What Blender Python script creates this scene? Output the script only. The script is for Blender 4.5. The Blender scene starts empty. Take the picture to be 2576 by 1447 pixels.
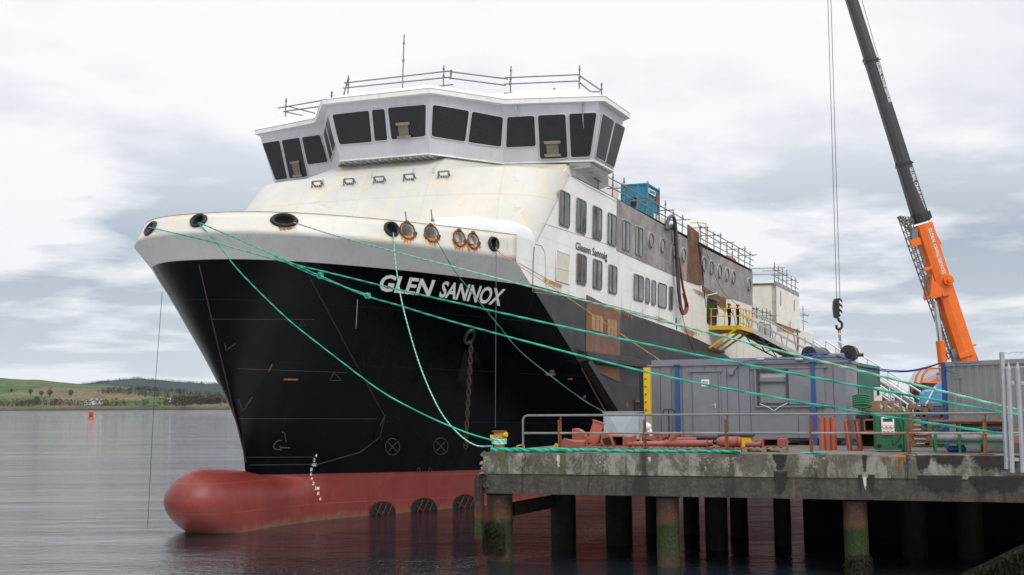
import bpy, bmesh, math, random
from mathutils import Vector, Matrix, Quaternion
from mathutils.bvhtree import BVHTree
random.seed(7)
scn = bpy.context.scene
COL = scn.collection
R = math.radians

# ------------------------------------------------------------------ camera model
F = 2891.0
PITCH, ROLL, HC = R(5.709), R(-0.509), 4.673
HEAD, HEEL, TRIM = R(24.561), R(1.54), R(0.934)
ORG = Vector((-10.45, 45.036, 0.0))
CAM = Vector((0, 0, HC))

def ray(x, y):
    """viewing direction of a point of the photograph (in 2576 px wide units)"""
    xr, yr = x - 1288, 723.5 - y
    X = (xr * math.cos(ROLL) - yr * math.sin(ROLL)) / F
    Y = (xr * math.sin(ROLL) + yr * math.cos(ROLL)) / F
    return Vector((X, math.cos(PITCH) - Y * math.sin(PITCH), math.sin(PITCH) + Y * math.cos(PITCH)))

def s2w(t, s, z):
    t2 = t * math.cos(HEEL) + z * math.sin(HEEL); zz = -t * math.sin(HEEL) + z * math.cos(HEEL)
    s2 = s * math.cos(TRIM) + zz * math.sin(TRIM); zz = -s * math.sin(TRIM) + zz * math.cos(TRIM)
    return ORG + Vector((s2 * math.sin(HEAD) + t2 * math.cos(HEAD), s2 * math.cos(HEAD) - t2 * math.sin(HEAD), zz))
_c = [s2w(1, 0, 0) - ORG, s2w(0, 1, 0) - ORG, s2w(0, 0, 1) - ORG]
SHIP_M = Matrix(((_c[0].x, _c[1].x, _c[2].x, ORG.x), (_c[0].y, _c[1].y, _c[2].y, ORG.y),
                 (_c[0].z, _c[1].z, _c[2].z, ORG.z), (0, 0, 0, 1)))
SHIP_I = SHIP_M.inverted()
CAM_S = SHIP_I @ CAM

def SP(x, y, t=None, s=None, z=None):
    """photo point -> ship frame (x to port, y aft, z up) on one plane of the ship"""
    d = SHIP_I.to_3x3() @ ray(x, y)
    i, v = (0, t) if t is not None else (1, s) if s is not None else (2, z)
    return CAM_S + d * ((v - CAM_S[i]) / d[i])
def SPP(x, y, p0, n):
    """photo point -> ship frame, on the plane through p0 with normal n"""
    d = SHIP_I.to_3x3() @ ray(x, y)
    return CAM_S + d * ((p0 - CAM_S).dot(n) / d.dot(n))
def WP(x, y, Y=None, z=None):
    """photo point -> world, at depth Y or height z"""
    d = ray(x, y)
    return CAM + d * (Y / d.y if Y is not None else (z - HC) / d.z)
def Z(x, y, ox, oy, k):
    return ((ox + x / k) / 1.59, (oy + y / k) / 1.59)

# ------------------------------------------------------------------ mesh builder
class MB:
    def __init__(self):
        self.v = []; self.f = []; self.sm = []
    def add(self, vs, fs, smooth=False):
        n = len(self.v)
        self.v += [Vector(p) for p in vs]
        self.f += [[i + n for i in f] for f in fs]
        self.sm += [smooth] * len(fs)
        return self
    def box(self, c, size, rot=None, bev=0.0):
        x, y, z = (k / 2 for k in size)
        if bev:
            b = min(bev, x, y, z)
            bm = bmesh.new(); bmesh.ops.create_cube(bm, size=1)
            for v in bm.verts: v.co = Vector((v.co.x * 2 * x, v.co.y * 2 * y, v.co.z * 2 * z))
            bmesh.ops.bevel(bm, geom=list(bm.edges), offset=b, segments=1, affect='EDGES', profile=.5)
            vs = [v.co.copy() for v in bm.verts]; bm.verts.index_update()
            fs = [[v.index for v in f.verts] for f in bm.faces]; bm.free()
        else:
            vs = [(-x, -y, -z), (x, -y, -z), (x, y, -z), (-x, y, -z), (-x, -y, z), (x, -y, z), (x, y, z), (-x, y, z)]
            fs = [(3, 2, 1, 0), (4, 5, 6, 7), (0, 1, 5, 4), (1, 2, 6, 5), (2, 3, 7, 6), (3, 0, 4, 7)]
        M = rot if rot is not None else Matrix.Identity(3)
        return self.add([M @ Vector(p) + Vector(c) for p in vs], fs)
    def beam(self, a, b, w, h=None, up=(0, 0, 1)):
        """rectangular bar from a to b, w wide, h high"""
        a, b = Vector(a), Vector(b); h = h or w
        d = (b - a); L = d.length; d = d.normalized()
        up = Vector(up)
        sx = d.cross(up)
        if sx.length < 1e-3: sx = d.cross(Vector((1, 0, 0)))
        sx.normalize(); sz = sx.cross(d)
        M = Matrix((sx, d, sz)).transposed()
        return self.box((a + b) / 2, (w, L, h), M)
    def tube(self, pts, r, n=8, cap=True, smooth=True, closed=False):
        pts = [Vector(p) for p in pts]
        m = len(pts); rs = r if isinstance(r, (list, tuple)) else [r] * m
        vs = []; fs = []
        prev = None
        for i, p in enumerate(pts):
            if closed: d = pts[(i + 1) % m] - pts[i - 1]
            else: d = pts[min(i + 1, m - 1)] - pts[max(i - 1, 0)]
            d.normalize()
            if prev is None:
                a = d.cross(Vector((0, 0, 1)))
                if a.length < 1e-3: a = d.cross(Vector((1, 0, 0)))
                a.normalize()
            else:
                a = prev - d * prev.dot(d)
                if a.length < 1e-6: a = d.cross(Vector((0, 0, 1)))
                a.normalize()
            prev = a; b = d.cross(a)
            for k in range(n):
                q = 2 * math.pi * k / n
                vs.append(p + (a * math.cos(q) + b * math.sin(q)) * rs[i])
        for i in range(m if closed else m - 1):
            j = (i + 1) % m
            for k in range(n):
                fs.append((i * n + k, i * n + (k + 1) % n, j * n + (k + 1) % n, j * n + k))
        self.add(vs, fs, smooth)
        if cap and not closed:
            self.add(vs[:n], [list(range(n))[::-1]]); self.add(vs[-n:], [list(range(n))])
        return self
    def cyl(self, a, b, r, n=12, r2=None, cap=True):
        return self.tube([a, b], [r, r if r2 is None else r2], n, cap)
    def prism(self, poly, ext, smooth_side=False):
        """planar polygon (3-D points) pushed along the vector ext"""
        n = len(poly); e = Vector(ext); p = [Vector(q) for q in poly]
        self.add(p + [q + e for q in p], [list(range(n))[::-1], list(range(n, 2 * n))])
        vs = p + [q + e for q in p]
        return self.add(vs, [(i, (i + 1) % n, n + (i + 1) % n, n + i) for i in range(n)], smooth_side)
    def grid(self, rows, smooth=True, close=False, flip=False):
        nr, nc = len(rows), len(rows[0]); fs = []
        for i in range(nr - 1):
            for j in range(nc if close else nc - 1):
                k = (j + 1) % nc
                f = (i * nc + j, i * nc + k, (i + 1) * nc + k, (i + 1) * nc + j)
                fs.append(f[::-1] if flip else f)
        return self.add([p for r in rows for p in r], fs, smooth)
    def ball(self, c, r, n=10, m=6, sq=(1, 1, 1)):
        rows = []
        for i in range(m + 1):
            a = math.pi * i / m
            rows.append([Vector(c) + Vector((sq[0] * r * math.sin(a) * math.cos(2 * math.pi * j / n), sq[1] * r * math.sin(a) * math.sin(2 * math.pi * j / n), sq[2] * r * math.cos(a))) for j in range(n)])
        return self.grid(rows, True, True, True)
    def build(self, name, mat, parent=None, merge=False, normals=True):
        me = bpy.data.meshes.new(name)
        me.from_pydata([tuple(p) for p in self.v], [], self.f)
        me.polygons.foreach_set('use_smooth', self.sm)
        me.validate()
        if merge or normals:
            bm = bmesh.new(); bm.from_mesh(me)
            if merge: bmesh.ops.remove_doubles(bm, verts=bm.verts, dist=1e-4)
            if normals: bmesh.ops.recalc_face_normals(bm, faces=bm.faces)
            bm.to_mesh(me); bm.free()
        if mat: me.materials.append(mat)
        o = bpy.data.objects.new(name, me); COL.objects.link(o)
        if parent: o.parent = parent
        return o

def tag(o, label=None, cat=None, group=None, kind=None):
    if label: o['label'] = label
    if cat: o['category'] = cat
    if group: o['group'] = group
    if kind: o['kind'] = kind
    return o
def empty(name, loc=(0, 0, 0), rz=0.0, label=None, cat=None, group=None):
    o = bpy.data.objects.new(name, None); COL.objects.link(o)
    o.location = loc; o.rotation_euler = (0, 0, rz); o.empty_display_size = .3
    return tag(o, label, cat, group)
def kids(o): return [c for c in bpy.data.objects if c.parent == o]
def copy_tree(o, parent=None):
    ch = kids(o)
    c = o.copy(); COL.objects.link(c); c.parent = parent
    for k in ch: copy_tree(k, c)
    return c
def rounded(pts, rad, n=4):
    """round the corners of a planar polygon"""
    out = []; m = len(pts); pts = [Vector(p) for p in pts]
    for i in range(m):
        p, a, b = pts[i], pts[i - 1], pts[(i + 1) % m]
        da, db = (a - p), (b - p)
        r = min(rad, da.length * .45, db.length * .45)
        A = p + da.normalized() * r; B = p + db.normalized() * r
        for k in range(n + 1):
            q = k / n
            out.append(A * (1 - q) ** 2 + p * 2 * q * (1 - q) + B * q * q)
    return out
def lerp(a, b, q): return a + (b - a) * q
def smooth(q): q = max(0, min(1, q)); return q * q * (3 - 2 * q)
def interp(x, tab):
    if x <= tab[0][0]: return tab[0][1]
    for (a, b), (c, d) in zip(tab, tab[1:]):
        if x <= c: return b + (d - b) * (x - a) / (c - a)
    return tab[-1][1]
def catmull(pts, n=6):
    pts = [Vector(p) for p in pts]; P = [pts[0] * 2 - pts[1]] + pts + [pts[-1] * 2 - pts[-2]]
    out = []
    for i in range(1, len(P) - 2):
        a, b, c, d = P[i - 1:i + 3]
        for k in range(n):
            q = k / n
            out.append(.5 * ((2 * b) + (c - a) * q + (2 * a - 5 * b + 4 * c - d) * q * q + (3 * b - a - 3 * c + d) * q ** 3))
    out.append(pts[-1]); return out

def text_mesh(txt, bold=0.0, shear=0.0, res=3):
    """2-D triangles of a line of lettering, unit box: x 0..1, y 0..1"""
    cu = bpy.data.curves.new('lettering', 'FONT'); cu.body = txt; cu.offset = bold; cu.shear = shear
    cu.resolution_u = res
    ob = bpy.data.objects.new('lettering', cu); COL.objects.link(ob)
    dg = bpy.context.evaluated_depsgraph_get()
    me = bpy.data.meshes.new_from_object(ob.evaluated_get(dg))
    bpy.data.objects.remove(ob); bpy.data.curves.remove(cu)
    bm = bmesh.new(); bm.from_mesh(me)
    bmesh.ops.triangulate(bm, faces=bm.faces)
    vs = [v.co.copy() for v in bm.verts]; bm.verts.index_update()
    fs = [[v.index for v in f.verts] for f in bm.faces]; bm.free(); bpy.data.meshes.remove(me)
    x0 = min(v.x for v in vs); x1 = max(v.x for v in vs); y0 = min(v.y for v in vs); y1 = max(v.y for v in vs)
    return [Vector(((v.x - x0) / (x1 - x0), (v.y - y0) / (y1 - y0), 0)) for v in vs], fs
def lettering(name, txt, quad, mat, parent, lift, bold=0, shear=0, place=None):
    """lettering stretched over quad = lower left, lower right, upper right, upper left"""
    vs, fs = text_mesh(txt, bold, shear)
    a, b, c, d = quad
    out = []
    for v in vs:
        lo = lerp(a, b, v.x); hi = lerp(d, c, v.x); p = lerp(lo, hi, v.y)
        out.append(place(p) if place else p + lift)
    m = MB(); m.add(out, fs)
    return m.build(name, mat, parent, normals=False)
# ------------------------------------------------------------------ materials
class NT:
    def __init__(self, name):
        self.m = bpy.data.materials.new(name); self.m.use_nodes = True
        self.t = self.m.node_tree; self.n = self.t.nodes; self.l = self.t.links
        self.b = self.n['Principled BSDF']; self.out = self.n['Material Output']
        self.tc = None
    def new(self, ty, **kw):
        x = self.n.new(ty)
        for k, v in kw.items():
            if k.startswith('_'): setattr(x, k[1:], v)
            else: x.inputs[k].default_value = v
        return x
    def link(self, a, b): self.l.new(a, b)
    def coord(self, kind='Object'):
        if not self.tc: self.tc = self.n.new('ShaderNodeTexCoord')
        return self.tc.outputs[kind]
    def mapping(self, scale=(1, 1, 1), loc=(0, 0, 0), rot=(0, 0, 0), kind='Object'):
        m = self.n.new('ShaderNodeMapping'); m.inputs['Scale'].default_value = scale
        m.inputs['Location'].default_value = loc; m.inputs['Rotation'].default_value = rot
        self.link(self.coord(kind), m.inputs['Vector']); return m.outputs[0]
    def noise(self, scale, detail=4, rough=.6, vec=None, dist=0.0):
        x = self.n.new('ShaderNodeTexNoise'); x.inputs['Scale'].default_value = scale
        x.inputs['Detail'].default_value = detail; x.inputs['Roughness'].default_value = rough
        x.inputs['Distortion'].default_value = dist
        self.link(vec if vec else self.coord(), x.inputs['Vector']); return x.outputs['Fac']
    def ramp(self, fac, stops, interp='LINEAR'):
        x = self.n.new('ShaderNodeValToRGB'); cr = x.color_ramp; cr.interpolation = interp
        while len(cr.elements) > len(stops): cr.elements.remove(cr.elements[-1])
        while len(cr.elements) < len(stops): cr.elements.new(.5)
        for e, (p, c) in zip(cr.elements, stops):
            e.position = p; e.color = (c, c, c, 1) if isinstance(c, (int, float)) else (*c, 1)
        self.link(fac, x.inputs[0]); return x.outputs[0]
    def mix(self, fac, a, b, mode='MIX'):
        x = self.n.new('ShaderNodeMix'); x.data_type = 'RGBA'; x.blend_type = mode
        for s, v in ((0, fac), (6, a), (7, b)):
            if isinstance(v, (int, float)): x.inputs[s].default_value = v if s == 0 else (v, v, v, 1)
            elif isinstance(v, tuple): x.inputs[s].default_value = (*v, 1)
            else: self.link(v, x.inputs[s])
        return x.outputs[2]
    def math(self, op, a, b=None, c=None, clamp=False):
        x = self.n.new('ShaderNodeMath'); x.operation = op; x.use_clamp = clamp
        for i, v in enumerate((a, b, c)):
            if v is None: continue
            if isinstance(v, (int, float)): x.inputs[i].default_value = v
            else: self.link(v, x.inputs[i])
        return x.outputs[0]
    def xyz(self, vec=None):
        x = self.n.new('ShaderNodeSeparateXYZ'); self.link(vec if vec else self.coord(), x.inputs[0]); return x.outputs
    def bump(self, h, strength=.3, dist=.02):
        x = self.n.new('ShaderNodeBump'); x.inputs['Strength'].default_value = strength
        x.inputs['Distance'].default_value = dist; self.link(h, x.inputs['Height'])
        self.link(x.outputs[0], self.b.inputs['Normal']); return x
    def set(self, **kw):
        for k, v in kw.items():
            s = self.b.inputs[{'color': 'Base Color', 'rough': 'Roughness', 'metal': 'Metallic', 'spec': 'Specular IOR Level', 'alpha': 'Alpha', 'trans': 'Transmission Weight', 'ior': 'IOR', 'ecol': 'Emission Color', 'estr': 'Emission Strength', 'coat': 'Coat Weight'}[k]]
            if isinstance(v, (int, float)): s.default_value = v if s.type == 'VALUE' else (v, v, v, 1)
            elif isinstance(v, tuple): s.default_value = (*v, 1)
            else: self.link(v, s)
        return self.m

def paint(name, col, rough=.5, metal=0.0, var=.12, vs=1.5, dirt=None, damt=.35, ds=3.0, streak=None, samt=.4, ss=6.0, bump=.0, bs=30, spec=.5, sz=.25, lo=.5):
    """weathered surface: slow tone variation, blotches of `dirt`, vertical runs of `streak`"""
    N = NT(name)
    n1 = N.noise(vs, 5, .6)
    v = N.ramp(n1, [(.3, 1 - var), (.7, 1 + var * .6)])
    c = N.mix(1.0, tuple(col), v, 'MULTIPLY')
    if dirt:
        f = N.ramp(N.noise(ds, 8, .7, dist=.6), [(lo, 0.0), (lo + .18, 1.0)])
        c = N.mix(N.math('MULTIPLY', f, damt), c, tuple(dirt))
    if streak:
        m = N.mapping((1, 1, sz / 1.0 * .18))
        f = N.ramp(N.noise(ss, 4, .6, m), [(.52, 0.0), (.68, 1.0)])
        g = N.ramp(N.noise(.9, 3, .5), [(.4, 0.2), (.65, 1.0)])
        c = N.mix(N.math('MULTIPLY', N.math('MULTIPLY', f, g), samt), c, tuple(streak))
    N.set(color=c, rough=rough, metal=metal, spec=spec)
    r = N.ramp(N.noise(vs * 4, 4, .6), [(.3, max(0, rough - .1)), (.7, min(1, rough + .12))])
    N.set(rough=r)
    if bump: N.bump(N.noise(bs, 4, .6), bump, .01)
    return N.m

RUST = (.17, .062, .025)
M = {}
M['white'] = paint('white_ship_paint', (.74, .735, .71), .45, dirt=(.55, .53, .47), damt=.4, ds=.7, streak=(.45, .40, .30), samt=.35, ss=3.0)
M['cream'] = paint('cream_ship_paint', (.76, .74, .68), .45, dirt=(.62, .55, .42), damt=.5, ds=.5, streak=(.42, .33, .2), samt=.35, ss=3.5)
M['bridge'] = paint('light_grey_ship_paint', (.56, .58, .615), .4, var=.05, dirt=(.42, .44, .47), damt=.3, ds=.8, streak=(.35, .36, .38), samt=.25, ss=5)
M['roofwhite'] = paint('white_roof_sheeting', (.80, .80, .80), .5, var=.05, dirt=(.6, .58, .52), damt=.4, ds=1.2, streak=(.3, .25, .18), samt=.3)
M['strake'] = paint('grey_primer_strake', (.50, .51, .52), .42, var=.06, dirt=(.42, .43, .43), damt=.5, ds=.6, streak=(.34, .31, .26), samt=.5, ss=5, sz=.15)
M['wglass'] = paint('black_window_sheeting', (.014, .016, .020), .35, var=.2, vs=3)
M['rustplate'] = paint('large_rusty_plate', (.115, .048, .028), .8, var=.3, vs=1.2, dirt=(.23, .11, .055), damt=.75, ds=1.1, streak=(.17, .15, .13), samt=.6, ss=5, lo=.45)
M['chain'] = paint('dark_rusty_chain', (.055, .028, .018), .8, var=.35, vs=4)
M['rust'] = paint('rusty_steel', RUST, .75, var=.35, vs=4, dirt=(.30, .13, .05), damt=.6, ds=6, bump=.3)
M['rustred'] = paint('red_oxide_primer', (.33, .095, .075), .6, var=.12, dirt=(.24, .07, .05), damt=.5, ds=5, bump=.1)
M['rustred2'] = paint('bright_red_oxide', (.42, .11, .075), .6, var=.1, dirt=(.3, .08, .06), damt=.4, ds=6)
M['brownpatch'] = paint('brown_primer_plate', (.16, .075, .055), .65, var=.2, dirt=(.30, .13, .07), damt=.55, ds=1.4, streak=(.32, .15, .07), samt=.5)
M['scaf'] = paint('scaffold_tube', (.20, .21, .22), .45, metal=.5, var=.3, vs=2, dirt=(.15, .08, .05), damt=.5, ds=2)
M['galv'] = paint('galvanised_steel', (.36, .38, .40), .42, metal=.55, var=.12, vs=6, dirt=(.34, .37, .40), damt=.6, ds=9)
M['galvd'] = paint('dull_galvanised_sheet', (.40, .45, .48), .5, metal=.2, var=.1, vs=2, dirt=(.32, .36, .38), damt=.5, ds=3)
M['alu'] = paint('aluminium', (.48, .48, .47), .45, metal=.45, var=.12, vs=3)
M['yellow'] = paint('yellow_steel_paint', (.70, .45, .01), .45, var=.1, dirt=(.3, .16, .03), damt=.4, ds=3)
M['black'] = paint('black_rubber', (.012, .012, .013), .55, var=.3)
M['blackm'] = paint('black_steel', (.018, .018, .02), .4, var=.3, dirt=(.08, .045, .03), damt=.3, ds=6)
M['tarp'] = paint('white_shrink_wrap', (.76, .775, .79), .5, var=.04, dirt=(.62, .6, .54), damt=.3, ds=1)
M['osbgrey'] = paint('weathered_chipboard', (.17, .15, .125), .85, var=.35, vs=12, dirt=(.26, .23, .19), damt=.8, ds=18)
M['osb'] = paint('chipboard', (.36, .22, .10), .8, var=.35, vs=14, dirt=(.5, .34, .17), damt=.8, ds=20)
M['wood'] = paint('weathered_wood', (.30, .24, .18), .85, var=.3, vs=5, dirt=(.16, .12, .09), damt=.6, ds=6, bump=.3)
M['woodf'] = paint('fresh_wood', (.32, .21, .11), .8, var=.25, vs=4, dirt=(.25, .16, .09), damt=.5, ds=5, bump=.3)
M['woodd'] = paint('wet_shaded_wood', (.020, .017, .012), .8, var=.4, vs=5, spec=.15)  # near-black tone also paints the under-deck shade on the timber brace
M['blue'] = paint('blue_steel_paint', (.022, .085, .27), .45, var=.15, dirt=(.02, .04, .1), damt=.4, ds=4)
M['greens'] = paint('green_steel_paint', (.015, .13, .055), .45, var=.15, dirt=(.02, .06, .03), damt=.4, ds=5)
M['greenc'] = paint('faded_green_container', (.045, .15, .115), .6, var=.15, dirt=(.16, .10, .06), damt=.4, ds=3, streak=(.2, .1, .06), samt=.6, spec=.3)
M['greydoor'] = paint('grey_cabin_paint', (.20, .205, .235), .55, var=.06, dirt=(.16, .165, .18), damt=.4, ds=2, streak=(.14, .13, .12), samt=.25)
M['greycont'] = paint('grey_container_paint', (.27, .275, .285), .55, var=.08, dirt=(.20, .13, .07), damt=.55, ds=2.2, streak=(.15, .12, .09), samt=.4, lo=.6)
M['orange'] = paint('orange_crane_paint', (.80, .155, .008), .35, var=.06, dirt=(.45, .09, .01), damt=.3, ds=2)
M['boomgrey'] = paint('dark_grey_boom_paint', (.036, .038, .042), .35, var=.12)
M['teal'] = paint('teal_container_paint', (.008, .19, .29), .5, var=.1, dirt=(.02, .1, .13), damt=.5, ds=2, streak=(.02, .07, .08), samt=.5)
M['chrome'] = paint('polished_rod', (.6, .6, .6), .18, metal=.9, var=.05)
M['wtext'] = paint('white_lettering', (.62, .63, .65), .5, var=.08)
M['wwhite'] = paint('bright_white_paint', (.8, .8, .8), .5, var=.04)
M['dtext'] = paint('dark_lettering', (.05, .05, .06), .5, var=.08)
M['redplas'] = paint('red_plastic', (.42, .02, .02), .4, var=.1)
M['cloth'] = paint('dark_navy_workwear', (.012, .014, .03), .85, var=.25)
M['skin'] = paint('skin', (.45, .24, .17), .55, var=.05)
M['orangevis'] = paint('orange_high_visibility_cloth', (.8, .14, .03), .8, var=.1)
M['darkhole'] = paint('dark_opening', (.012, .011, .010), .8, var=.2)
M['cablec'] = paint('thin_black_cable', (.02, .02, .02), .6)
M['blueplas'] = paint('blue_cable', (.01, .05, .30), .45, var=.1)
M['bluecov'] = paint('light_blue_fabric', (.10, .30, .52), .7, var=.12, vs=3)
M['seaweed'] = paint('dark_bladder_weed', (.016, .016, .009), .6, var=.5, vs=8, spec=.12)
M['hose'] = paint('grey_hose', (.07, .075, .08), .5, var=.2, vs=5)
M['redhose'] = paint('red_hose', (.32, .02, .02), .5, var=.2, vs=5)
M['cement'] = paint('pale_stone', (.42, .41, .38), .85, var=.2, vs=8)
M['wing'] = paint('cream_box_panel', (.62, .58, .49), .5, var=.06, dirt=(.5, .45, .35), damt=.3, ds=1)

def rope_mat(name, c1, c2, sc=26):
    N = NT(name)
    w = N.n.new('ShaderNodeTexWave'); w.wave_type = 'BANDS'; w.bands_direction = 'DIAGONAL'
    w.inputs['Scale'].default_value = 3.2; w.inputs['Distortion'].default_value = 1.2; w.inputs['Detail'].default_value = 1
    N.link(N.coord('Object'), w.inputs['Vector'])
    c = N.mix(N.ramp(w.outputs['Fac'], [(.2, 0.0), (.75, 1.0)]), c2, c1)
    c = N.mix(N.ramp(N.noise(.35, 3, .5), [(.4, 0.0), (.7, .5)]), c, tuple(min(1, k * 1.5 + .05) for k in c1))
    N.set(color=c, rough=.75); N.bump(w.outputs['Fac'], .6, .03); return N.m
M['rope_teal'] = rope_mat('teal_rope', (.025, .40, .29), (.006, .17, .12))
M['rope_pale'] = rope_mat('pale_green_rope', (.22, .52, .40), (.08, .27, .20))
M['rope_light'] = rope_mat('light_mint_rope', (.33, .68, .58), (.12, .40, .33))
M['rope_dark'] = rope_mat('dark_green_rope', (.015, .22, .12), (.005, .10, .06))
M['rope_yel'] = rope_mat('yellow_rope', (.52, .30, .02), (.28, .15, .01))

def water_mat():
    N = NT('harbour_water')
    g = N.n.new('ShaderNodeNewGeometry').outputs['Position']
    mp = N.n.new('ShaderNodeMapping'); mp.inputs['Scale'].default_value = (1, 1.7, 1); mp.inputs['Rotation'].default_value = (0, 0, R(12)); N.link(g, mp.inputs[0])
    a = N.noise(1.3, 3, .6, mp.outputs[0]); b = N.noise(5.0, 3, .6, mp.outputs[0]); c = N.noise(.22, 2, .5, mp.outputs[0])
    d6 = N.noise(.55, 3, .6, mp.outputs[0]); d4 = N.noise(13.0, 2, .5, mp.outputs[0])
    h = N.math('ADD', N.math('MULTIPLY', a, .8), N.math('MULTIPLY', b, .75)); h = N.math('ADD', h, N.math('ADD', N.math('MULTIPLY', d4, .10), N.math('MULTIPLY', d6, 1.3)))
    e5 = N.noise(.06, 3, .6, mp.outputs[0])
    h = N.math('ADD', h, N.math('ADD', N.math('MULTIPLY', c, 1.3), N.math('MULTIPLY', e5, 4.0)))
    lanes = N.n.new('ShaderNodeMapping'); lanes.inputs['Scale'].default_value = (.010, .055, 1); N.link(g, lanes.inputs[0])
    ln = N.ramp(N.noise(1.0, 4, .6, lanes.outputs[0]), [(.35, .45), (.65, 1.3)])
    N.bump(N.math('MULTIPLY', h, ln), 1.0, .052)
    N.set(color=(.012, .017, .023), rough=.03, ior=5.0, spec=.5)
    return N.m
M['water'] = water_mat()

def concrete_mat(name, base, dark, light, wet=True):
    N = NT(name)
    n1 = N.noise(1.4, 8, .65); n2 = N.noise(9, 6, .7); n3 = N.noise(40, 3, .6)
    c = N.mix(N.ramp(n1, [(.35, 0.0), (.68, 1.0)]), dark, base)
    c = N.mix(N.math('MULTIPLY', N.ramp(n2, [(.48, 0.0), (.72, 1.0)]), .55), c, light)
    z = N.xyz()[2]
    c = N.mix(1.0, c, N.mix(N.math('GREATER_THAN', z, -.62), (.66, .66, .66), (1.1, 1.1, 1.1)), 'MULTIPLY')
    # pale scoured patches on the upper course
    m = N.mapping((1.0, 1.0, .75)); n4 = N.noise(1.3, 9, .75, m, .9)
    up = N.math('MULTIPLY', N.math('GREATER_THAN', z, -.62), N.ramp(n4, [(.50, 0.0), (.6, 1.0)]))
    c = N.mix(N.math('MULTIPLY', up, .75), c, (.30, .285, .25))
    # dark wet runs coming down from the top edge
    m2 = N.mapping((1, 1, .10)); n5 = N.noise(1.15, 6, .7, m2, .3)
    c = N.mix(N.math('MULTIPLY', N.ramp(n5, [(.56, 0.0), (.62, 1.0)]), .8), c, (.018, .015, .011))
    m3 = N.mapping((1, 1, .06), (7, 3, 0)); n6 = N.noise(.9, 5, .7, m3)
    c = N.mix(N.math('MULTIPLY', N.ramp(n6, [(.66, 0.0), (.72, 1.0)]), .55), c, (.30, .13, .03))
    sp = N.ramp(n3, [(.70, 0.0), (.78, 1.0)])
    c = N.mix(N.math('MULTIPLY', sp, .5), c, (.4, .38, .33))
    N.set(color=c, rough=.85); N.bump(N.math('ADD', n2, n3), .35, .02); return N.m
M['concrete'] = concrete_mat('stained_concrete', (.105, .094, .076), (.045, .040, .032), (.19, .175, .15))
def pile_mat():
    N = NT('weedy_pile')
    z = N.xyz(N.n.new('ShaderNodeNewGeometry').outputs['Position'])[2]
    w = N.math('ADD', z, N.math('MULTIPLY', N.noise(2.5, 6, .7), .8))
    c = N.ramp(N.math('MULTIPLY', w, .4), [(0.0, (.03, .025, .015)), (.22, (.045, .037, .022)), (.40, (.020, .032, .010)), (.5, (.014, .036, .007)), (.62, (.016, .030, .009)), (.70, (.085, .038, .020)), (.80, (.050, .026, .020)), (1.0, (.035, .026, .022))])
    c = N.mix(N.math('MULTIPLY', N.ramp(N.noise(14, 6, .7), [(.5, 0.0), (.7, 1.0)]), .45), c, (.16, .11, .07))
    N.set(color=c, rough=.6, spec=.2); N.bump(N.noise(12, 5, .7), .5, .03); return N.m
M['pile'] = pile_mat()
def deck_mat():
    N = NT('worn_quay_surface')
    n = N.noise(.5, 7, .7); n2 = N.noise(18, 4, .6)
    c = N.mix(N.ramp(n, [(.38, 0.0), (.65, 1.0)]), (.085, .075, .066), (.16, .145, .13))
    c = N.mix(N.math('MULTIPLY', n2, .35), c, (.22, .2, .18))
    N.set(color=c, rough=.7); N.bump(n2, .2, .01); return N.m
M['deck'] = deck_mat()

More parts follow.
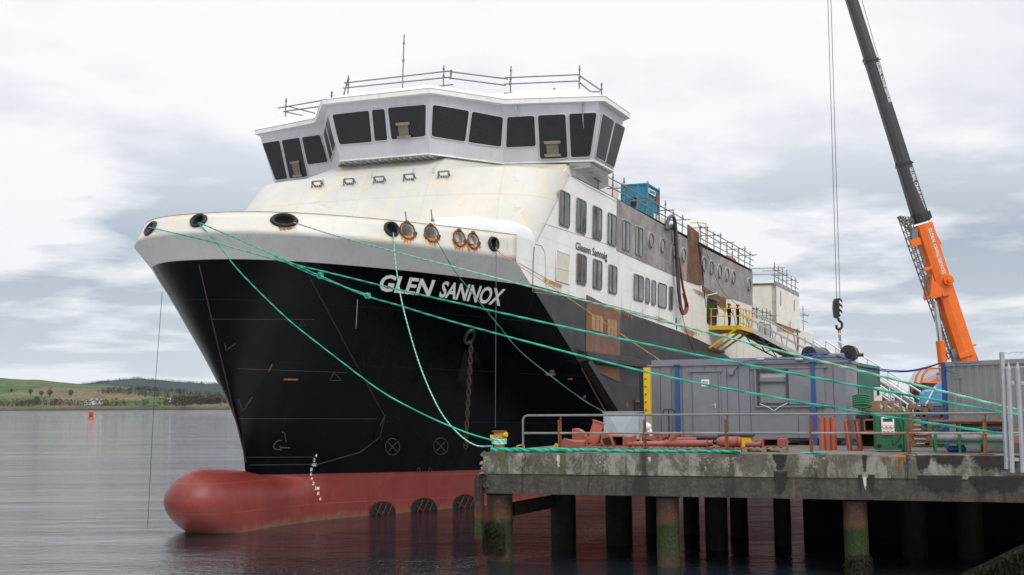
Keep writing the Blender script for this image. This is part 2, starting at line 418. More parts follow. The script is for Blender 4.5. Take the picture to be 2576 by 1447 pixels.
def hull_line_mat(name, col, rough, zs, seams=True, coat=0.0, spec=.4, water=False):
    """hull plating: faint welds every strake and frame, scratches, runs"""
    N = NT(name)
    x, y, z = N.xyz()[:3]
    n = N.noise(.35, 6, .6); c = N.mix(N.ramp(n, [(.3, 0.0), (.7, 1.0)]), tuple(k * .75 for k in col), tuple(k * 1.25 for k in col))
    m = N.mapping((1.5, 1.5, .12)); r = N.noise(3.0, 5, .7, m)
    c = N.mix(N.math('MULTIPLY', N.ramp(r, [(.56, 0.0), (.72, 1.0)]), .5), c, tuple(min(1, k * 1.9 + .002) for k in col))
    def band(co, period, off, w):
        f = N.math('FRACT', N.math('DIVIDE', N.math('ADD', co, off), period))
        return N.math('LESS_THAN', f, w / period)
    ln = N.math('MAXIMUM', band(z, zs, .3, .03), N.math('MULTIPLY', band(N.math('ADD', y, N.math('MULTIPLY', z, .35)), 3.1, .9, .025), .5))
    if seams: c = N.mix(N.math('MULTIPLY', N.math('MULTIPLY', ln, N.ramp(N.noise(.6, 3, .5), [(.4, 0.0), (.6, 1.0)])), .5), c, tuple(min(1, k * 2.2 + .018) for k in col))
    sc = N.ramp(N.noise(2.2, 9, .8, N.mapping((1, 1, 2.5)), 1.5), [(.70, 0.0), (.74, 1.0)])
    c = N.mix(N.math('MULTIPLY', sc, .22), c, (.16, .13, .11))
    N.set(color=c, rough=N.ramp(N.noise(.8, 4, .6), [(.3, rough - .06), (.7, rough + .1)]), spec=spec, coat=coat)
    if water:
        wz = N.xyz(N.n.new('ShaderNodeNewGeometry').outputs['Position'])[2]
        wv = N.math('ADD', wz, N.math('MULTIPLY', N.math('SUBTRACT', N.noise(3.0, 6, .7, N.mapping((1, 1, .25))), .5), .9))
        c = N.mix(N.ramp(wv, [(.0, .85), (.10, .5), (.30, 0.0)]), c, (.20, .11, .07))
        c = N.mix(N.math('MULTIPLY', N.ramp(N.noise(.5, 7, .7, dist=.8), [(.5, 0.0), (.72, 1.0)]), .35), c, (.25, .065, .055))
        c = N.mix(N.math('MULTIPLY', N.ramp(N.noise(1.6, 8, .75, N.mapping((1, 1, .3), (4, 0, 0))), [(.55, 0.0), (.75, 1.0)]), .4), c, (.10, .022, .02))
        N.set(color=c)
    fr = N.math('SINE', N.math('MULTIPLY', y, 10.5)); st = N.math('SINE', N.math('MULTIPLY', z, 3.1))
    hh = N.math('ADD', N.math('MULTIPLY', ln, .35), N.math('ADD', N.noise(.8, 3, .5), N.math('MULTIPLY', N.math('MULTIPLY', fr, st), .10)))
    N.bump(hh, .30, .05)
    return N.m
M['hullblack'] = hull_line_mat('black_hull_paint', (.0018, .0024, .0040), .12, 2.2, spec=.07)
M['hullred'] = hull_line_mat('red_antifouling', (.185, .030, .026), .38, 1.05, water=True)

def side_mat():
    """flat ship's side: white above a sweeping line, dark primer below; bare metal band; rust runs"""
    N = NT('ship_side_paint')
    o = N.xyz(); y, z = o[1], o[2]
    edge = N.n.new('ShaderNodeFloatCurve')
    pts = [(0, 10.0), (14.3, 9.97), (24.2, 9.73), (35.7, 9.2), (43.1, 8.43), (52, 7.0), (60, 5.0), (80, 1.0)]
    cm = edge.mapping; cv = cm.curves[0]; cm.use_clip = False
    while len(cv.points) < len(pts): cv.points.new(.5, .5)
    for p, (a, b) in zip(cv.points, pts): p.location = (a / 80, b / 12)
    cm.update()
    N.link(N.math('DIVIDE', y, 80.0), edge.inputs['Value'])
    f = N.math('GREATER_THAN', z, N.math('MULTIPLY', edge.outputs[0], 12.0))
    wn = N.noise(.6, 5, .6)
    white = N.mix(N.ramp(wn, [(.35, 0.0), (.65, 1.0)]), (.70, .70, .685), (.78, .785, .78))
    aft = N.math('MULTIPLY', N.ramp(N.math('DIVIDE', y, 80.0), [(.36, 0.0), (.42, 1.0)]), .6)
    white = N.mix(aft, white, (.66, .62, .52))
    rr = N.noise(2.0, 5, .7, N.mapping((1, 1, .12)))
    low = N.ramp(N.math('DIVIDE', z, 16.0), [(.60, 1.0), (.70, .25), (.9, .12)])
    white = N.mix(N.math('MULTIPLY', N.ramp(rr, [(.55, 0.0), (.72, 1.0)]), N.math('MULTIPLY', low, .75)), white, (.36, .17, .05))
    dark = N.mix(N.ramp(N.noise(.7, 6, .65), [(.35, 0.0), (.68, 1.0)]), (.009, .010, .013), (.034, .037, .044))
    yb = N.math('FRACT', N.math('DIVIDE', y, 2.1)); zb = N.math('FRACT', N.math('DIVIDE', z, 1.22))
    ln = N.math('MAXIMUM', N.math('LESS_THAN', yb, .012), N.math('LESS_THAN', zb, .02))
    white = N.mix(N.math('MULTIPLY', ln, .35), white, (.40, .38, .34))
    dark = N.mix(N.math('MULTIPLY', ln, .5), dark, (.11, .09, .08))
    N.set(color=N.mix(f, dark, white), rough=.5); N.bump(N.math('ADD', N.math('MULTIPLY', ln, .3), N.noise(.9, 2, .4)), .25, .05); return N.m
M['side'] = side_mat()
def bare_mat():
    N = NT('bare_grey_brown_plating')
    o = N.xyz(); y, z = o[1], o[2]
    c = N.mix(N.ramp(N.noise(.9, 7, .7), [(.35, 0.0), (.66, 1.0)]), (.17, .155, .143), (.33, .315, .295))
    c = N.mix(N.math('MULTIPLY', N.ramp(N.noise(2.2, 5, .7, N.mapping((1, 1, .2))), [(.5, 0.0), (.7, 1.0)]), .5), c, (.10, .09, .085))
    yb = N.math('FRACT', N.math('DIVIDE', y, 2.14)); zb = N.math('FRACT', N.math('DIVIDE', z, 1.22))
    ln = N.math('MAXIMUM', N.math('LESS_THAN', yb, .02), N.math('LESS_THAN', zb, .025))
    c = N.mix(N.math('MULTIPLY', ln, .5), c, (.42, .41, .38))
    N.set(color=c, rough=.6); return N.m
M['bare'] = bare_mat()
def front_mat():
    N = NT('weathered_cream_front')
    o = N.xyz(); x, y, z = o[0], o[1], o[2]
    c = N.mix(N.ramp(N.noise(.5, 5, .6), [(.35, 0.0), (.65, 1.0)]), (.53, .52, .485), (.60, .59, .56))
    c = N.mix(N.math('MULTIPLY', N.ramp(N.noise(.55, 6, .65, dist=1.2), [(.52, 0.0), (.66, 1.0)]), .55), c, (.70, .58, .38))
    c = N.mix(N.math('MULTIPLY', N.math('MULTIPLY', N.ramp(N.math('DIVIDE', x, 8.0), [(.35, 0.0), (.7, 1.0), (.98, .1)]), N.ramp(N.noise(.35, 3, .5), [(.3, .3), (.6, 1.0)])), .35), c, (.70, .63, .47))
    c = N.mix(N.math('MULTIPLY', N.ramp(N.noise(.42, 9, .75, N.mapping((1, 1, 2.2), (3.1, 0, 5.2)), 2.2), [(.60, 0.0), (.68, 1.0)]), .5), c, (.36, .36, .22))
    c = N.mix(N.math('MULTIPLY', N.ramp(N.noise(3.5, 5, .7, N.mapping((1, 1, .15))), [(.55, 0.0), (.75, 1.0)]), .3), c, (.45, .38, .26))
    zb = N.math('FRACT', N.math('DIVIDE', z, 2.35)); xb = N.math('FRACT', N.math('DIVIDE', N.math('ADD', x, N.math('MULTIPLY', z, .25)), 3.4))
    ln = N.math('MAXIMUM', N.math('LESS_THAN', xb, .008), N.math('LESS_THAN', zb, .014))
    c = N.mix(N.math('MULTIPLY', ln, .4), c, (.42, .36, .26))
    N.set(color=c, rough=.42); N.bump(N.math('ADD', N.math('MULTIPLY', ln, .4), N.noise(1.2, 3, .5)), .3, .05); return N.m
M['front'] = front_mat()
def bulwark_mat():
    N = NT('cream_bulwark_paint')
    o = N.xyz(); x, y, z = o[0], o[1], o[2]
    c = N.mix(N.ramp(N.noise(.6, 5, .6), [(.35, 0.0), (.65, 1.0)]), (.59, .575, .53), (.65, .64, .60))
    c = N.mix(N.math('MULTIPLY', N.ramp(N.noise(.5, 6, .65, dist=1), [(.5, 0.0), (.66, 1.0)]), .5), c, (.70, .58, .40))
    gl = N.ramp(N.noise(5.0, 4, .7, N.mapping((1, 1, .12), (2, 5, 0))), [(.62, 0.0), (.72, 1.0)])
    c = N.mix(N.math('MULTIPLY', gl, .35), c, (.45, .26, .12))
    N.set(color=c, rough=.45); N.bump(N.noise(1.5, 3, .5), .2, .04); return N.m
M['bulwark'] = bulwark_mat()
def glass_mat(name, col=(.10, .13, .14)):
    N = NT(name); n = N.noise(1.6, 5, .7, N.mapping((1, 1, .5)), 1.0)
    c = N.mix(N.ramp(n, [(.4, 0.0), (.66, 1.0)]), col, tuple(k * 2.6 for k in col))
    N.set(color=c, rough=.06, spec=.9); return N.m
M['pane'] = glass_mat('filmed_window_glass', (.045, .070, .075))
M['dpane'] = glass_mat('dark_window_glass', (.015, .018, .02))
M['frame'] = paint('bronze_window_frame', (.14, .12, .10), .5)
M['seal'] = paint('pale_window_surround', (.52, .50, .45), .6, var=.2, vs=6, dirt=(.25, .22, .18), damt=.5, ds=8)

def run_mat(name, col, xf=9.0, thr=.5, depth=1.0, rough=.7, ragged=.8, side=False):
    """stain with its own ragged outline: runs hanging from the top of the patch"""
    N = NT(name); g = N.coord('Generated'); x, y, z = N.xyz(g)[:3]
    ob = N.xyz(N.n.new('ShaderNodeTexCoord').outputs['Object']); cx = N.n.new('ShaderNodeCombineXYZ'); N.link(N.math('MULTIPLY', N.math('ADD', ob[0], ob[1]), xf), cx.inputs[0]); N.link(N.math('MULTIPLY', z, .7), cx.inputs[1])
    n1 = N.n.new('ShaderNodeTexNoise'); n1.inputs['Scale'].default_value = 1.0; n1.inputs['Detail'].default_value = 5; n1.inputs['Roughness'].default_value = .65; N.link(cx.outputs[0], n1.inputs['Vector'])
    fine = N.noise(14, 5, .7)
    edge = N.math('MULTIPLY', N.math('MULTIPLY', N.math('SUBTRACT', 1.0, (y if side else x)), (y if side else x)), 4.0)
    v = N.math('ADD', N.math('MULTIPLY', n1.outputs['Fac'], 1.1), N.math('MULTIPLY', N.math('SUBTRACT', z, .5), depth * .9))
    v = N.math('ADD', v, N.math('MULTIPLY', N.math('SUBTRACT', fine, .5), ragged))
    v = N.math('ADD', v, N.math('MULTIPLY', N.math('SUBTRACT', N.math('MINIMUM', edge, .9), .9), .8))
    a = N.ramp(v, [(thr, 0.0), (thr + .12, 1.0)])
    c = N.mix(fine, tuple(k * .7 for k in col), tuple(min(1, k * 1.3) for k in col))
    N.set(color=c, rough=rough, alpha=N.math('MULTIPLY', a, .88)); return N.m
M['run_rust'] = run_mat('rust_runs', (.50, .19, .035), 11, .56)
M['run_side'] = run_mat('side_rust_runs', (.40, .17, .05), 4.5, .66, 1.0, side=True)
M['run_rustd'] = run_mat('brown_rust_runs', (.30, .13, .05), 9, .60)
M['run_wet'] = run_mat('black_wet_runs', (.014, .012, .009), 2.6, .46, .9)
M['run_wets'] = run_mat('black_wet_run', (.014, .012, .009), 2.2, .36, .7)
M['run_orange'] = run_mat('orange_runs', (.42, .20, .03), 7, .56)
M['run_white'] = run_mat('lime_runs', (.55, .53, .48), 7, .55)
M['run_pale'] = run_mat('pale_scour', (.25, .235, .205), 5, .56, .1, .9, 1.1)
M['run_moss'] = run_mat('moss_runs', (.09, .10, .025), 4, .45)
# ------------------------------------------------------------------ camera, sky, sun
cam = bpy.data.cameras.new('camera'); cam.sensor_width = 36; cam.lens = 36 * F / 2576
cam.clip_end = 20000; cam.clip_start = .1
co = bpy.data.objects.new('camera', cam); COL.objects.link(co)
rgt = Vector((math.cos(ROLL), math.sin(ROLL) * -math.sin(PITCH), math.sin(ROLL) * math.cos(PITCH)))
fwd = Vector((0, math.cos(PITCH), math.sin(PITCH)))
up0 = Vector((0, -math.sin(PITCH), math.cos(PITCH)))
rgt = Vector((1, 0, 0)) * math.cos(ROLL) + up0 * math.sin(ROLL)
upv = up0 * math.cos(ROLL) - Vector((1, 0, 0)) * math.sin(ROLL)
Rm = Matrix((rgt, upv, -fwd)).transposed().to_4x4()
co.matrix_world = Matrix.Translation(CAM) @ Rm
scn.camera = co
scn.render.resolution_x, scn.render.resolution_y = 1024, 575
scn.view_settings.view_transform = 'Standard'; scn.view_settings.look = 'None'
scn.view_settings.exposure = 0.09; scn.view_settings.gamma = 1
scn.cycles.max_bounces = 6; scn.cycles.diffuse_bounces = 3; scn.cycles.glossy_bounces = 3
scn.cycles.transmission_bounces = 4; scn.cycles.use_denoising = True
scn.cycles.sample_clamp_indirect = 6

HAZE = .000025
SUN_EL, SUN_AZ = R(45), R(150)      # high behind the camera, soft through the cloud
w = bpy.data.worlds.new('World'); scn.world = w; w.use_nodes = True
nt = w.node_tree; nd = nt.nodes; lk = nt.links
bg = nd['Background']
sky = nd.new('ShaderNodeTexSky'); sky.sky_type = 'NISHITA'; sky.sun_disc = False
sky.sun_elevation = SUN_EL; sky.sun_rotation = SUN_AZ; sky.air_density = 1.0; sky.dust_density = 2.0
tc = nd.new('ShaderNodeTexCoord'); sp = nd.new('ShaderNodeSeparateXYZ'); lk.new(tc.outputs['Generated'], sp.inputs[0])
def wm(op, a, b=None, c=None, clamp=False):
    x = nd.new('ShaderNodeMath'); x.operation = op; x.use_clamp = clamp
    for i, v in enumerate((a, b, c)):
        if v is None: continue
        if isinstance(v, (int, float)): x.inputs[i].default_value = v
        else: lk.new(v, x.inputs[i])
    return x.outputs[0]
def wr(fac, stops):
    x = nd.new('ShaderNodeValToRGB'); cr = x.color_ramp
    while len(cr.elements) < len(stops): cr.elements.new(.5)
    for e, (p, c) in zip(cr.elements, stops): e.position = p; e.color = (*c, 1) if isinstance(c, tuple) else (c, c, c, 1)
    lk.new(fac, x.inputs[0]); return x.outputs[0]
def wmix(f, a, b, mode='MIX'):
    x = nd.new('ShaderNodeMix'); x.data_type = 'RGBA'; x.blend_type = mode
    for s, v in ((0, f), (6, a), (7, b)):
        if isinstance(v, (int, float)): x.inputs[s].default_value = v if s == 0 else (v, v, v, 1)
        elif isinstance(v, tuple): x.inputs[s].default_value = (*v, 1)
        else: lk.new(v, x.inputs[s])
    return x.outputs[2]
# a cloud sheet overhead: direction projected on a level layer, so clouds flatten towards the horizon
zc = wm('MAXIMUM', sp.outputs[2], 0.0)
den = wm('ADD', zc, .13)
cx = nd.new('ShaderNodeCombineXYZ')
lk.new(wm('DIVIDE', sp.outputs[0], den), cx.inputs[0]); lk.new(wm('DIVIDE', sp.outputs[1], den), cx.inputs[1])
def wn(scale, detail, rough, loc=(0, 0, 0), sc=(1, 1, 1), dist=0):
    m = nd.new('ShaderNodeMapping'); m.inputs['Location'].default_value = loc; m.inputs['Scale'].default_value = sc
    lk.new(cx.outputs[0], m.inputs[0])
    x = nd.new('ShaderNodeTexNoise'); x.inputs['Scale'].default_value = scale; x.inputs['Detail'].default_value = detail
    x.inputs['Roughness'].default_value = rough; x.inputs['Distortion'].default_value = dist; lk.new(m.outputs[0], x.inputs['Vector']); return x.outputs['Fac']
big = wn(.75, 7, .5, (1.7, 4.3, 0), dist=.25)
fine = wn(2.6, 6, .55, (5.2, 1.1, 0))
mixn = wm('ADD', wm('MULTIPLY', big, .72), wm('MULTIPLY', fine, .28))
# more broken grey cloud low down, smooth bright sheet higher up
elev = wr(zc, [(0.0, .25), (.05, .50), (.13, .78), (.20, .40), (.27, .20), (.45, .08), (1.0, .0)])
cov = wm('MULTIPLY', wr(mixn, [(.46, 0.0), (.545, 1.0)]), elev)
base = wr(zc, [(0.0, (.82, .87, .93)), (.035, (.87, .90, .94)), (.09, (.87, .885, .92)), (.18, (.91, .915, .94)), (.38, (.93, .93, .95)), (1.0, (1, 1, 1))])
# an overcast sky is about three times as bright overhead as near the horizon
zen = wr(zc, [(0.0, .333), (.36, .345), (.60, .45), (1.0, .54)])
zen = wm('MULTIPLY', zen, 3.0)
cloud = wmix(wm('MULTIPLY', cov, 1.0), base, (.27, .345, .46))
nish = wmix(1.0, sky.outputs[0], (.10, .10, .10), 'MULTIPLY')
allc = wmix(1.0, wmix(.06, cloud, nish), zen, 'MULTIPLY')
lk.new(allc, bg.inputs['Color']); bg.inputs['Strength'].default_value = 1.0

sun = bpy.data.lights.new('sun', 'SUN'); sun.energy = 1.3; sun.angle = R(24); sun.color = (1, .97, .92)
so = bpy.data.objects.new('sun', sun); COL.objects.link(so)
sd = Vector((math.sin(SUN_AZ) * math.cos(SUN_EL), math.cos(SUN_AZ) * math.cos(SUN_EL), math.sin(SUN_EL)))
so.rotation_euler = (-sd).to_track_quat('-Z', 'Y').to_euler()

# ------------------------------------------------------------------ water
m = MB(); m.add([(-5200, -300, 0), (5200, -300, 0), (5200, 6500, 0), (-5200, 6500, 0)], [(0, 1, 2, 3)])
tag(m.build('harbour_water', M['water']), kind='structure')

# ------------------------------------------------------------------ far shore
def noise2(x, y, s=1.0):
    from mathutils import noise
    return noise.noise(Vector((x * s, y * s, 3.3)))
def shoreY(X): return 1330 - .55 * (X + 400) * 1.0 if X < -100 else 1165 + (X + 100) * .6
def sheight(px): return 0
RIDGE = [(-900, 905), (-300, 925), (0, 952), (110, 958), (190, 967), (270, 970), (380, 983), (470, 990), (600, 1000), (900, 1003), (1500, 1003)]
FARR = [(150, 975), (190, 968), (215, 965), (250, 961), (300, 955), (345, 952), (400, 957), (470, 962), (555, 968), (700, 985), (900, 995), (1200, 1000), (1700, 1004)]
def hill_mat():
    N = NT('far_fields')
    g = N.new('ShaderNodeNewGeometry').outputs['Position']
    mp = N.n.new('ShaderNodeMapping'); mp.inputs['Scale'].default_value = (.0060, .0024, 0); mp.inputs['Rotation'].default_value = (0, 0, .25); N.link(g, mp.inputs[0])
    wob = N.n.new('ShaderNodeTexNoise'); wob.inputs['Scale'].default_value = .006; wob.inputs['Detail'].default_value = 3; N.link(g, wob.inputs['Vector'])
    ad = N.n.new('ShaderNodeVectorMath'); ad.operation = 'ADD'
    sc = N.n.new('ShaderNodeVectorMath'); sc.operation = 'SCALE'; N.link(wob.outputs['Color'], sc.inputs[0]); sc.inputs['Scale'].default_value = .55
    N.link(mp.outputs[0], ad.inputs[0]); N.link(sc.outputs[0], ad.inputs[1])
    v = N.n.new('ShaderNodeTexVoronoi'); v.inputs['Scale'].default_value = 1.0; N.link(ad.outputs[0], v.inputs['Vector'])
    e = N.n.new('ShaderNodeTexVoronoi'); e.feature = 'DISTANCE_TO_EDGE'; N.link(ad.outputs[0], e.inputs['Vector'])
    sx = N.n.new('ShaderNodeSeparateXYZ'); N.link(v.outputs['Color'], sx.inputs[0])
    c = N.ramp(sx.outputs[0], [(0.0, (.055, .095, .032)), (.2, (.055, .11, .030)), (.36, (.08, .115, .042)), (.5, (.05, .095, .028)), (.7, (.15, .125, .07)), (.78, (.05, .11, .026)), (.93, (.10, .07, .05))], 'CONSTANT')
    nn = N.n.new('ShaderNodeTexNoise'); nn.inputs['Scale'].default_value = .03; nn.inputs['Detail'].default_value = 6; N.link(g, nn.inputs['Vector'])
    c = N.mix(1.0, c, N.ramp(nn.outputs['Fac'], [(.3, .7), (.7, 1.25)]), 'MULTIPLY')
    c = N.mix(N.math('LESS_THAN', e.outputs['Distance'], .022), c, (.035, .035, .022))
    N.set(color=c, rough=.95, spec=.1); return N.m
M['hill'] = hill_mat()
M['forest'] = paint('distant_conifer_forest', (.020, .036, .040), .95, var=.5, vs=.02, dirt=(.05, .05, .035), damt=.7, ds=.008, spec=.1)  # blue of the distant haze is mixed into this forest colour
M['bare_tree'] = paint('bare_winter_twigs', (.060, .050, .036), .95, var=.4, vs=.08, dirt=(.035, .040, .022), damt=.8, ds=.05, spec=.1)
M['shorebank'] = paint('shore_bank', (.13, .095, .07), .95, var=.3, vs=.05, dirt=(.07, .08, .04), damt=.8, ds=.03, spec=.1)
M['stonebank'] = paint('dark_tidal_stones', (.05, .045, .04), .95, var=.4, vs=.2, spec=.1)

def hz(px): # horizon row of the picture
    return 1018.5 - (px - 0) * (1018.5 - 1006.9) / 1288
def terr(name, tab, Y0, Y1, mat, nx=150, ny=34, x0=-700, x1=1500, rough=3.0, seed=0, p=1.0):
    rows = []
    for j in range(ny + 1):
        q = j / ny; row = []
        for i in range(nx + 1):
            px = x0 + (x1 - x0) * i / nx
            sx = ray(px, 1000).x / ray(px, 1000).y
            Ys = Y0(px); Y = Ys + (Y1 - Ys) * q
            X = sx * Y
            top = WP(px, interp(px, tab), Y=Y1).z
            h = 2.0 + (top - 2.0) * (math.sin(min(1, q / .96) * math.pi / 2) ** p * .35 + .65 * min(1, q / .96))
            h += rough * noise2(X, Y, .006) * min(1, q * 4) * (1 - q) + rough * .25 * noise2(X, Y, .02) * min(1, q * 5)
            if q > .97: h -= 20
            row.append((X, Y, h))
        rows.append(row)
    m = MB(); m.grid(rows, True); o = m.build(name, mat, normals=False); return o, rows
def nearY(px): return interp(px, [(-700, 1700), (0, 1440), (555, 1190), (900, 1120), (1500, 1100)])
hill, hrows = terr('farmland_hill', RIDGE, lambda px: nearY(px) + 25, 2900, M['hill'], rough=9)
tag(hill, kind='structure')
far, frows = terr('forested_hill', FARR, lambda px: 3000, 4600, M['forest'], nx=200, ny=12, rough=14)
tag(far, kind='structure')
# the low bank with the road and the railway
rows = []
for i in range(80):
    px = -700 + 2200 * i / 79; s = ray(px, 1000).x / ray(px, 1000).y; Y = nearY(px)
    rows.append([(s * (Y - 6), Y - 6, -.5), (s * (Y), Y, 1.2), (s * (Y + 3), Y + 3, 3.2), (s * (Y + 40), Y + 40, 4.2), (s * (Y + 70), Y + 70, 2.0)])
m = MB(); m.grid(rows, False); o = m.build('shore_bank', M['shorebank'], normals=False); tag(o, kind='structure')
m = MB()
for a, b in zip(rows, rows[1:]):
    m.add([Vector(a[0]) + Vector((0, -1.2, 0)), Vector(b[0]) + Vector((0, -1.2, 0)), Vector(b[1]) + Vector((0, -.4, 0)), Vector(a[1]) + Vector((0, -.4, 0))], [(0, 1, 2, 3)])
tag(m.build('tidal_shore', M['stonebank']), kind='structure')
hb = BVHTree.FromPolygons([tuple(p) for r in hrows for p in r],
    [(i * 151 + j, i * 151 + j + 1, (i + 1) * 151 + j + 1, (i + 1) * 151 + j) for i in range(34) for j in range(150)])
fb = BVHTree.FromPolygons([tuple(p) for r in frows for p in r],
    [(i * 201 + j, i * 201 + j + 1, (i + 1) * 201 + j + 1, (i + 1) * 201 + j) for i in range(12) for j in range(200)])
def ground_at(X, Y, bvh=None):
    h = (bvh or hb).ray_cast(Vector((X, Y, 900)), Vector((0, 0, -1)))
    return h[0].z if h[0] else 3.0
def on_hill(px, py, bvh=None):
    h = (bvh or hb).ray_cast(CAM, ray(px, py).normalized())
    return h[0] if h[0] else WP(px, py, Y=nearY(px) + 20)

def clump(m, c, w, h, n, leaf, rnd):
    """bare crown: many small slivers through the volume of the crown"""
    for _ in range(n):
        a = rnd.uniform(0, 2 * math.pi); r = rnd.random() ** .5; zz = rnd.uniform(-1, 1)
        k = math.sqrt(max(0, 1 - zz * zz)) * r
        p = Vector(c) + Vector((math.cos(a) * k * w, math.sin(a) * k * w * .7, zz * h))
        d = Vector((rnd.uniform(-1, 1), rnd.uniform(-1, 1), rnd.uniform(-1, 1))).normalized() * leaf
        e = Vector((rnd.uniform(-1, 1), rnd.uniform(-1, 1), rnd.uniform(-.3, 1))).normalized() * leaf
        m.add([p - d, p + e, p + d, p - e], [(0, 1, 2, 3)])
rnd = random.Random(3)
# woods and hedges: bands of uncountable trees
def wood(name, pts, hgt, n, mat, width=25, bvh=None):
    m = MB()
    for k in range(n):
        q = rnd.random() * (len(pts) - 1); i = int(q)
        px = lerp(pts[i][0], pts[i + 1][0], q - i); py = lerp(pts[i][1], pts[i + 1][1], q - i)
        g = on_hill(px, py, bvh)
        X, Y = g.x + rnd.uniform(-6, 6), g.y + rnd.uniform(-width, width)
        z = ground_at(X, Y, bvh); h = hgt * rnd.uniform(.6, 1.2)
        m.tube([(X, Y, z - 1), (X, Y, z + h * .5)], [h * .035, h * .015], 4, False)
        clump(m, (X, Y, z + h * .58), h * rnd.uniform(.32, .5), h * .45, 26, h * .085, rnd)
    o = m.build(name, mat, normals=False); return tag(o, kind='stuff')
wood('winter_woodland', [(258, 990), (300, 988), (340, 994), (400, 998), (470, 1006), (505, 1010)], 9, 130, M['bare_tree'])
wood('winter_woodland', [(420, 1019), (470, 1018), (520, 1016), (570, 1014), (700, 1014)], 9, 190, M['bare_tree'])
wood('winter_woodland', [(0, 1023), (60, 1021), (120, 1019), (150, 1021), (270, 1021), (420, 1021)], 8, 140, M['bare_tree'], 12)
wood('winter_woodland', [(450, 985), (520, 994), (580, 1000), (700, 1003)], 8, 110, M['bare_tree'])
wood('conifer_plantation', [(330, 982), (400, 985), (470, 990)], 9, 90, M['forest'])
wood('ridge_trees', [(205, 969), (260, 963), (345, 954), (420, 961), (500, 966), (560, 970)], 9, 320, M['forest'], 8, fb)
def tree(px, py, h, label):
    g = on_hill(px, py)
    e = empty('field_tree', g, 0, label, 'tree', 'lone bare trees along the hedge on the far hill'); h *= .55
    m = MB(); m.tube([(0, 0, -1), (0, 0, h * .3), (.1, 0, h * .6)], [h * .05, h * .035, h * .015], 6)
    for k in range(5):
        a = k * 1.3; m.tube([(0, 0, h * .3), (math.cos(a) * h * .22, math.sin(a) * h * .2, h * .62)], [h * .02, h * .006], 4)
    m.build('trunk', M['bare_tree'], e)
    m = MB(); clump(m, (0, 0, h * .62), h * .42, h * .38, 240, h * .045, rnd)
    for k in range(6):
        a = k * 1.05; clump(m, (math.cos(a) * h * .25, math.sin(a) * h * .2, h * (.55 + .2 * math.sin(k * 2))), h * .2, h * .16, 50, h * .04, rnd)
    m.build('crown', M['bare_tree'], e, normals=False)
for (px, py, h, l) in [(28, 988, 12, 'leftmost and smallest bare tree on the hedge line of the far hill'),
                       (77, 993, 17, 'bare round tree second from left on the far hill hedge'),
                       (104, 997, 16, 'bare tree third from left on the far hill, beside its near twin'),
                       (125, 998, 19, 'widest bare tree on the far hill, fourth from the left'),
                       (178, 998, 19, 'bare tree standing apart to the right on the far hill field'),
                       (92, 1019, 20, 'bare tree near the shore left of the white farmhouse')]:
    tree(px, py, h, l)
# ------------------------------------------------------------------ farmhouses, train, buoy
M['slate'] = paint('slate_roof', (.10, .105, .12), .7, var=.2, vs=.3)
M['harl'] = paint('white_harled_wall', (.68, .68, .66), .8, var=.05, vs=.2)
def house(name, px, py, blocks, label, Y=None):
    g = on_hill(px, py) if Y is None else WP(px, py, Y=Y)
    e = empty(name, g, 0, label, 'house')
    for (x, y, w_, d, h, rh) in blocks:
        m = MB(); m.box((x, y, h / 2 - 1), (w_, d, h + 2)); wl = m.build('wall', M['harl'], e)
        m = MB(); a = [(x - w_ / 2 - .4, y - d / 2 - .4, h), (x + w_ / 2 + .4, y - d / 2 - .4, h), (x + w_ / 2 + .4, y + d / 2 + .4, h), (x - w_ / 2 - .4, y + d / 2 + .4, h), (x - w_ / 2 - .4, y, h + rh), (x + w_ / 2 + .4, y, h + rh)]
        m.add(a, [(0, 1, 5, 4), (2, 3, 4, 5), (0, 4, 3), (1, 2, 5), (3, 2, 1, 0)])
        rf = m.build('roof', M['slate'], e)
        m = MB(); m.box((x - w_ * .3, y, h + rh), (1.1, 1.1, 2.2)); m.box((x + w_ * .35, y, h + rh), (1.1, 1.1, 2.2)); m.build('chimney', M['harl'], rf)
        for k in range(max(2, int(w_ / 4))):
            m = MB(); m.box((x - w_ / 2 + 2 + k * 4, y - d / 2 - .02, h * .55), (1.1, .1, 1.5)); m.build('window', M['dpane'], e)
    return e
house('farmhouse', 235, 1018, [(-7, 0, 7, 5, 3.2, 1.8), (0, 2, 9, 6, 4.4, 2.2), (8, -1, 7, 5, 4, 2)], 'white farmhouse of three slate roofed ranges above the far shore')
house('cottage', 522, 1014, [(-3, 0, 6, 5, 3, 1.8), (3.5, 0, 5, 4, 2.6, 1.5)], 'small white cottage on the far shore close to the black bow')
for k, (px, py) in enumerate([(425, 1013), (432, 1012)]):
    house('cottage', px, py, [(0, 0, 5, 4, 2.5, 1.6)], ['tiny pale cottage left of its twin in the middle of the far shore', 'tiny pale cottage right of its twin in the middle of the far shore'][k])
# train on the shore railway
M['traincol'] = paint('dark_blue_carriage', (.03, .07, .13), .4)
g = WP(375, 1023, Y=1275); g.z = 3.6
e = empty('passenger_train', g, R(-12), 'dark blue passenger train running along the far shore', 'train')
for k in range(3):
    m = MB(); x = (k - 1) * 20.5; m.box((x, 0, 2.2), (20, 2.8, 2.6), bev=.3); m.build('carriage', M['traincol'], e)
    m = MB(); m.box((x, -1.42, 2.6), (18.5, .06, .8)); m.build('window_band', M['pane'], e)
    m = MB(); m.box((x, 0, .55), (16, 2.2, .7)); m.build('underframe', M['black'], e)
e.scale = (.36, .36, .5)
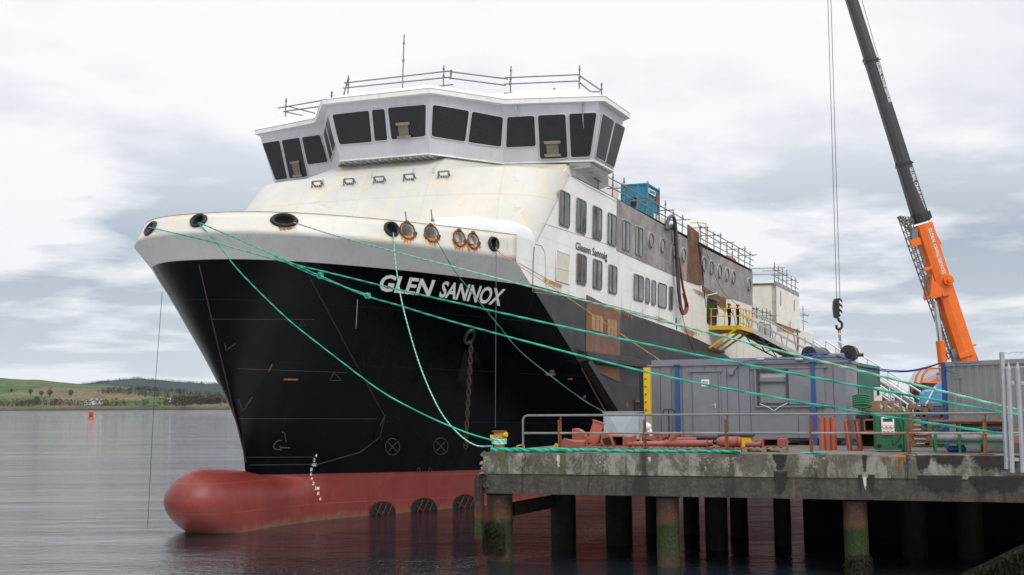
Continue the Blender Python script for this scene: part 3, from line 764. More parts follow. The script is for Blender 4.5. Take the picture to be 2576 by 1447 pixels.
# red navigation buoy
g = WP(229, 1054, z=0); g.y *= .96; g.x *= .96; g.z = 0
e = empty('navigation_buoy', g, 0, 'red can shaped navigation buoy afloat on the open water', 'buoy')
k = g.y / 426
m = MB(); m.tube([(0, 0, -.3), (0, 0, .2), (0, 0, .5)], [1.2 * k, 1.25 * k, 1.1 * k], 20); m.build('float', M['rustred'], e)
m = MB(); m.tube([(0, 0, .45), (0, 0, .8)], [1.05 * k, .95 * k], 20); m.build('collar', M['rustred2'], e)
m = MB(); m.tube([(0, 0, .8), (0, 0, .85), (0, 0, 2.6), (0, 0, 2.7)], [.3, .78 * k, .72 * k, .5], 8); m.build('body', M['redplas'], e)
for a in range(4):
    q = a * math.pi / 2 + .4; m = MB(); m.beam((math.cos(q) * .8 * k, math.sin(q) * .8 * k, .6), (math.cos(q) * .75 * k, math.sin(q) * .75 * k, 2.75), .08); m.build('ladder', M['redplas'], e)
m = MB(); m.tube([(0, 0, 2.7), (0, 0, 2.95), (0, 0, 3.1)], [.12, .12, .05], 8); m.build('lamp', M['cement'], e)

# ------------------------------------------------------------------ air between here and the hills
N = NT('damp_air'); N.n.remove(N.b)
v = N.n.new('ShaderNodeVolumePrincipled'); v.inputs['Density'].default_value = HAZE; v.inputs['Color'].default_value = (.82, .88, .97, 1); v.inputs['Anisotropy'].default_value = .2
N.link(v.outputs[0], N.out.inputs['Volume'])
m = MB(); m.box((0, 3100, 119), (10600, 7000, 246)); hz_o = m.build('haze', N.m); tag(hz_o, kind='stuff')
scn.cycles.volume_bounces = 0; scn.cycles.volume_max_steps = 64
# ------------------------------------------------------------------ the ferry (frame: x to port, y aft, z up)
ship = bpy.data.objects.new('ferry', None); COL.objects.link(ship)
ship.matrix_world = SHIP_M
tag(ship, 'large unfinished black and white car ferry with red bulbous bow moored beside the quay', 'ship')
S0 = [(-2.5, .9), (0.0, .45), (1.96, 0.0), (3.3, -.34), (4.17, -.75), (5.66, -1.65), (7.74, -2.7), (9.4, -3.3), (10.0, -3.42), (10.8, -3.85)]
S0c = catmull([(a, b, 0) for a, b in S0], 8); S0t = [(p.x, p.y) for p in S0c]
def s0(z): return interp(z, S0t)
def send(z): return 6.2 + 1.9 * (10.8 - z)
def gfun(u, z):
    u = max(0, min(1, u))
    w = max(0, min(1, (z - 1.2) / 9.6)) ** 2.0
    gl = u + .55 * u * (1 - u); gh = u ** .39
    return (1 - w) * gl + w * gh
def half(s, z):
    a, b = s0(z), send(z)
    return 8.5 * gfun((s - a) / (b - a), z) if s > a else 0.0
UU = [(k / 46) ** 2.6 for k in range(47)]
def hull_rows(zs, sign):
    rows = []
    for z in zs:
        a, b = s0(z), send(z)
        rows.append([(sign * 8.5 * gfun(u, z), a + (b - a) * u, z) for u in UU])
    return rows
def both(m, zs, off=0):
    for sg in (1, -1): m.grid(hull_rows(zs, sg), True, flip=(sg < 0))
zb = [1.96 + (9.95 - 1.96) * k / 26 for k in range(27)]
m = MB(); both(m, zb)
hull_black = m.build('bow_shell', M['hullblack'], ship, merge=True)
m = MB(); both(m, [9.95, 10.2, 10.5, 10.8]); m.build('grey_strake', M['strake'], ship, merge=True)
# underwater body with the bulb
ZC = .90
def bulb(s):
    """half width, top and bottom of the bulb at station s"""
    tip = -3.95
    if s <= tip: return 0, 0, 0
    q = min(1, (s - tip) / 1.55); e = math.sqrt(max(0, 1 - (1 - q) ** 2.5))
    fade = smooth((s - 0.2) / 9)
    return 1.30 * e * (1 - .30 * fade), (1.40 - .16 * smooth((s + 2.6) / 3.2)) * e, 2.9 * e
def smax(a, b, k):
    h = max(0, min(1, .5 + .5 * (a - b) / k)); return b + (a - b) * h + k * h * (1 - h)
def sect(s, n=34):
    wv, tp, bt = bulb(s); out = []
    if s > -.6: tp = lerp(tp, 1.96 - ZC, smooth((s + .6) / 1.4))
    for k in range(n + 1):
        th = -math.pi / 2 + math.pi * k / n
        c, d = math.cos(th), math.sin(th)
        z = ZC + d * (tp if d > 0 else bt); t = wv * c
        if s > 0:
            zz_ = min(z, 1.96); hw = half(s, max(zz_, -2.0)) * (1 if z > -.8 else max(0, 1 - (-.8 - z) * .5))
            t = smax(t, hw, .02 + 1.25 * c)
        out.append((t, s + max(0, 1.35 - z) ** 2 * .62 * smooth((1.4 - s) / 5), z))
    return out
ST = [-3.95, -3.945, -3.93, -3.89, -3.80, -3.65, -3.4, -3.1, -2.7, -2.3, -1.9, -1.5, -1.1, -.7, -.3, .1, .5, 1.0, 1.5, 2, 2.6, 3.3, 4, 5, 6, 7, 8.2, 9.5, 11, 12.5, 14, 16, 18, 20, 22, 24, 27]
secs = [sect(s) for s in ST]
m = MB(); m.grid(secs, True); m.grid([[(-a, b, c) for a, b, c in r] for r in secs], True)
# flat run of the side under the paint line, back to the stern
for sg in (1, -1):
    m.grid([[(sg * 8.5, s, z) for s in (27, 40, 72, 76)] for z in (1.96, -1.2)], False)
under = m.build('red_underbody', M['hullred'], ship, merge=True)
# --- flat side: from the flare knuckle aft, port and starboard
def side_rows(sg):
    rows = []
    for z in [1.96 + (10.8 - 1.96) * k / 12 for k in range(13)]:
        rows.append([(sg * 8.5, lerp(send(z), 76.0, q), z) for q in (0, .1, .3, .6, 1)])
    return rows
m = MB(); m.grid(side_rows(1), False); m.grid(side_rows(-1), False)
# side above the main deck up to z 12.9 / 15.6
YF = 7.9                     # where the house side starts at bulwark height
T_ = 8.5
TOPZ = 15.55
def quadside(m, s0_, s1_, z0_, z1_, t=T_):
    for sg in (1, -1): m.add([(sg * t, s0_, z0_), (sg * t, s1_, z0_), (sg * t, s1_, z1_), (sg * t, s0_, z1_)], [(0, 1, 2, 3)])
# white house side (front edge follows the raked front)
pz = SP(1340, 612, t=T_)
for sg in (1, -1):
    m.add([(sg * T_, 6.2, 10.8), (sg * T_, 49.0, 10.8), (sg * T_, 49.0, 12.9), (sg * T_, 9.3, 12.9), (sg * T_, 8.3, 11.9), (sg * T_, 6.2, 11.9)], [(0, 1, 2, 3, 4, 5)])
    m.add([(sg * T_, 9.3, 12.9), (sg * T_, 18.45, 12.9), (sg * T_, 18.45, TOPZ), (sg * T_, 12.0, TOPZ)], [(0, 1, 2, 3)])
    m.add([(sg * T_, 49.0, 10.8), (sg * T_, 76, 10.8), (sg * T_, 73.5, 12.3), (sg * T_, 49.0, 11.9)], [(0, 1, 2, 3)])
side = m.build('ship_side', M['side'], ship, normals=False)
# transom
m = MB(); m.add([(-8.5, 76, -1), (8.5, 76, -1), (8.5, 76, 10.8), (-8.5, 76, 10.8)], [(0, 1, 2, 3)]); m.build('transom', M['side'], ship)
# bare metal bands on the side (proud by 3 cm)
def slab(name, poly_sz, mat, th=.03, t=T_, parent=None, sgs=(1,)):
    m = MB()
    for sg in sgs: m = MB(); m.prism([(sg * t, a, b) for a, b in poly_sz], (sg * th, 0, 0)); o = m.build(name, mat, parent or ship)
    return o
slab('bare_metal_band', [(18.45, 12.9), (31.4, 12.72), (31.4, 15.35), (18.45, 15.55)], M['bare'], sgs=(1, -1))
slab('bare_metal_band', [(34.9, 12.82), (38.5, 12.55), (41.9, 12.6), (41.9, 12.7), (49.0, 12.8), (49.0, 15.32), (34.9, 15.28)], M['bare'], sgs=(1, -1))
a = SP(1753.5, 590, t=T_).y
slab('rusty_side_plate', [(31.4, 12.72), (34.0, 12.75), (34.0, 16.1), (31.4, 16.25)], M['rustplate'], .05)
slab('rusty_side_plate', [(34.0, 12.75), (34.9, 12.85), (34.9, 15.3), (34.0, 15.3)], M['rustplate'], .03)
slab('rusty_side_plate', [(34.9, 12.82), (34.9, 12.5), (36, 12.3), (41.0, 11.6), (41.0, 12.58), (38.5, 12.56)], M['rustplate'], .03)
# brown primer patch with the two boarded openings
bp = [SP(1475, 742, t=T_), SP(1559, 785, t=T_), SP(1559, 906, t=T_), SP(1475, 886, t=T_)]
s_a, s_b = bp[0].y, bp[1].y
bro = slab('brown_primer_patch', [(s_a, bp[0].z), (s_b, bp[1].z), (s_b, 6.2), (s_a, 6.8)], M['brownpatch'], .035)
for (x0, x1, y0, y1) in ((1486, 1514, 790, 836), (1526, 1549, 800, 848)):
    q = [SP(x0, y0, t=T_), SP(x1, y0 + 8, t=T_), SP(x1, y1, t=T_), SP(x0, y1 - 5, t=T_)]
    m = MB(); zt, zbm = (q[0].z + q[1].z) / 2, (q[2].z + q[3].z) / 2
    m.prism(rounded([(T_ + .04, q[0].y, zt), (T_ + .04, q[1].y, zt), (T_ + .04, q[1].y, zbm), (T_ + .04, q[0].y, zbm)], .15), (.03, 0, 0))
    ob = m.build('boarded_window', M['osb'], bro)
    m = MB()
    for k in (.33, .66):
        m = MB(); m.box((T_ + .09, lerp(q[0].y, q[1].y, k), (zt + zbm) / 2), (.04, .06, abs(zt - zbm) * 1.03)); m.build('batten', M['wood'], bro)
M['rail_edge'] = paint('worn_rusty_edge', (.42, .34, .24), .6, var=.3, vs=2, dirt=(.25, .12, .05), damt=.9, ds=1.5)
# --- bulwark round the bow, with real holes for the fairleads
def kn(s, sg): return Vector((sg * half(s, 10.8), s, 10.8))
def bul(u, sg, v):
    a, b = s0(10.8), send(10.8); s = a + (b - a) * u
    t = 8.5 * gfun(u, 10.8)
    lean = .46 * v * (1 - u) ** .8
    # inward normal in plan
    du = 1e-3; t2 = 8.5 * gfun(min(1, u + du), 10.8); nx, ny = (b - a) * du, -(t2 - t)
    L = math.hypot(nx, ny) or 1; nx, ny = nx / L, ny / L
    if u > .97: nx, ny = 1, 0
    h = lerp(.88, 1.12, u ** 1.2)
    return Vector((sg * (t - nx * lean if u > 0 else 0), s - ny * lean if u > 0 else s + lean, 10.8 + h * v))
UB = [0, .0002, .0008, .002, .004, .007] + [(k / 60) ** 1.8 for k in range(5, 61)]
outer = []
for v in (0, .25, .5, .75, 1):
    outer.append([bul(u, -1, v) for u in UB[::-1]] + [bul(u, 1, v) for u in UB[1:]])
cen = Vector((0, 6, 11.3))
def inward(p, d):
    q = Vector((p.x, p.y - 7.5, 0)); return p - q.normalized() * d
inner = [[inward(p, .09) for p in r] for r in outer]
m = MB(); ring = outer + inner[::-1]
nc = len(outer[0])
m.grid(ring + [outer[0]], True)
m.add([r[0] for r in ring], [list(range(len(ring)))]); m.add([r[-1] for r in ring], [list(range(len(ring)))[::-1]])
bulw = m.build('bulwark', M['bulwark'], ship, merge=True)
m = MB(); m.tube([p + Vector((0, 0, .006)) for p in outer[-1]], .016, 5); m.build('bulwark_rail', M['rail_edge'], ship)
bb = BVHTree.FromPolygons([tuple(p) for r in outer for p in r], [(i * nc + j, i * nc + j + 1, (i + 1) * nc + j + 1, (i + 1) * nc + j) for i in range(4) for j in range(nc - 1)])
def hit(bvh, x, y):
    d = (SHIP_I.to_3x3() @ ray(x, y)).normalized()
    h = bvh.ray_cast(CAM_S, d)
    if h[0] is None: return None, None
    n = h[1]; n = -n if n.dot(d) > 0 else n
    return h[0], n
chocks = [  # x, y, half width, half height (metres), kind
    (380, 576, .36, .30, 'b'), (500, 556, .34, .27, 'b'), (715, 555, .46, .27, 'b'), (985, 577, .30, .29, 'b'),
    (1025, 581, .31, .33, 'r'), (1085, 588, .31, .33, 'r'), (1155, 600, .28, .31, 'r'), (1190, 606, .27, .31, 'r'), (1241, 614, .26, .28, 'b')]
cut = MB(); fair = []
for (x, y, hw, hh, kd) in chocks:
    p, n = hit(bb, x, y)
    if p is None: p, n = hit(bb, x + 6, y)
    if p is None: continue
    sx = n.cross(Vector((0, 0, 1))).normalized(); sx = sx if sx.dot(Vector((1, 0, 0))) > 0 else -sx
    sz = sx.cross(n).normalized(); sz = sz if sz.z > 0 else -sz
    ringp = [p + n * .5 + sx * math.cos(k * math.pi / 12) * hw * .84 + sz * math.sin(k * math.pi / 12) * hh * .84 for k in range(24)]
    cut.prism(ringp, -n * 1.1)
    fair.append((p, n, sx, sz, hw, hh, kd))
cutter = cut.build('cutter', None, ship)
md = bulw.modifiers.new('cut', 'BOOLEAN'); md.operation = 'DIFFERENCE'; md.solver = 'EXACT'; md.object = cutter
bpy.context.view_layer.update()
dg = bpy.context.evaluated_depsgraph_get()
nm = bpy.data.meshes.new_from_object(bulw.evaluated_get(dg)); bulw.modifiers.clear(); bulw.data = nm
bpy.data.objects.remove(cutter)
for i, (p, n, sx, sz, hw, hh, kd) in enumerate(fair):
    m = MB(); prof = ([(.50, -.42), (.54, -.22), (.66, -.03), (.82, .10), (1.0, .10), (1.12, .0)] if kd == 'b' else [(.40, -.75), (.62, -.45), (.84, -.12), (.93, .01), (.99, .015), (1.0, -.01)])
    rows = [[p + n * d + sx * math.cos(k * math.pi / 14) * hw * f + sz * math.sin(k * math.pi / 14) * hh * f for k in range(28)] for f, d in prof]
    m.grid(rows, True, True)
    fr = m.build('fairlead', M['black'] if kd == 'b' else M['cement'], ship)
    if kd == 'r':
        fr['label'] = 'raw rust rimmed fairlead hole'
        m = MB(); rr = random.Random(i)
        pts = [p + n * .02 + sx * math.cos(k * math.pi / 14) * hw * (1.02 + rr.uniform(-.03, .05)) + sz * math.sin(k * math.pi / 14) * hh * (1.02 + rr.uniform(-.03, .05)) for k in range(28)]
        m.tube(pts, .035, 5, closed=True)
        for a in (1.57, -.3, 3.5):
            q = p + n * .03 + sx * math.cos(a) * hw * 1.05 + sz * math.sin(a) * hh * 1.05
            m.box(q, (.12, .10, .16), Quaternion(n, a).to_matrix())
        m.build('rust_rim', M['rust'], fr)
# forecastle deck behind the bulwark
m = MB(); pts = [(.96 * half(s, 10.8), s, 10.75) for s in [-3.9 + k * .6 for k in range(23)]]
m.add([(-a, b, c) for a, b, c in pts][::-1] + pts, [list(range(2 * len(pts)))]); m.build('forecastle_deck', M['strake'], ship)
# --- house front: raked, rounded at the sides
def front_plan(z):
    k = (15.6 - z); sh = .88 * k
    half_ = [(0, 8.85), (3, 8.9), (5.2, 9.15), (6.7, 9.55), (7.5, 10.05), (8.0, 10.6), (8.3, 11.2), (8.46, 11.9), (8.5, 12.6)]
    return [(x, y - sh) for x, y in half_]
rows = []
for z in [10.75 + (15.6 - 10.75) * k / 6 for k in range(7)]:
    h_ = front_plan(z); rows.append([(-x, y, z) for x, y in h_[::-1]] + [(x, y, z) for x, y in h_[1:]])
m = MB(); m.grid(rows, True)
# port/starboard wall pieces between the rounded corner and the flat side
for sg in (1, -1):
    m.grid([[(sg * 8.5, 12.6 - .88 * (15.6 - z), z), (sg * 8.497, 12.6, z)] for z in (11.9, 12.9, 14, 15.6)], False)
front = m.build('house_front', M['front'], ship, merge=True)
# boat deck on top
m = MB(); tp = rows[-1]; m.add(list(tp) + [(8.5, 49, 15.5), (-8.5, 49, 15.5)], [list(range(len(tp) + 2))])
m.build('boat_deck', M['strake'], ship)
m = MB(); m.add([(-8.5, 49, 10.8), (8.5, 49, 10.8), (8.5, 49, 15.5), (-8.5, 49, 15.5)], [(0, 1, 2, 3)])
m.add([(-8.45, 49, 10.9), (8.45, 49, 10.9), (8.45, 76, 10.9), (-8.45, 76, 10.9)], [(0, 1, 2, 3)])
m.build('aft_deck', M['strake'], ship)
# five little frames with spotlight brackets on the front, welds and scars
bf = BVHTree.FromPolygons([tuple(p) for r in rows for p in r], [(i * 17 + j, i * 17 + j + 1, (i + 1) * 17 + j + 1, (i + 1) * 17 + j) for i in range(6) for j in range(16)])
for (x, y) in ((800, 470), (880, 464), (956, 459), (1031, 453), (1117, 446)):
    p, n = hit(bf, x, y)
    if p is None: continue
    sx = Vector((1, 0, 0)); dn = sx.cross(n).normalized(); dn = -dn if dn.z > 0 else dn
    m = MB(); a, b = p - sx * .26 - dn * .1 + n * .25, p + sx * .26 - dn * .1 + n * .25
    m.beam(a, b, .06); m.beam(a, a + Vector((0, 0, -.30)), .05); m.beam(b, b + Vector((0, 0, -.30)), .05)
    m.beam(a + n * -.28, a, .05); m.beam(b + n * -.28, b, .05)
    for k in (-.12, .0, .12): m.cyl(p + sx * k + n * .0, p + sx * k + n * .08, .04, 8)
    m.build('bracket', M['strake'] if 0 else M['scaf'], ship)
m = MB()
for (x, y, l) in ((935, 437, .5), (1040, 428, .6), (1090, 424, .45), (812, 448, .4)):
    p, n = hit(bf, x, y + 12)
    if p: m.box(p, (.07, .06, l))
m.build('weld_scar', M['strake'], ship)
# --- wheelhouse -----------------------------------------------------
ZT, ZB = 19.16, 16.46
top = [(2.95, 8.42), (5.35, 11.35), (9.98, 12.46), (10.05, 15.9), (8.6, 17.2), (5.2, 17.2), (3.2, 19)]
bot = [(2.44, 9.42), (4.80, 12.47), (9.14, 13.32), (9.2, 15.9), (8.2, 16.9), (5.0, 17.0), (3.0, 18.8)]
def sym(pl): return [(-x, y) for x, y in pl[::-1]] + pl
wt, wb = sym(top), sym(bot)
inset = .93
def ins(pl, d):
    out = []
    for x, y in pl:
        c = Vector((0, 14.2)); v = Vector((x, y)) - c; L = v.length
        out.append(tuple(c + v * (1 - d / L)))
    return out
def planar_top():
    """make every wall facet flat: top corners are where neighbouring facet planes meet"""
    rough = ins(wt, .28); h0 = len(wt) // 2; P_ = []
    for i in range(-1, 4):
        ia, ib = (h0 - 1, h0) if i < 0 else (h0 + i, h0 + i + 1)
        A, B_ = Vector((*wb[ia], ZB)), Vector((*wb[ib], ZB))
        C_ = (Vector((*rough[ia], ZT)) + Vector((*rough[ib], ZT))) / 2
        P_.append((A, (B_ - A).cross(C_ - A).normalized()))
    out = []
    for i in range(4):
        (a1, n1), (a2, n2) = P_[i], P_[i + 1]
        c1 = n1.dot(a1) - n1.z * ZT; c2 = n2.dot(a2) - n2.z * ZT
        det = n1.x * n2.y - n2.x * n1.y
        out.append(((c1 * n2.y - c2 * n1.y) / det, (n1.x * c2 - n2.x * c1) / det))
    half_ = out + rough[h0 + 4:]
    return [(-x, y) for x, y in half_[::-1]] + half_
wt_w = planar_top()
wh = ship
m = MB(); n_ = len(wt)
m.add([(x, y, ZB) for x, y in wb] + [(x, y, ZT - .02) for x, y in wt_w], [(i, (i + 1) % n_, n_ + (i + 1) % n_, n_ + i) for i in range(n_)])
m.add([(x, y, ZB) for x, y in wb], [list(range(n_))[::-1]])
walls = m.build('wheelhouse_wall', M['bridge'], wh)
# thin ledge round the foot
m = MB()
for i in range(2, n_ - 1 - 2):
    a, b = wb[i], wb[i + 1]
    m.beam((a[0], a[1], ZB), (b[0], b[1], ZB), .10, .07)
m.build('foot_ledge', M['white'], wh)
# eave band and roof
m = MB()
m.add([(x, y, ZT - .10) for x, y in wt] + [(x, y, ZT + .12) for x, y in wt], [(i, (i + 1) % n_, n_ + (i + 1) % n_, n_ + i) for i in range(n_)])
m.add([(x, y, ZT - .10) for x, y in wt], [list(range(n_))[::-1]])
m.build('eave', M['roofwhite'], wh)
m = MB(); ri = ins(wt, 1.5)
m.add([(x, y, ZT + .12) for x, y in wt] + [(x, y, ZT + .70) for x, y in ri], [(i, (i + 1) % n_, n_ + (i + 1) % n_, n_ + i) for i in range(n_)] + [list(range(n_, 2 * n_))])
m.build('wheelhouse_roof', M['roofwhite'], wh)
m = MB()
for i in range(n_):
    a, b = wt[i], wt[(i + 1) % n_]
    m.tube([(a[0], a[1], ZT + .125), (b[0], b[1], ZT + .125)], .022, 5)
m.build('roof_edge_rust', M['strake'], wh)
# facets: helper plane through bottom edge and top edge (port facets)
def facet(i):  # edge i -> i+1 in the port half lists
    a = Vector((*bot[i], ZB)); b = Vector((*bot[i + 1], ZB)); L = len(top)
    idx = len(wt) // 2 + i
    c = Vector((*wt_w[idx + 1], ZT)); d = Vector((*wt_w[idx], ZT))
    n = (b - a).cross(d - a).normalized(); return a, n
def facet_center():
    idx = len(wt) // 2 - 1
    a = Vector((*wb[idx], ZB)); b = Vector((*wb[idx + 1], ZB)); d = Vector((*wt_w[idx], ZT))
    return a, (b - a).cross(d - a).normalized()
def window(px4, pl, mirror=False, boarded=False, both=False):
    a, n = pl
    if n.dot(CAM_S - a) < 0: n = -n
    q = [SPP(x, y, a, n) for x, y in px4]
    q = rounded(q, .14, 4)
    if boarded:
        pass
    m = MB(); m.prism([p + n * .02 for p in q], n * .03)
    o = m.build('window', M['wglass'], wh)
    # pressed rim
    m = MB(); m.tube([p + n * .03 for p in q], .03, 5, closed=True); m.build('rim', M['bridge'], o)
    if both:
        fl = lambda v: Vector((-v.x, v.y, v.z))
        m = MB(); m.prism([fl(p + n * .02) for p in q], fl(n * .03)); o2 = m.build('window', M['wglass'], wh)
        m = MB(); m.tube([fl(p + n * .03) for p in q], .03, 5, closed=True); m.build('rim', M['bridge'], o2)
        return o, q, n, o2
    return o, q, n
def z1q(pts): return [Z(x, y, 900, 100, 2.0673) for x, y in pts]
def z2q(pts): return [Z(x, y, 1700, 100, 2.067) for x, y in pts]
FC = facet_center()
def board(o, cx, cy, pl, w=.32, h=.62, tilt=0.0):
    a, n = pl
    if n.dot(CAM_S - a) < 0: n = -n
    p = SPP(cx, cy, a, n) + n * .10
    sx = Vector((0, 0, 1)).cross(n).normalized(); sy = n.cross(sx).normalized()
    Mx = Matrix((sx, sy, n)).transposed() @ Matrix.Rotation(tilt, 3, 'Z')
    m = MB(); m.box(p, (w * 2 * .8, h, .03), Mx); bd = m.build('board', M['osbgrey'], o)
    m = MB()
    for k in (-1, 1): m = MB(); m.box(p + Mx @ Vector((0, k * h * .5, .03)), (w * 2.2, .13, .05), Mx); m.build('batten', M['wood'], o[3] if isinstance(o, tuple) else o)
window(z1q([(888, 740), (1195, 705), (1222, 970), (950, 992)]), FC)
window(z1q([(1215, 700), (1325, 692), (1350, 955), (1240, 962)]), FC)
o, q, n = window(z1q([(1347, 683), (1668, 655), (1664, 924), (1378, 952)]), FC)
board(o, 1018, 328, FC, .33, .62)
F0 = facet(0)
window(z1q([(1712, 656), (2018, 708), (1985, 968), (1702, 922)]), F0, both=True)
window(z2q([(385, 712), (645, 762), (628, 1012), (350, 972)]), F0, both=True)
F1 = facet(1)
window(z2q([(680, 760), (908, 748), (920, 1005), (668, 1015)]), F1, both=True)
o = window(z2q([(932, 745), (1165, 735), (1184, 1100), (950, 1110)]), F1, both=True)
board(o[0], *Z(1058, 1022, 1700, 100, 2.067), F1, .36, .62)
# the same board on the starboard wing
a, n = F1
pm = SPP(*Z(1058, 1022, 1700, 100, 2.067), a, n if n.dot(CAM_S - a) > 0 else -n)
nn = n if n.dot(CAM_S - a) > 0 else -n
m = MB(); fl = lambda v: Vector((-v.x, v.y, v.z))
sx = fl(Vector((0, 0, 1)).cross(nn).normalized()); nf = fl(nn); sy = sx.cross(nf).normalized()
Mx = Matrix((sx, sy, nf)).transposed(); pf = fl(pm + nn * .10)
m.box(pf, (.5, .72, .03), Mx); bd = m.build('board', M['osbgrey'], o[3])
m = MB()
for k in (-1, 1): m = MB(); m.box(pf + Mx @ Vector((0, k * .36, .03)), (.66, .12, .05), Mx); m.build('batten', M['wood'], o[3] if isinstance(o, tuple) else o)
window(z2q([(1190, 732), (1424, 722), (1368, 1090), (1206, 1097)]), F1, both=True)
F2 = facet(2)
window(z2q([(1460, 730), (1556, 792), (1482, 1134), (1402, 1092)]), F2, both=True)
window(z2q([(1566, 800), (1648, 850), (1556, 1182), (1484, 1142)]), F2, both=True)
# wiper arm and bracket on the port wing
a, n = F1; nn = n if n.dot(CAM_S - a) > 0 else -n
m = MB(); p = SPP(1466, 262, a, nn) + nn * .12; q_ = SPP(1468, 305, a, nn) + nn * .12; q2 = SPP(1469, 322, a, nn) + nn * .06
m.beam(p, q_, .05); m.beam(q_, q2, .03); m.beam(p, p - nn * .2, .08); m.build('wiper', M['galv'], wh)
m = MB(); p = SPP(1299, 263, a, nn) + nn * .1; q_ = SPP(1304, 292, a, nn) + nn * .04; m.beam(p, q_, .06, .10); m.build('bracket', M['bridge'], wh)
# support house under the wheelhouse, white raked
def lerp2(a, b, q): return (a[0] + (b[0] - a[0]) * q, a[1] + (b[1] - a[1]) * q)
base_b = [(3.0, 8.9), (5.0, 9.3), (6.9, 10.3), (7.9, 12.2), (7.9, 15.2), (7.4, 17.2), (4, 17.2)]
base_t = [(2.9, 10.3), (4.75, 12.6), (6.9, 13.1), (7.9, 13.4), (7.9, 15.0), (7.4, 16.6), (4, 16.6)]
bb_, bt_ = sym(base_b), sym(base_t); nb = len(bb_)
m = MB(); m.add([(x, y, 15.5) for x, y in bb_] + [(x, y, ZB - .01) for x, y in bt_], [(i, (i + 1) % nb, nb + (i + 1) % nb, nb + i) for i in range(nb)])
m.build('wheelhouse_base', M['front'], ship)
# ribs under the overhang in the middle
m = MB()
for k in range(15):
    x = -2.4 + k * .34; m.beam((x, 9.55, ZB - .03), (x, 10.45, ZB - .03), .05, .14)
m.build('floor_rib', M['white'], wh)
# gusset carrying the port wing, with the cut corner
for sg in (1, -1):
    m = MB()
    m.prism([(sg * 8.9, 13.45, ZB - .02), (sg * 8.9, 16.0, ZB - .02), (sg * 8.5, 17.2, ZB - .35), (sg * 7.9, 17.2, ZB - .5), (sg * 7.9, 13.3, ZB - .02)], (0, 0, -.12))
    m.prism([(sg * 7.95, 12.2, 15.6), (sg * 7.95, 18.3, 15.6), (sg * 7.95, 18.3, ZB - .5), (sg * 7.95, 17.2, ZB - .1), (sg * 7.95, 13.3, ZB - .1)], (-sg * .1, 0, 0))
    for k in range(4): m.beam((sg * 7.9, 13.6 + k * .8, ZB - .2), (sg * 8.85, 13.6 + k * .8, ZB - .14), .06, .16)
    m.build('wing_gusset', M['white'], ship)
# aft part of the deckhouse behind the wheelhouse
m = MB(); m.box((0, 21.5, 16.7), (12.0, 8.5, 2.3)); m.box((0, 30, 15.9), (9, 7, .9)); m.box((6.2, 29.3, 15.9), (3.0, 4.2, .8))
m.build('deckhouse', M['cream'], ship)
for (y,) in ((18.6,), (21.2,)):
    m = MB(); m.prism(rounded([(6.0, y, 16.4), (6.0, y + .6, 16.4), (6.0, y + .6, 17.2), (6.0, y, 17.2)], .12), (.06, 0, 0)); m.build('window', M['dpane'], ship)
# --- side windows -----------------------------------------------------
def swin(ya, yb, za, zb, kind='double'):
    m = MB(); P_ = rounded([(T_ + .004, ya - .07, za - .07), (T_ + .004, yb + .07, za - .07), (T_ + .004, yb + .07, zb + .07), (T_ + .004, ya - .07, zb + .07)], .19, 5)
    m.prism(P_, (.030, 0, 0)); o = m.build('window', M['seal'], ship)
    m = MB(); m.prism(rounded([(T_ + .036, ya, za), (T_ + .036, yb, za), (T_ + .036, yb, zb), (T_ + .036, ya, zb)], .15, 5), (.02, 0, 0)); m.build('pane', M['pane'], o)
    m = MB(); m.tube(rounded([(T_ + .055, ya, za), (T_ + .055, yb, za), (T_ + .055, yb, zb), (T_ + .055, ya, zb)], .15, 5), .035, 5, closed=True)
    if kind == 'double': m.box((T_ + .065, (ya + yb) / 2 - .03, (za + zb) / 2), (.05, .15, zb - za))
    m.build('frame', M['frame'], o)
for c in (11.24, 13.33, 15.49, 17.62, 19.80, 21.93):
    swin(c - .55, c + .62, 13.08, 14.62)
for c in (13.47, 15.62, 17.84):
    swin(c - .55, c + .62, 10.66, 12.02)
sw = [(1593, 1616, 702, 757), (1622.5, 1631.5, 712, 764), (1638, 1647, 716, 766), (1654, 1674, 721, 775), (1682, 1690, 733, 783)]
for (x0, x1, y0, y1) in sw:
    a = SP(x0, (y0 + y1) / 2, t=T_); b = SP(x1, (y0 + y1) / 2 + 4, t=T_)
    swin(a.y, b.y, 10.68, 12.0, 'double' if x0 == 1593 else 'single')
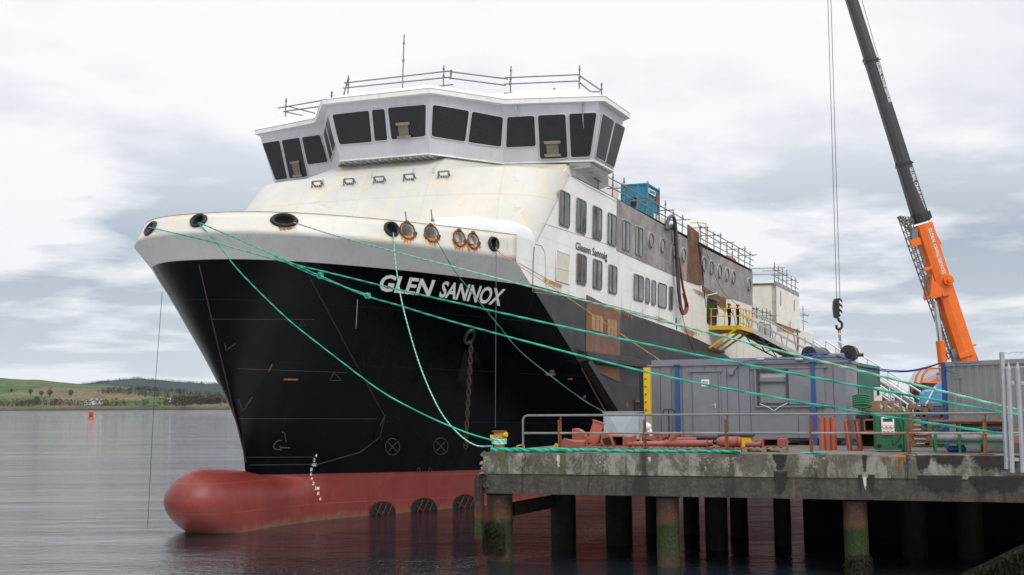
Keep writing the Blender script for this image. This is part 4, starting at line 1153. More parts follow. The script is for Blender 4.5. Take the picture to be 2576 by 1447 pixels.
# portholes
for (x, y) in ((1635, 605), (1664, 618), (1692, 631), (1717, 642)):
    c = SP(x, y, t=T_)
    m = MB(); m.tube([(T_ + .03, c.y, 14.2), (T_ + .07, c.y, 14.2)], .47, 20); o = m.build('porthole', M['seal'], ship)
    m = MB(); m.tube([(T_ + .06, c.y, 14.2), (T_ + .085, c.y, 14.2)], .37, 20); m.build('pane', M['pane'], o); m = MB(); m.tube([(T_ + .09, c.y + math.cos(a * .3142) * .39, 14.2 + math.sin(a * .3142) * .39) for a in range(20)], .045, 5, closed=True); m.build('frame', M['frame'], o)
for (x, y) in (Z(383, 650, 2600, 700, 1.809), Z(437, 671, 2600, 700, 1.809), Z(497, 701, 2600, 700, 1.809), Z(550, 723, 2600, 700, 1.809), Z(596, 746, 2600, 700, 1.809), Z(710, 798, 2600, 700, 1.809)):
    c = SP(x, y, t=T_)
    m = MB(); m.tube([(T_ + .03, c.y, 14.2), (T_ + .07, c.y, 14.2)], .55, 20); o = m.build('porthole', M['seal'], ship)
    m = MB(); m.tube([(T_ + .06, c.y, 14.2), (T_ + .085, c.y, 14.2)], .42, 20); m.build('pane', M['pane'], o); m = MB(); m.tube([(T_ + .09, c.y + math.cos(a * .3142) * .44, 14.2 + math.sin(a * .3142) * .44) for a in range(20)], .05, 5, closed=True); m.build('frame', M['frame'], o)
# panel of the boarded air intake on the side
a = SP(1398, 630, t=T_); b = SP(1430, 715, t=T_)
slab('side_panel', [(a.y, a.z), (b.y, a.z), (b.y, b.z), (a.y, b.z)], M['wing'], .03)
m = MB(); zc_ = (a.z * .45 + b.z * .55); m.box((T_ + .035, (a.y + b.y) / 2, zc_), (.02, b.y - a.y, .04)); m.tube([(T_ + .03, a.y, a.z), (T_ + .03, b.y, a.z), (T_ + .03, b.y, b.z), (T_ + .03, a.y, b.z)], .03, 4, closed=True); m.build('panel_frame', M['white'], ship)
M['name'] = paint('white_name_paint', (.72, .73, .74), .5, var=.08)
# names -----------------------------------------------------------------
hv = []; hf = []
for z in zb + [10.4, 10.8]:
    a_, b_ = s0(z), send(z); hv += [(8.5 * gfun(u, z), a_ + (b_ - a_) * u, z) for u in UU]
nu = len(UU); hf = [(i * nu + j, i * nu + j + 1, (i + 1) * nu + j + 1, (i + 1) * nu + j) for i in range(len(zb) + 1) for j in range(nu - 1)]
nbv = len(hv)
hv += [(8.5, 76, 1.96), (8.5, 76, 10.8)]
for i in range(len(zb) + 1): hf.append((i * nu + nu - 1, nbv, (i + 1) * nu + nu - 1)) if i < len(zb) // 2 else hf.append((i * nu + nu - 1, nbv + 1, (i + 1) * nu + nu - 1))
off = len(hv); hv += [p for r in secs for p in r]; ns = len(secs[0])
hf += [(off + i * ns + j, off + i * ns + j + 1, off + (i + 1) * ns + j + 1, off + (i + 1) * ns + j) for i in range(len(secs) - 1) for j in range(ns - 1)]
HB = BVHTree.FromPolygons([tuple(p) for p in hv], hf)
def on_hull(px, py, lift=.02):
    p, n = hit(HB, px, py)
    if p is None: return None
    return p + n * lift
def hull_text(name, txt, quad, mat, bold=0, shear=0, lift=.025):
    vs, fs = text_mesh(txt, bold, shear); a, b, c, d = [Vector((*q, 0)) for q in quad]; out = []
    last = None
    for v in vs:
        lo = lerp(a, b, v.x); hi = lerp(d, c, v.x); q = lerp(lo, hi, v.y)
        p = on_hull(q.x, q.y, lift) or last; last = p; out.append(p)
    m = MB(); m.add(out, fs); return m.build(name, mat, ship, normals=False)
hull_text('name_lettering', 'GLEN', [(949, 731), (1080, 746), (1095, 704), (962, 689)], M['name'], .028, 0)
hull_text('name_lettering', 'SANNOX', [(1102, 747), (1257, 770), (1272, 727), (1115, 706)], M['name'], .028, 0)
z1_ = lambda x, y: Z(x, y, 2150, 600, 2.894)
gq = [z1_(440, 1180), z1_(806, 1306), z1_(806, 1186), z1_(440, 1060)]
lettering('name_lettering', 'Gleann Sannaig', [SP(*q, t=T_ + .01) for q in gq], M['dtext'], ship, Vector((.01, 0, 0)), .022)
# draught marks
for txt, x, y in (('4', 794, 1145.5), ('2', 789.5, 1157), ('4M', 788.5, 1169), ('8', 782, 1181), ('6', 781.5, 1192.5), ('4', 782.5, 1204.5), ('2', 787, 1217), ('3M', 796, 1229), ('8', 799, 1241.5), ('6', 804.5, 1254.5)):
    w_ = 3.2 * len(txt); sl = -1.6 if y < 1185 else 1.2
    hull_text('draught_mark', txt, [(x - w_ * .9, y + 4.2), (x + w_ * .9, y + 4.2), (x + w_ * .9 + 1, y - 4.2), (x - w_ * .9 + 1, y - 4.2)], M['wwhite'], .01, 0)
# weld seams, scrapes and rings on the shell
def hull_line(name, pts, r, mat, lift=.01):
    P_ = []
    for (x0, y0), (x1, y1) in zip(pts, pts[1:]):
        n = max(2, int(math.hypot(x1 - x0, y1 - y0) / 8))
        for k in range(n):
            p = on_hull(lerp(x0, x1, k / n), lerp(y0, y1, k / n), lift)
            if p: P_.append(p)
    p = on_hull(*pts[-1], lift)
    if p: P_.append(p)
    if len(P_) < 2: return
    m = MB(); m.tube(P_, r, 5); return m.build(name, mat, ship)
hull_line('stem_seam', [(501, 665), (536, 816), (567, 945), (592, 1050), (607, 1110), (619, 1165)], .022, M['chain'])
hull_line('stem_seam', [(625, 1170), (800, 1168), (905, 1138), (955, 1100), (968, 1048), (900, 925), (775, 690)], .022, M['blackm'])
def zc3(x, y): return Z(x, y, 600, 1250, 1.5227)
M['scratch'] = paint('pale_scratch', (.065, .065, .07), .5, var=.4, vs=6)
M['scratchr'] = paint('rusty_scratch', (.24, .11, .05), .7, var=.4, vs=6)
for pts in ([(540, 342), (1200, 366)], [(520, 645), (1380, 648)], [(590, 882), (1010, 880)], [(185, 40), (1000, 42)]):
    hull_line('weld_line', [zc3(*p) for p in pts], .008, M['scratch'])
for pts in ([(375, 180), (400, 300)], [(540, 530), (565, 600), (622, 515)], [(455, 190), (465, 230), (520, 190)], [(800, 728), (820, 735), (828, 790)], [(1435, 620), (1400, 690)], [(415, 428), (465, 418)]):
    hull_line('scrape', [zc3(*p) for p in pts], .018, M['scratch'])
hull_line('scrape', [zc3(745, 315), zc3(722, 360)], .02, M['scratchr'])
hull_line('scrape', [zc3(815, 408), zc3(900, 409)], .035, M['scratchr'])
hull_line('triangle_mark', [zc3(1095, 413), zc3(1120, 365), zc3(1165, 413), zc3(1095, 413)], .012, M['scratch'])
hull_line('triangle_mark', [zc3(905, 82), zc3(925, 45), zc3(945, 82), zc3(905, 82)], .012, M['blackm'])
# bulbous bow symbol and two thruster symbols
hull_line('bulb_symbol', [zc3(*p) for p in [(850, 824), (800, 823), (788, 812), (800, 838), (760, 832), (752, 808), (775, 782), (800, 781)]], .020, M['scratch'])
def ringpts(cx, cy, rx, ry, n=20): return [(cx + math.cos(k * 2 * math.pi / n) * rx, cy + math.sin(k * 2 * math.pi / n) * ry) for k in range(n + 1)]
for (cx, cy) in (zc3(1476, 818), Z(583, 860, 1400, 1250, 1.608)):
    hull_line('thruster_symbol', ringpts(cx, cy, 18, 21), .014, M['scratch'])
    hull_line('thruster_symbol', [(cx - 11, cy - 12), (cx + 11, cy + 12)], .014, M['scratch']); hull_line('thruster_symbol', [(cx + 11, cy - 12), (cx - 11, cy + 12)], .014, M['scratch'])
M['grille'] = paint('dark_red_bars', (.11, .022, .018), .5, var=.2)
# bow thruster tunnels with their bar grilles, half awash
for (cx, cy, rx) in ((962, 1288, 33), (1066, 1279, 33), (1169, 1270, 30)):
    P_ = [on_hull(cx + math.cos(k * math.pi / 12) * rx, cy + math.sin(k * math.pi / 12) * 27, .012) for k in range(24)]
    P_ = [p for p in P_ if p]
    if len(P_) < 8: continue
    m = MB(); c = sum(P_, Vector()) / len(P_); m.add([c] + P_, [(0, 1 + k, 1 + (k + 1) % len(P_)) for k in range(len(P_))]); o = m.build('thruster_tunnel', M['darkhole'], ship)
    m = MB(); m.tube(P_, .022, 6, closed=True)
    for dx in (-14, 0, 14):
        a = on_hull(cx + dx - 10, cy + 22, .05); b = on_hull(cx + dx + 10, cy - 22, .05)
        if a and b: m.beam(a, b, .10, .04)
    a = on_hull(cx - 20, cy - 8, .05); b = on_hull(cx + 14, cy + 20, .05)
    if a and b: m.beam(a, b, .05)
    m.build('grille', M['grille'], o)
# hawse pipe, bolster and chain
p, n = hit(HB, 1180, 846)
if p:
    sx = n.cross(Vector((0, 0, 1))).normalized(); sz = sx.cross(n)
    m = MB(); rows_ = [[p + n * d + sx * math.cos(k * math.pi / 12) * f * .22 + sz * math.sin(k * math.pi / 12) * f * .32 for k in range(24)] for f, d in ((.75, .0), (.8, .10), (1.0, .14), (1.15, .06), (1.2, -.02))]
    m.grid(rows_, True, True); o = m.build('hawse_pipe', M['blackm'], ship)
    m = MB(); m.add(rows_[0], [list(range(24))]); m.build('opening', M['rust'], o)
def bolster():
    q = [on_hull(1143, 1005, .01), on_hull(1150, 960, .01), on_hull(1168, 880, .01), on_hull(1200, 885, .01), on_hull(1212, 930, .01), on_hull(1196, 1000, .01)]
    c1 = on_hull(1186, 905, .16); c2 = on_hull(1190, 990, .03)
    m = MB(); m.add(q + [c1, c2], [(0, 1, 7), (1, 2, 6, 7), (2, 3, 6), (3, 4, 6), (4, 5, 7, 6), (5, 0, 7)]); m.build('anchor_bolster', M['hullblack'], ship)
M['strake2'] = hull_line_mat('worn_black_plate', (.03, .033, .04), .35, 2.2)
bolster()
top_ = s2w(*(on_hull(1174, 850, .35))); bot_ = WP(1171, 1128, Y=top_.y)
n = int((top_.z - bot_.z) / .21)
ch = MB()
for k in range(n):
    c = lerp(top_, bot_, (k + .5) / n); pts = []
    for j in range(14):
        a = j * math.pi / 7; x = math.cos(a) * .075; z = math.sin(a) * .105 + (.04 if math.sin(a) > 0 else -.04)
        pts.append(c + (Vector((x, .01, z)) if k % 2 else Vector((x * .35, x * .9, z))))
    ch.tube(pts, .028, 5, closed=True)
    if k % 2: ch.tube([c - Vector((.07, 0, 0)), c + Vector((.07, 0, 0))], .02, 4)
o = ch.build('anchor_chain', M['chain'])
tag(o, 'rusty stud link chain hanging from the black bow', 'chain')
# belting and sponson strut on the flat side
a = SP(1456, 895, t=T_); b = SP(1614, 922, t=T_); c0 = (a.z + b.z) / 2
m = MB(); m.prism([(T_, a.y, c0 + .35), (T_ + .45, a.y, c0 + .22), (T_ + .45, a.y, c0 - .12), (T_, a.y, c0 - .28)], (0, b.y - a.y, 0)); m.build('belting', M['side'], ship)
p1, p2 = SP(1462, 905, t=T_), SP(1545, 1036, t=T_)
m = MB(); m.beam((T_ + .15, p1.y, p1.z), (T_ + .15, p2.y, p2.z), .35, .5, up=(1, 0, 0)); m.build('sponson_edge', M['blackm'], ship)
hull_line('rust_edge', [(1462, 925), (1500, 995), (1528, 1045)], .045, M['brownpatch'])
a = SP(1605, 1012, t=T_); m = MB(); m.prism(rounded([(T_ - .01, a.y - .6, 3), (T_ - .01, a.y + 1.6, 3), (T_ - .01, a.y + 1.6, a.z), (T_ - .01, a.y - .6, a.z)], .3), (.04, 0, 0)); o = m.build('shell_door', M['darkhole'], ship)
m = MB(); m.box((T_ + .04, a.y + .6, a.z + .05), (.12, 2.6, .12)); m.build('rusty_lintel', M['rust'], o)
for (x, y, w_, h_) in ((1384, 941, 12, 4), (1388, 933, 5, 2.5), (1434, 953, 6, 2), (1470, 998, 3, 4), (1577, 1018, 3, 5)):
    q = [on_hull(x - w_, y - h_, .02), on_hull(x + w_, y - h_, .02), on_hull(x + w_, y + h_, .02), on_hull(x - w_, y + h_, .02)]
    if all(q): m = MB(); m.add(q, [(0, 1, 2, 3)]); m.build('primer_touch_up', M['brownpatch'], ship)
# open side door at the gangway
a = SP(*Z(412, 890, 2600, 700, 1.809), t=T_); b = SP(*Z(472, 1085, 2600, 700, 1.809), t=T_)
ds0, ds1, dz0, dz1 = a.y, b.y, b.z, a.z
m = MB(); m.prism(rounded([(T_ + .01, ds0, dz0), (T_ + .01, ds1, dz0), (T_ + .01, ds1, dz1), (T_ + .01, ds0, dz1)], .18), (.03, 0, 0)); o = m.build('door', M['darkhole'], ship)
m = MB(); m.tube(rounded([(T_ + .05, ds0, dz0), (T_ + .05, ds1, dz0), (T_ + .05, ds1, dz1), (T_ + .05, ds0, dz1)], .18), .06, 6, closed=True); m.build('frame', M['blackm'], o)
m = MB(); m.beam((T_ + .05, ds0 - .2, dz1 + .15), (T_ + .4, (ds0 + ds1) / 2, dz1 + .42), .05); m.beam((T_ + .4, (ds0 + ds1) / 2, dz1 + .42), (T_ + .05, ds1 + .3, dz1 + .15), .05); m.build('door_canopy', M['white'], o)
# --- aft block --------------------------------------------------------
zA = 15.35
m = MB()
m.prism([(8.5, 57.8, 11.4), (8.5, 67.9, 12.0), (8.5, 67.9, 12.4), (8.5, 67.5, zA), (8.5, 57.8, zA)], (-.4, 0, 0))
m.prism([(8.48, 57.8, 11), (8.48, 57.8, zA - .05), (3.2, 57.8, zA - .05), (3.2, 57.8, 11)], (0, 8.5, 0))
aft = m.build('aft_casing', M['cream'], ship)
m = MB(); m.box((8.42, 62.5, zA + .05), (.2, 9.8, .35)); m.build('grey_coaming', M['bare'], aft)
m = MB(); m.box((5.8, 57.8, zA + .02), (5.3, .16, .14)); m.box((8.53, 62.8, 12.1), (.05, 10.2, .12)); m.box((8.54, 66.6, 11.0), (.04, .3, 2.6))
for (y, z, l) in ((59.4, 14.3, 1.2), (65.2, 14.2, 1.0), (63.3, 12.3, .9), (67.0, 11.2, 1.0), (70.2, 11.4, .7)): m.box((8.52, y, z), (.04, .12, l))
m.build('rust_run', M['rust'], aft)
# white winch covers between the house and the casing
m = MB(); m.prism([(8.2, 49.4, 11.5), (8.2, 56, 11.5), (8.2, 54.2, 12.0), (8.2, 50.2, 14.0)], (-2.5, 0, 0)); m.build('sloping_casing', M['cream'], ship)
for (x0, x1, y0, y1) in ((1806, 1818, 775, 812), (1825, 1846, 780, 830), (1862, 1880, 785, 840)):
    pass
for (zx0, zy0, zx1, zy1) in ((395, 825, 450, 1000), (465, 850, 520, 1040)):
    p0, p1 = Z(zx0, zy0, 2900, 1000, 2.893), Z(zx1, zy1, 2900, 1000, 2.893)
    a, b = SP(*p0, t=T_), SP(p1[0], p1[1], t=T_)
    swin(a.y, b.y, 10.55, 11.75, 'single')
# hull portholes etc. on the red/black line
for (x, y) in (Z(440, 1012, 1400, 1250, 1.608), Z(514, 1011, 1400, 1250, 1.608)):
    hull_line('overboard_outlet', ringpts(x, y, 4, 5, 10), .02, M['blackm'])

# rust runs under the raw holes and the deck edge
def stain(name, pts_top, pts_bot, mat, parent, bvh=None, lift=.012, n=10, m_=4):
    rows_ = []
    for j in range(m_ + 1):
        r = []
        for i in range(n + 1):
            x = lerp(lerp(pts_top[0][0], pts_top[1][0], i / n), lerp(pts_bot[0][0], pts_bot[1][0], i / n), j / m_)
            y = lerp(lerp(pts_top[0][1], pts_top[1][1], i / n), lerp(pts_bot[0][1], pts_bot[1][1], i / n), j / m_)
            if bvh == 'side': r.append(SP(x, y, t=T_ + lift))
            else:
                p, nn_ = hit(bvh, x, y)
                if p is None: p, nn_ = hit(HB, x, y)
                if p is None: return
                r.append(p + nn_ * lift)
        rows_.append(r)
    m = MB(); m.grid(rows_, True); return m.build(name, mat, parent, normals=False)
for (x, y, hw, hh, kd) in chocks:
    if kd == 'r': stain('rust_run', [(x - 20, y + 10), (x + 22, y + 15)], [(x - 20, y + 46), (x + 22, y + 51)], M['run_rust'], ship, bb)
stain('rust_run', [(690, 571), (740, 572)], [(690, 592), (740, 592)], M['run_rustd'], ship, bb)
for (x0, x1, y0, y1) in ((1735, 1790, 722, 750), (1790, 1815, 745, 775), (1640, 1700, 790, 812), (1700, 1775, 815, 850), (1955, 2008, 812, 850), (1478, 1640, 748, 775), (1350, 1440, 690, 722)):
    stain('rust_run', [(x0, y0), (x1, y0 + (x1 - x0) * .42)], [(x0, y1), (x1, y1 + (x1 - x0) * .42)], M['run_side'], ship, 'side', .055)

def side_line(name, pts, r, mat):
    m = MB(); m.tube([SP(x, y, t=T_ + .012) for x, y in pts], r, 5); return m.build(name, mat, ship)
side_line('plate_seam', [(1344, 622), (1341, 665), (1340, 735)], .022, M['rust'])
side_line('plate_seam', [(1346, 614), (1362, 618), (1371, 635), (1373, 680), (1374, 735)], .012, M['cement'])
side_line('plate_seam', [(1305, 662), (1374, 700)], .010, M['rail_edge'])
side_line('plate_seam', [(1340, 735), (1475, 752), (1600, 785), (1700, 815)], .012, M['rail_edge'])
side_line('plate_seam', [(1425, 436), (1480, 470), (1560, 512)], .010, M['cement'])
side_line('plate_seam', [(1360, 560), (1480, 598), (1600, 640)], .008, M['cement'])
for (x0, y0, x1, y1) in ((1478, 745, 1478, 765), (1560, 786, 1560, 800), (1700, 800, 1702, 828), (1803, 770, 1806, 792)): side_line('rust_streak', [(x0, y0), (x1, y1)], .05, M['rust'])
# ------------------------------------------------------------------ quay frame: u along the edge, v inland
QA = Vector((-.90, 34.50, 3.2)); QANG = math.atan2(-.318, .948)
QE = Vector((math.cos(QANG), math.sin(QANG), 0)); QN = Vector((-QE.y, QE.x, 0))
def Q(u, v, z=3.2): return Vector((QA.x, QA.y, 0)) + QE * u + QN * v + Vector((0, 0, z))
def QU(px, v, py=1120):
    """how far along the edge line at inland distance v the picture column px falls"""
    d = ray(px, py); o = Q(0, v, 0)
    # o + QE*u = k*d (plan)
    det = QE.x * -d.y + d.x * QE.y
    return (o.x * d.y - o.y * d.x) / det if abs(det) > 1e-9 else 0
def QP(px, v, z=3.2): return Q(QU(px, v), v, z)
def zat(px, py, p):
    """height above the water of picture point (px, py) at the plan distance of p"""
    d = ray(px, py); k = p.y / d.y; return HC + d.z * k
SA = Vector((math.sin(HEAD), math.cos(HEAD), 0))
quay = bpy.data.objects.new('quay', None); COL.objects.link(quay)
quay.location = QA; quay.rotation_euler = (0, 0, QANG); tag(quay, kind='structure')
rn = random.Random(5)
def face_grid(u0, u1, z0, z1, v, nu, nz, amp, top_chip=0.0):
    rows = []
    for j in range(nz + 1):
        z = lerp(z0, z1, j / nz); row = []
        for i in range(nu + 1):
            u = lerp(u0, u1, i / nu)
            dv = amp * noise2(u * 3, z * 3) + (.05 * max(0, noise2(u * 1.7, 9)) if j == nz else 0) * top_chip
            row.append((u, v + dv, z - (.05 * max(0, noise2(u * 2.3, 4) + .1) * top_chip if j == nz else 0)))
        rows.append(row)
    return rows
LU = 46
# left side direction of the quay in its own frame
sd_ = Vector((SA.dot(QE), SA.dot(QN), 0)); 
m = MB()
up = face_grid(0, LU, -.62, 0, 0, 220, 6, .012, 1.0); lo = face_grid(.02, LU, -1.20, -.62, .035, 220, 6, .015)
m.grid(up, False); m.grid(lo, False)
m.grid([[(u[0], u[1], u[2]) for u in up[0]], [(u[0], u[1] + .05, u[2]) for u in up[0]]], False)
m.grid([[Vector(u) for u in up[-1]], [Vector((u[0], .35, 0)) for u in up[-1]]], False)
L2 = 75
a, b = Vector((0, 0, 0)), sd_ * L2
m.add([a, b, b + Vector((0, 0, -1.2)), a + Vector((0, 0, -1.2))], [(0, 1, 2, 3)])
m.add([(0, .03, -1.2), (LU, .03, -1.2), (LU + b.x, b.y, -1.2), (b.x, b.y, -1.2)], [(0, 1, 2, 3)])
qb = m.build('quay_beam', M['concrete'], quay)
m = MB(); o0 = sd_ * (.35 / sd_.y)
m.add([(o0.x, .35, 0), (LU, .35, 0), (LU + b.x, b.y, 0), (b.x, b.y, 0)], [(0, 1, 2, 3)])
m.build('quay_deck', M['deck'], quay)
# stains on the beam face, picture columns and rows projected on the quay edge
def qstain(x0, x1, y0, y1, mat, seed=0):
    r = []
    for j in range(3):
        row = []
        for i in range(7):
            x = lerp(x0, x1, i / 6); u = QU(x, 0); p = Q(u, 0, 0); z = zat(x, lerp(y0, y1, j / 2), p) - 3.2
            row.append((u, -.016 if z > -.61 else -.010, min(z, -.006)))
        r.append(row)
    m = MB(); m.grid(r[::-1], False); m.build('beam_stain', mat, quay, normals=False)
for a_ in ((1940, 1984, 1141, 1190, 'run_wets'), (1940, 1984, 1186, 1252, 'run_wets'), (2298, 2345, 1143, 1200, 'run_wets'), (2295, 2440, 1196, 1272, 'run_wet'), (2330, 2440, 1143, 1196, 'run_wet'),
           (2425, 2600, 1143, 1200, 'run_wet'), (2400, 2600, 1198, 1256, 'run_wet'), (2166, 2182, 1142, 1196, 'run_wets'), (2178, 2200, 1194, 1262, 'run_wets'), (2155, 2166, 1194, 1262, 'run_wets'),
           (2244, 2282, 1144, 1200, 'run_orange'), (2210, 2242, 1150, 1196, 'run_rustd'), (1399, 1410, 1145, 1215, 'run_white'), (1628, 1638, 1150, 1180, 'run_white'), (2166, 2178, 1200, 1250, 'run_white'),
           (1275, 1345, 1146, 1186, 'run_pale'), (1345, 1400, 1150, 1188, 'run_pale'), (1440, 1620, 1152, 1188, 'run_pale'), (1640, 1935, 1150, 1190, 'run_pale'), (1985, 2160, 1150, 1194, 'run_pale'), (2195, 2300, 1150, 1196, 'run_pale'),
           (1250, 1275, 1141, 1200, 'run_moss'), (1406, 1425, 1141, 1230, 'run_moss')):
    qstain(*a_[:4], M[a_[4]])
# little chips at the broken corner
m = MB()
for k in range(26):
    u = rn.uniform(-.05, .35); z = -rn.uniform(0, 1.15); m.box((u * .3 - .02, rn.uniform(-.02, .10), z), (rn.uniform(.05, .14), rn.uniform(.05, .14), rn.uniform(.06, .2)), Quaternion((rn.random(), rn.random(), rn.random()), rn.uniform(0, 2)).to_matrix())
m.build('broken_corner', M['concrete'], quay)
# ground on which the camera stands / inland apron is left out of sight; retaining wall under the quay
wu = QU(2016, 9.5)
m = MB(); m.box((0, 0, 0), (40, .6, 4.2)); o = m.build('retaining_wall', M['wallshade'] if 'wallshade' in M else paint('shaded_wet_concrete', (.012, .011, .010), .8, var=.4, spec=.05), None)  # wall colour kept near black to carry the shade under the deck
o.location = Q(wu + 20, 9.5, .0); o.rotation_euler = (0, 0, QANG); tag(o, 'wet retaining wall deep under the quay deck, its colour darkened as shade', 'wall')
# ------------------------------------------------------------------ piles
pile_m = [M['pile']]; M['pileshade'] = paint('shaded_wet_pile', (.013, .012, .009), .6, var=.4, vs=3, dirt=(.010, .016, .006), damt=.6, ds=2, spec=.08)  # back piles: shade under the deck put into a near-black colour
def pile(p, r, label, top=2.05, bottom=-2.5):
    e = empty('quay_pile', (p.x, p.y, 0), 0, label, 'pile', 'round piles carrying the quay')
    m = MB(); pts = [(0, 0, lerp(bottom, top, k / 14)) for k in range(15)]
    rows = []
    for i, q in enumerate(pts):
        rows.append([Vector(q) + Vector((math.cos(a * math.pi / 11), math.sin(a * math.pi / 11), 0)) * r * (1 + .035 * noise2(a * .9 + p.x, q[2] * 2)) for a in range(22)])
    m.grid(rows, True, True); m.build('shaft', pile_m[0], e)
    m = MB(); m.tube([(0, 0, top - .12), (0, 0, top + .02)], r * 1.08, 22); m.build('head', M['pileshade'], e)
    return e
PF = [(1251, .45, 36, 'thick weed covered pile at the outer corner of the quay'), ]
c = WP(1251, 1433, z=0)
def pilepx(px, wpx, v, label, extra=None):
    p = QP(px, v, 0); r = wpx / 2 / F * p.y
    return pile(p, r, label)
P1 = pilepx(1256, 64, .55, 'thick pile with hanging seaweed at the outer corner of the quay')
P5 = pilepx(1676, 57, .50, 'front pile with a dark teal patch, second from the quay corner')
P8 = pilepx(2145, 58, .50, 'front pile with orange rust below the cracked beam joint')
pile_m[0] = M['pileshade']
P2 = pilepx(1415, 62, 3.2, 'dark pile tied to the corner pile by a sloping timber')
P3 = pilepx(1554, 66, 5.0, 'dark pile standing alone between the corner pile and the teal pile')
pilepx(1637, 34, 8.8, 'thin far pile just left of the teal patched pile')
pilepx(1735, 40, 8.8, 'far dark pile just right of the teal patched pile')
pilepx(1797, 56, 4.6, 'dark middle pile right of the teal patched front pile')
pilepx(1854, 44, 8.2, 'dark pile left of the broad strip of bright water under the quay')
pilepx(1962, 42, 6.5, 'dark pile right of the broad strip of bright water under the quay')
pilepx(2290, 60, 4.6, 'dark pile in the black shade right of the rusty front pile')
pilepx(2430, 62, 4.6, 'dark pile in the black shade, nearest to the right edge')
# sloping timber brace and the square fender pile
a = QP(1288, .9, 1.15); a.z = zat(1290, 1281, a); b = QP(1384, 3.0, 1.7); b.z = zat(1390, 1262, b)
m = MB(); m.beam(a, b, .22, .38); o = m.build('timber_brace', M['woodd']); tag(o, 'sloping black timber brace between the corner pile and the next', 'timber')
m = MB(); p = QP(1205, -.05, 0); m.box((p.x, p.y, 1.55), (.22, .25, 1.75), Matrix.Rotation(QANG, 3, 'Z')); m.box((p.x, p.y - .0, 2.2), (.10, .30, .7), Matrix.Rotation(QANG, 3, 'Z'))
o = m.build('fender_timber', M['pile']); tag(o, 'square green slimed fender timber hanging at the quay corner', 'fender')
# seaweed
def weed(name, c, r, z0, z1, n, a0=3.4, a1=6.0, seed=1, lab=None):
    rw = random.Random(seed); m = MB()
    for _ in range(n):
        a = rw.uniform(a0, a1); z = rw.uniform(z0, z1) ; z = min(z, z1 - abs(a - (a0 + a1) / 2) * .25 * rw.random())
        p = Vector((c.x + math.cos(a) * r * 1.03, c.y + math.sin(a) * r * 1.03, z)); out = Vector((math.cos(a), math.sin(a), 0)); sd2 = Vector((-math.sin(a), math.cos(a), 0))
        L = rw.uniform(.08, .22); w_ = rw.uniform(.012, .03)
        q = p
        for k in range(3):
            q2 = q + out * rw.uniform(.0, .05) + Vector((0, 0, -L / 3)) + sd2 * rw.uniform(-.03, .03)
            m.add([q - sd2 * w_, q + sd2 * w_, q2 + sd2 * w_ * 1.4, q2 - sd2 * w_ * 1.4], [(0, 1, 2, 3)]); q = q2
    o = m.build(name, M['seaweed'], normals=False); return tag(o, kind='stuff')
weed('seaweed', P1.location, .42, .35, 1.15, 1500, 3.3, 5.0, 1)
weed('seaweed', P8.location, .32, -.1, .55, 700, 3.5, 5.8, 2)
# weedy rock and slanting timber low on the right
g = WP(2394, 1470, Y=24)
m = MB(); m.ball((g.x, g.y, .35), .24, 14, 8, (1, 1, .9)); o = m.build('weedy_rock', M['stonebank']); tag(o, 'round rock shaggy with seaweed near the bottom right corner', 'rock')
weed('seaweed', Vector((g.x, g.y, 0)), .25, .1, .68, 500, 0, 6.28, 3)
a, b = WP(2440, 1462, Y=21), WP(2600, 1386, Y=20)
m = MB(); m.beam(a, b, .3, .3); o = m.build('slanting_timber', M['woodd']); tag(o, 'slanting seaweed covered timber in the bottom right corner', 'timber')
m = MB(); rw = random.Random(9)
for _ in range(1500):
    q = rw.random() * 1.1 - .1; p = lerp(a, b, q) + Vector((rw.uniform(-.17, .17), rw.uniform(-.3, -.1), rw.uniform(-.22, .16)))
    d = Vector((rw.uniform(-.05, .05), rw.uniform(-.04, .0), -rw.uniform(.04, .12))); s_ = Vector((.015, 0, 0))
    m.add([p - s_, p + s_, p + d + s_ * 1.5, p + d - s_ * 1.5], [(0, 1, 2, 3)])
tag(m.build('seaweed', M['seaweed'], normals=False), kind='stuff')
# ------------------------------------------------------------------ bollard, rail
VR = .32
def placed(name, p, label, cat, group=None, rz=QANG): return empty(name, p, rz, label, cat, group)
pb = QP(1256, .30)
e = placed('bollard', pb, 'rusty yellow topped bollard post at the quay corner', 'bollard')
bm_rust = paint('flaking_yellow_rust', (.42, .20, .05), .75, var=.3, vs=5, dirt=(.62, .42, .05), damt=.9, ds=5, bump=.2)
m = MB(); m.box((0, 0, .30), (.26, .26, .60), bev=.02); m.build('post', bm_rust, e)
m = MB(); m.box((0, 0, .62), (.36, .34, .035)); m.build('cap', M['rust'], e)
for sg in (-1, 1): m = MB(); m.tube([(sg * .10, -.02, .44 + (.08 if sg > 0 else 0)), (sg * .26, -.04, .44 + (.08 if sg > 0 else 0))], [.06, .075], 12); m.build('horn', M['yellow'], e)
m = MB(); m.box((0, 0, .015), (.5, .45, .03)); m.build('base_plate', M['rust'], e)
rail = placed('guard_rail', Q(0, VR), 'long two bar guard rail of rusty and galvanised pipe on the quay edge', 'railing')
u0 = QU(1316, VR)
ztop, zmid = 1.08, .56
M['railgrey'] = paint('dull_rail_pipe', (.19, .20, .21), .5, metal=.2, var=.25, vs=2, dirt=(.16, .09, .05), damt=.5, ds=2)
railmix = paint('pipe_part_rusted', (.30, .27, .24), .55, metal=.2, var=.3, vs=1.5, dirt=(.22, .10, .05), damt=.95, ds=1.1, lo=.44)
m = MB(); m.tube([(u0, 0, 0), (u0, 0, .95), (u0 + .04, 0, 1.04), (u0 + .14, 0, ztop), (22, 0, ztop + .0)], .032, 8); m.build('top_bar', M['railgrey'], rail)
us = [QU(x, VR) for x in (1409, 1623, 1829, 2042, 2288, 2480)]
prev = u0
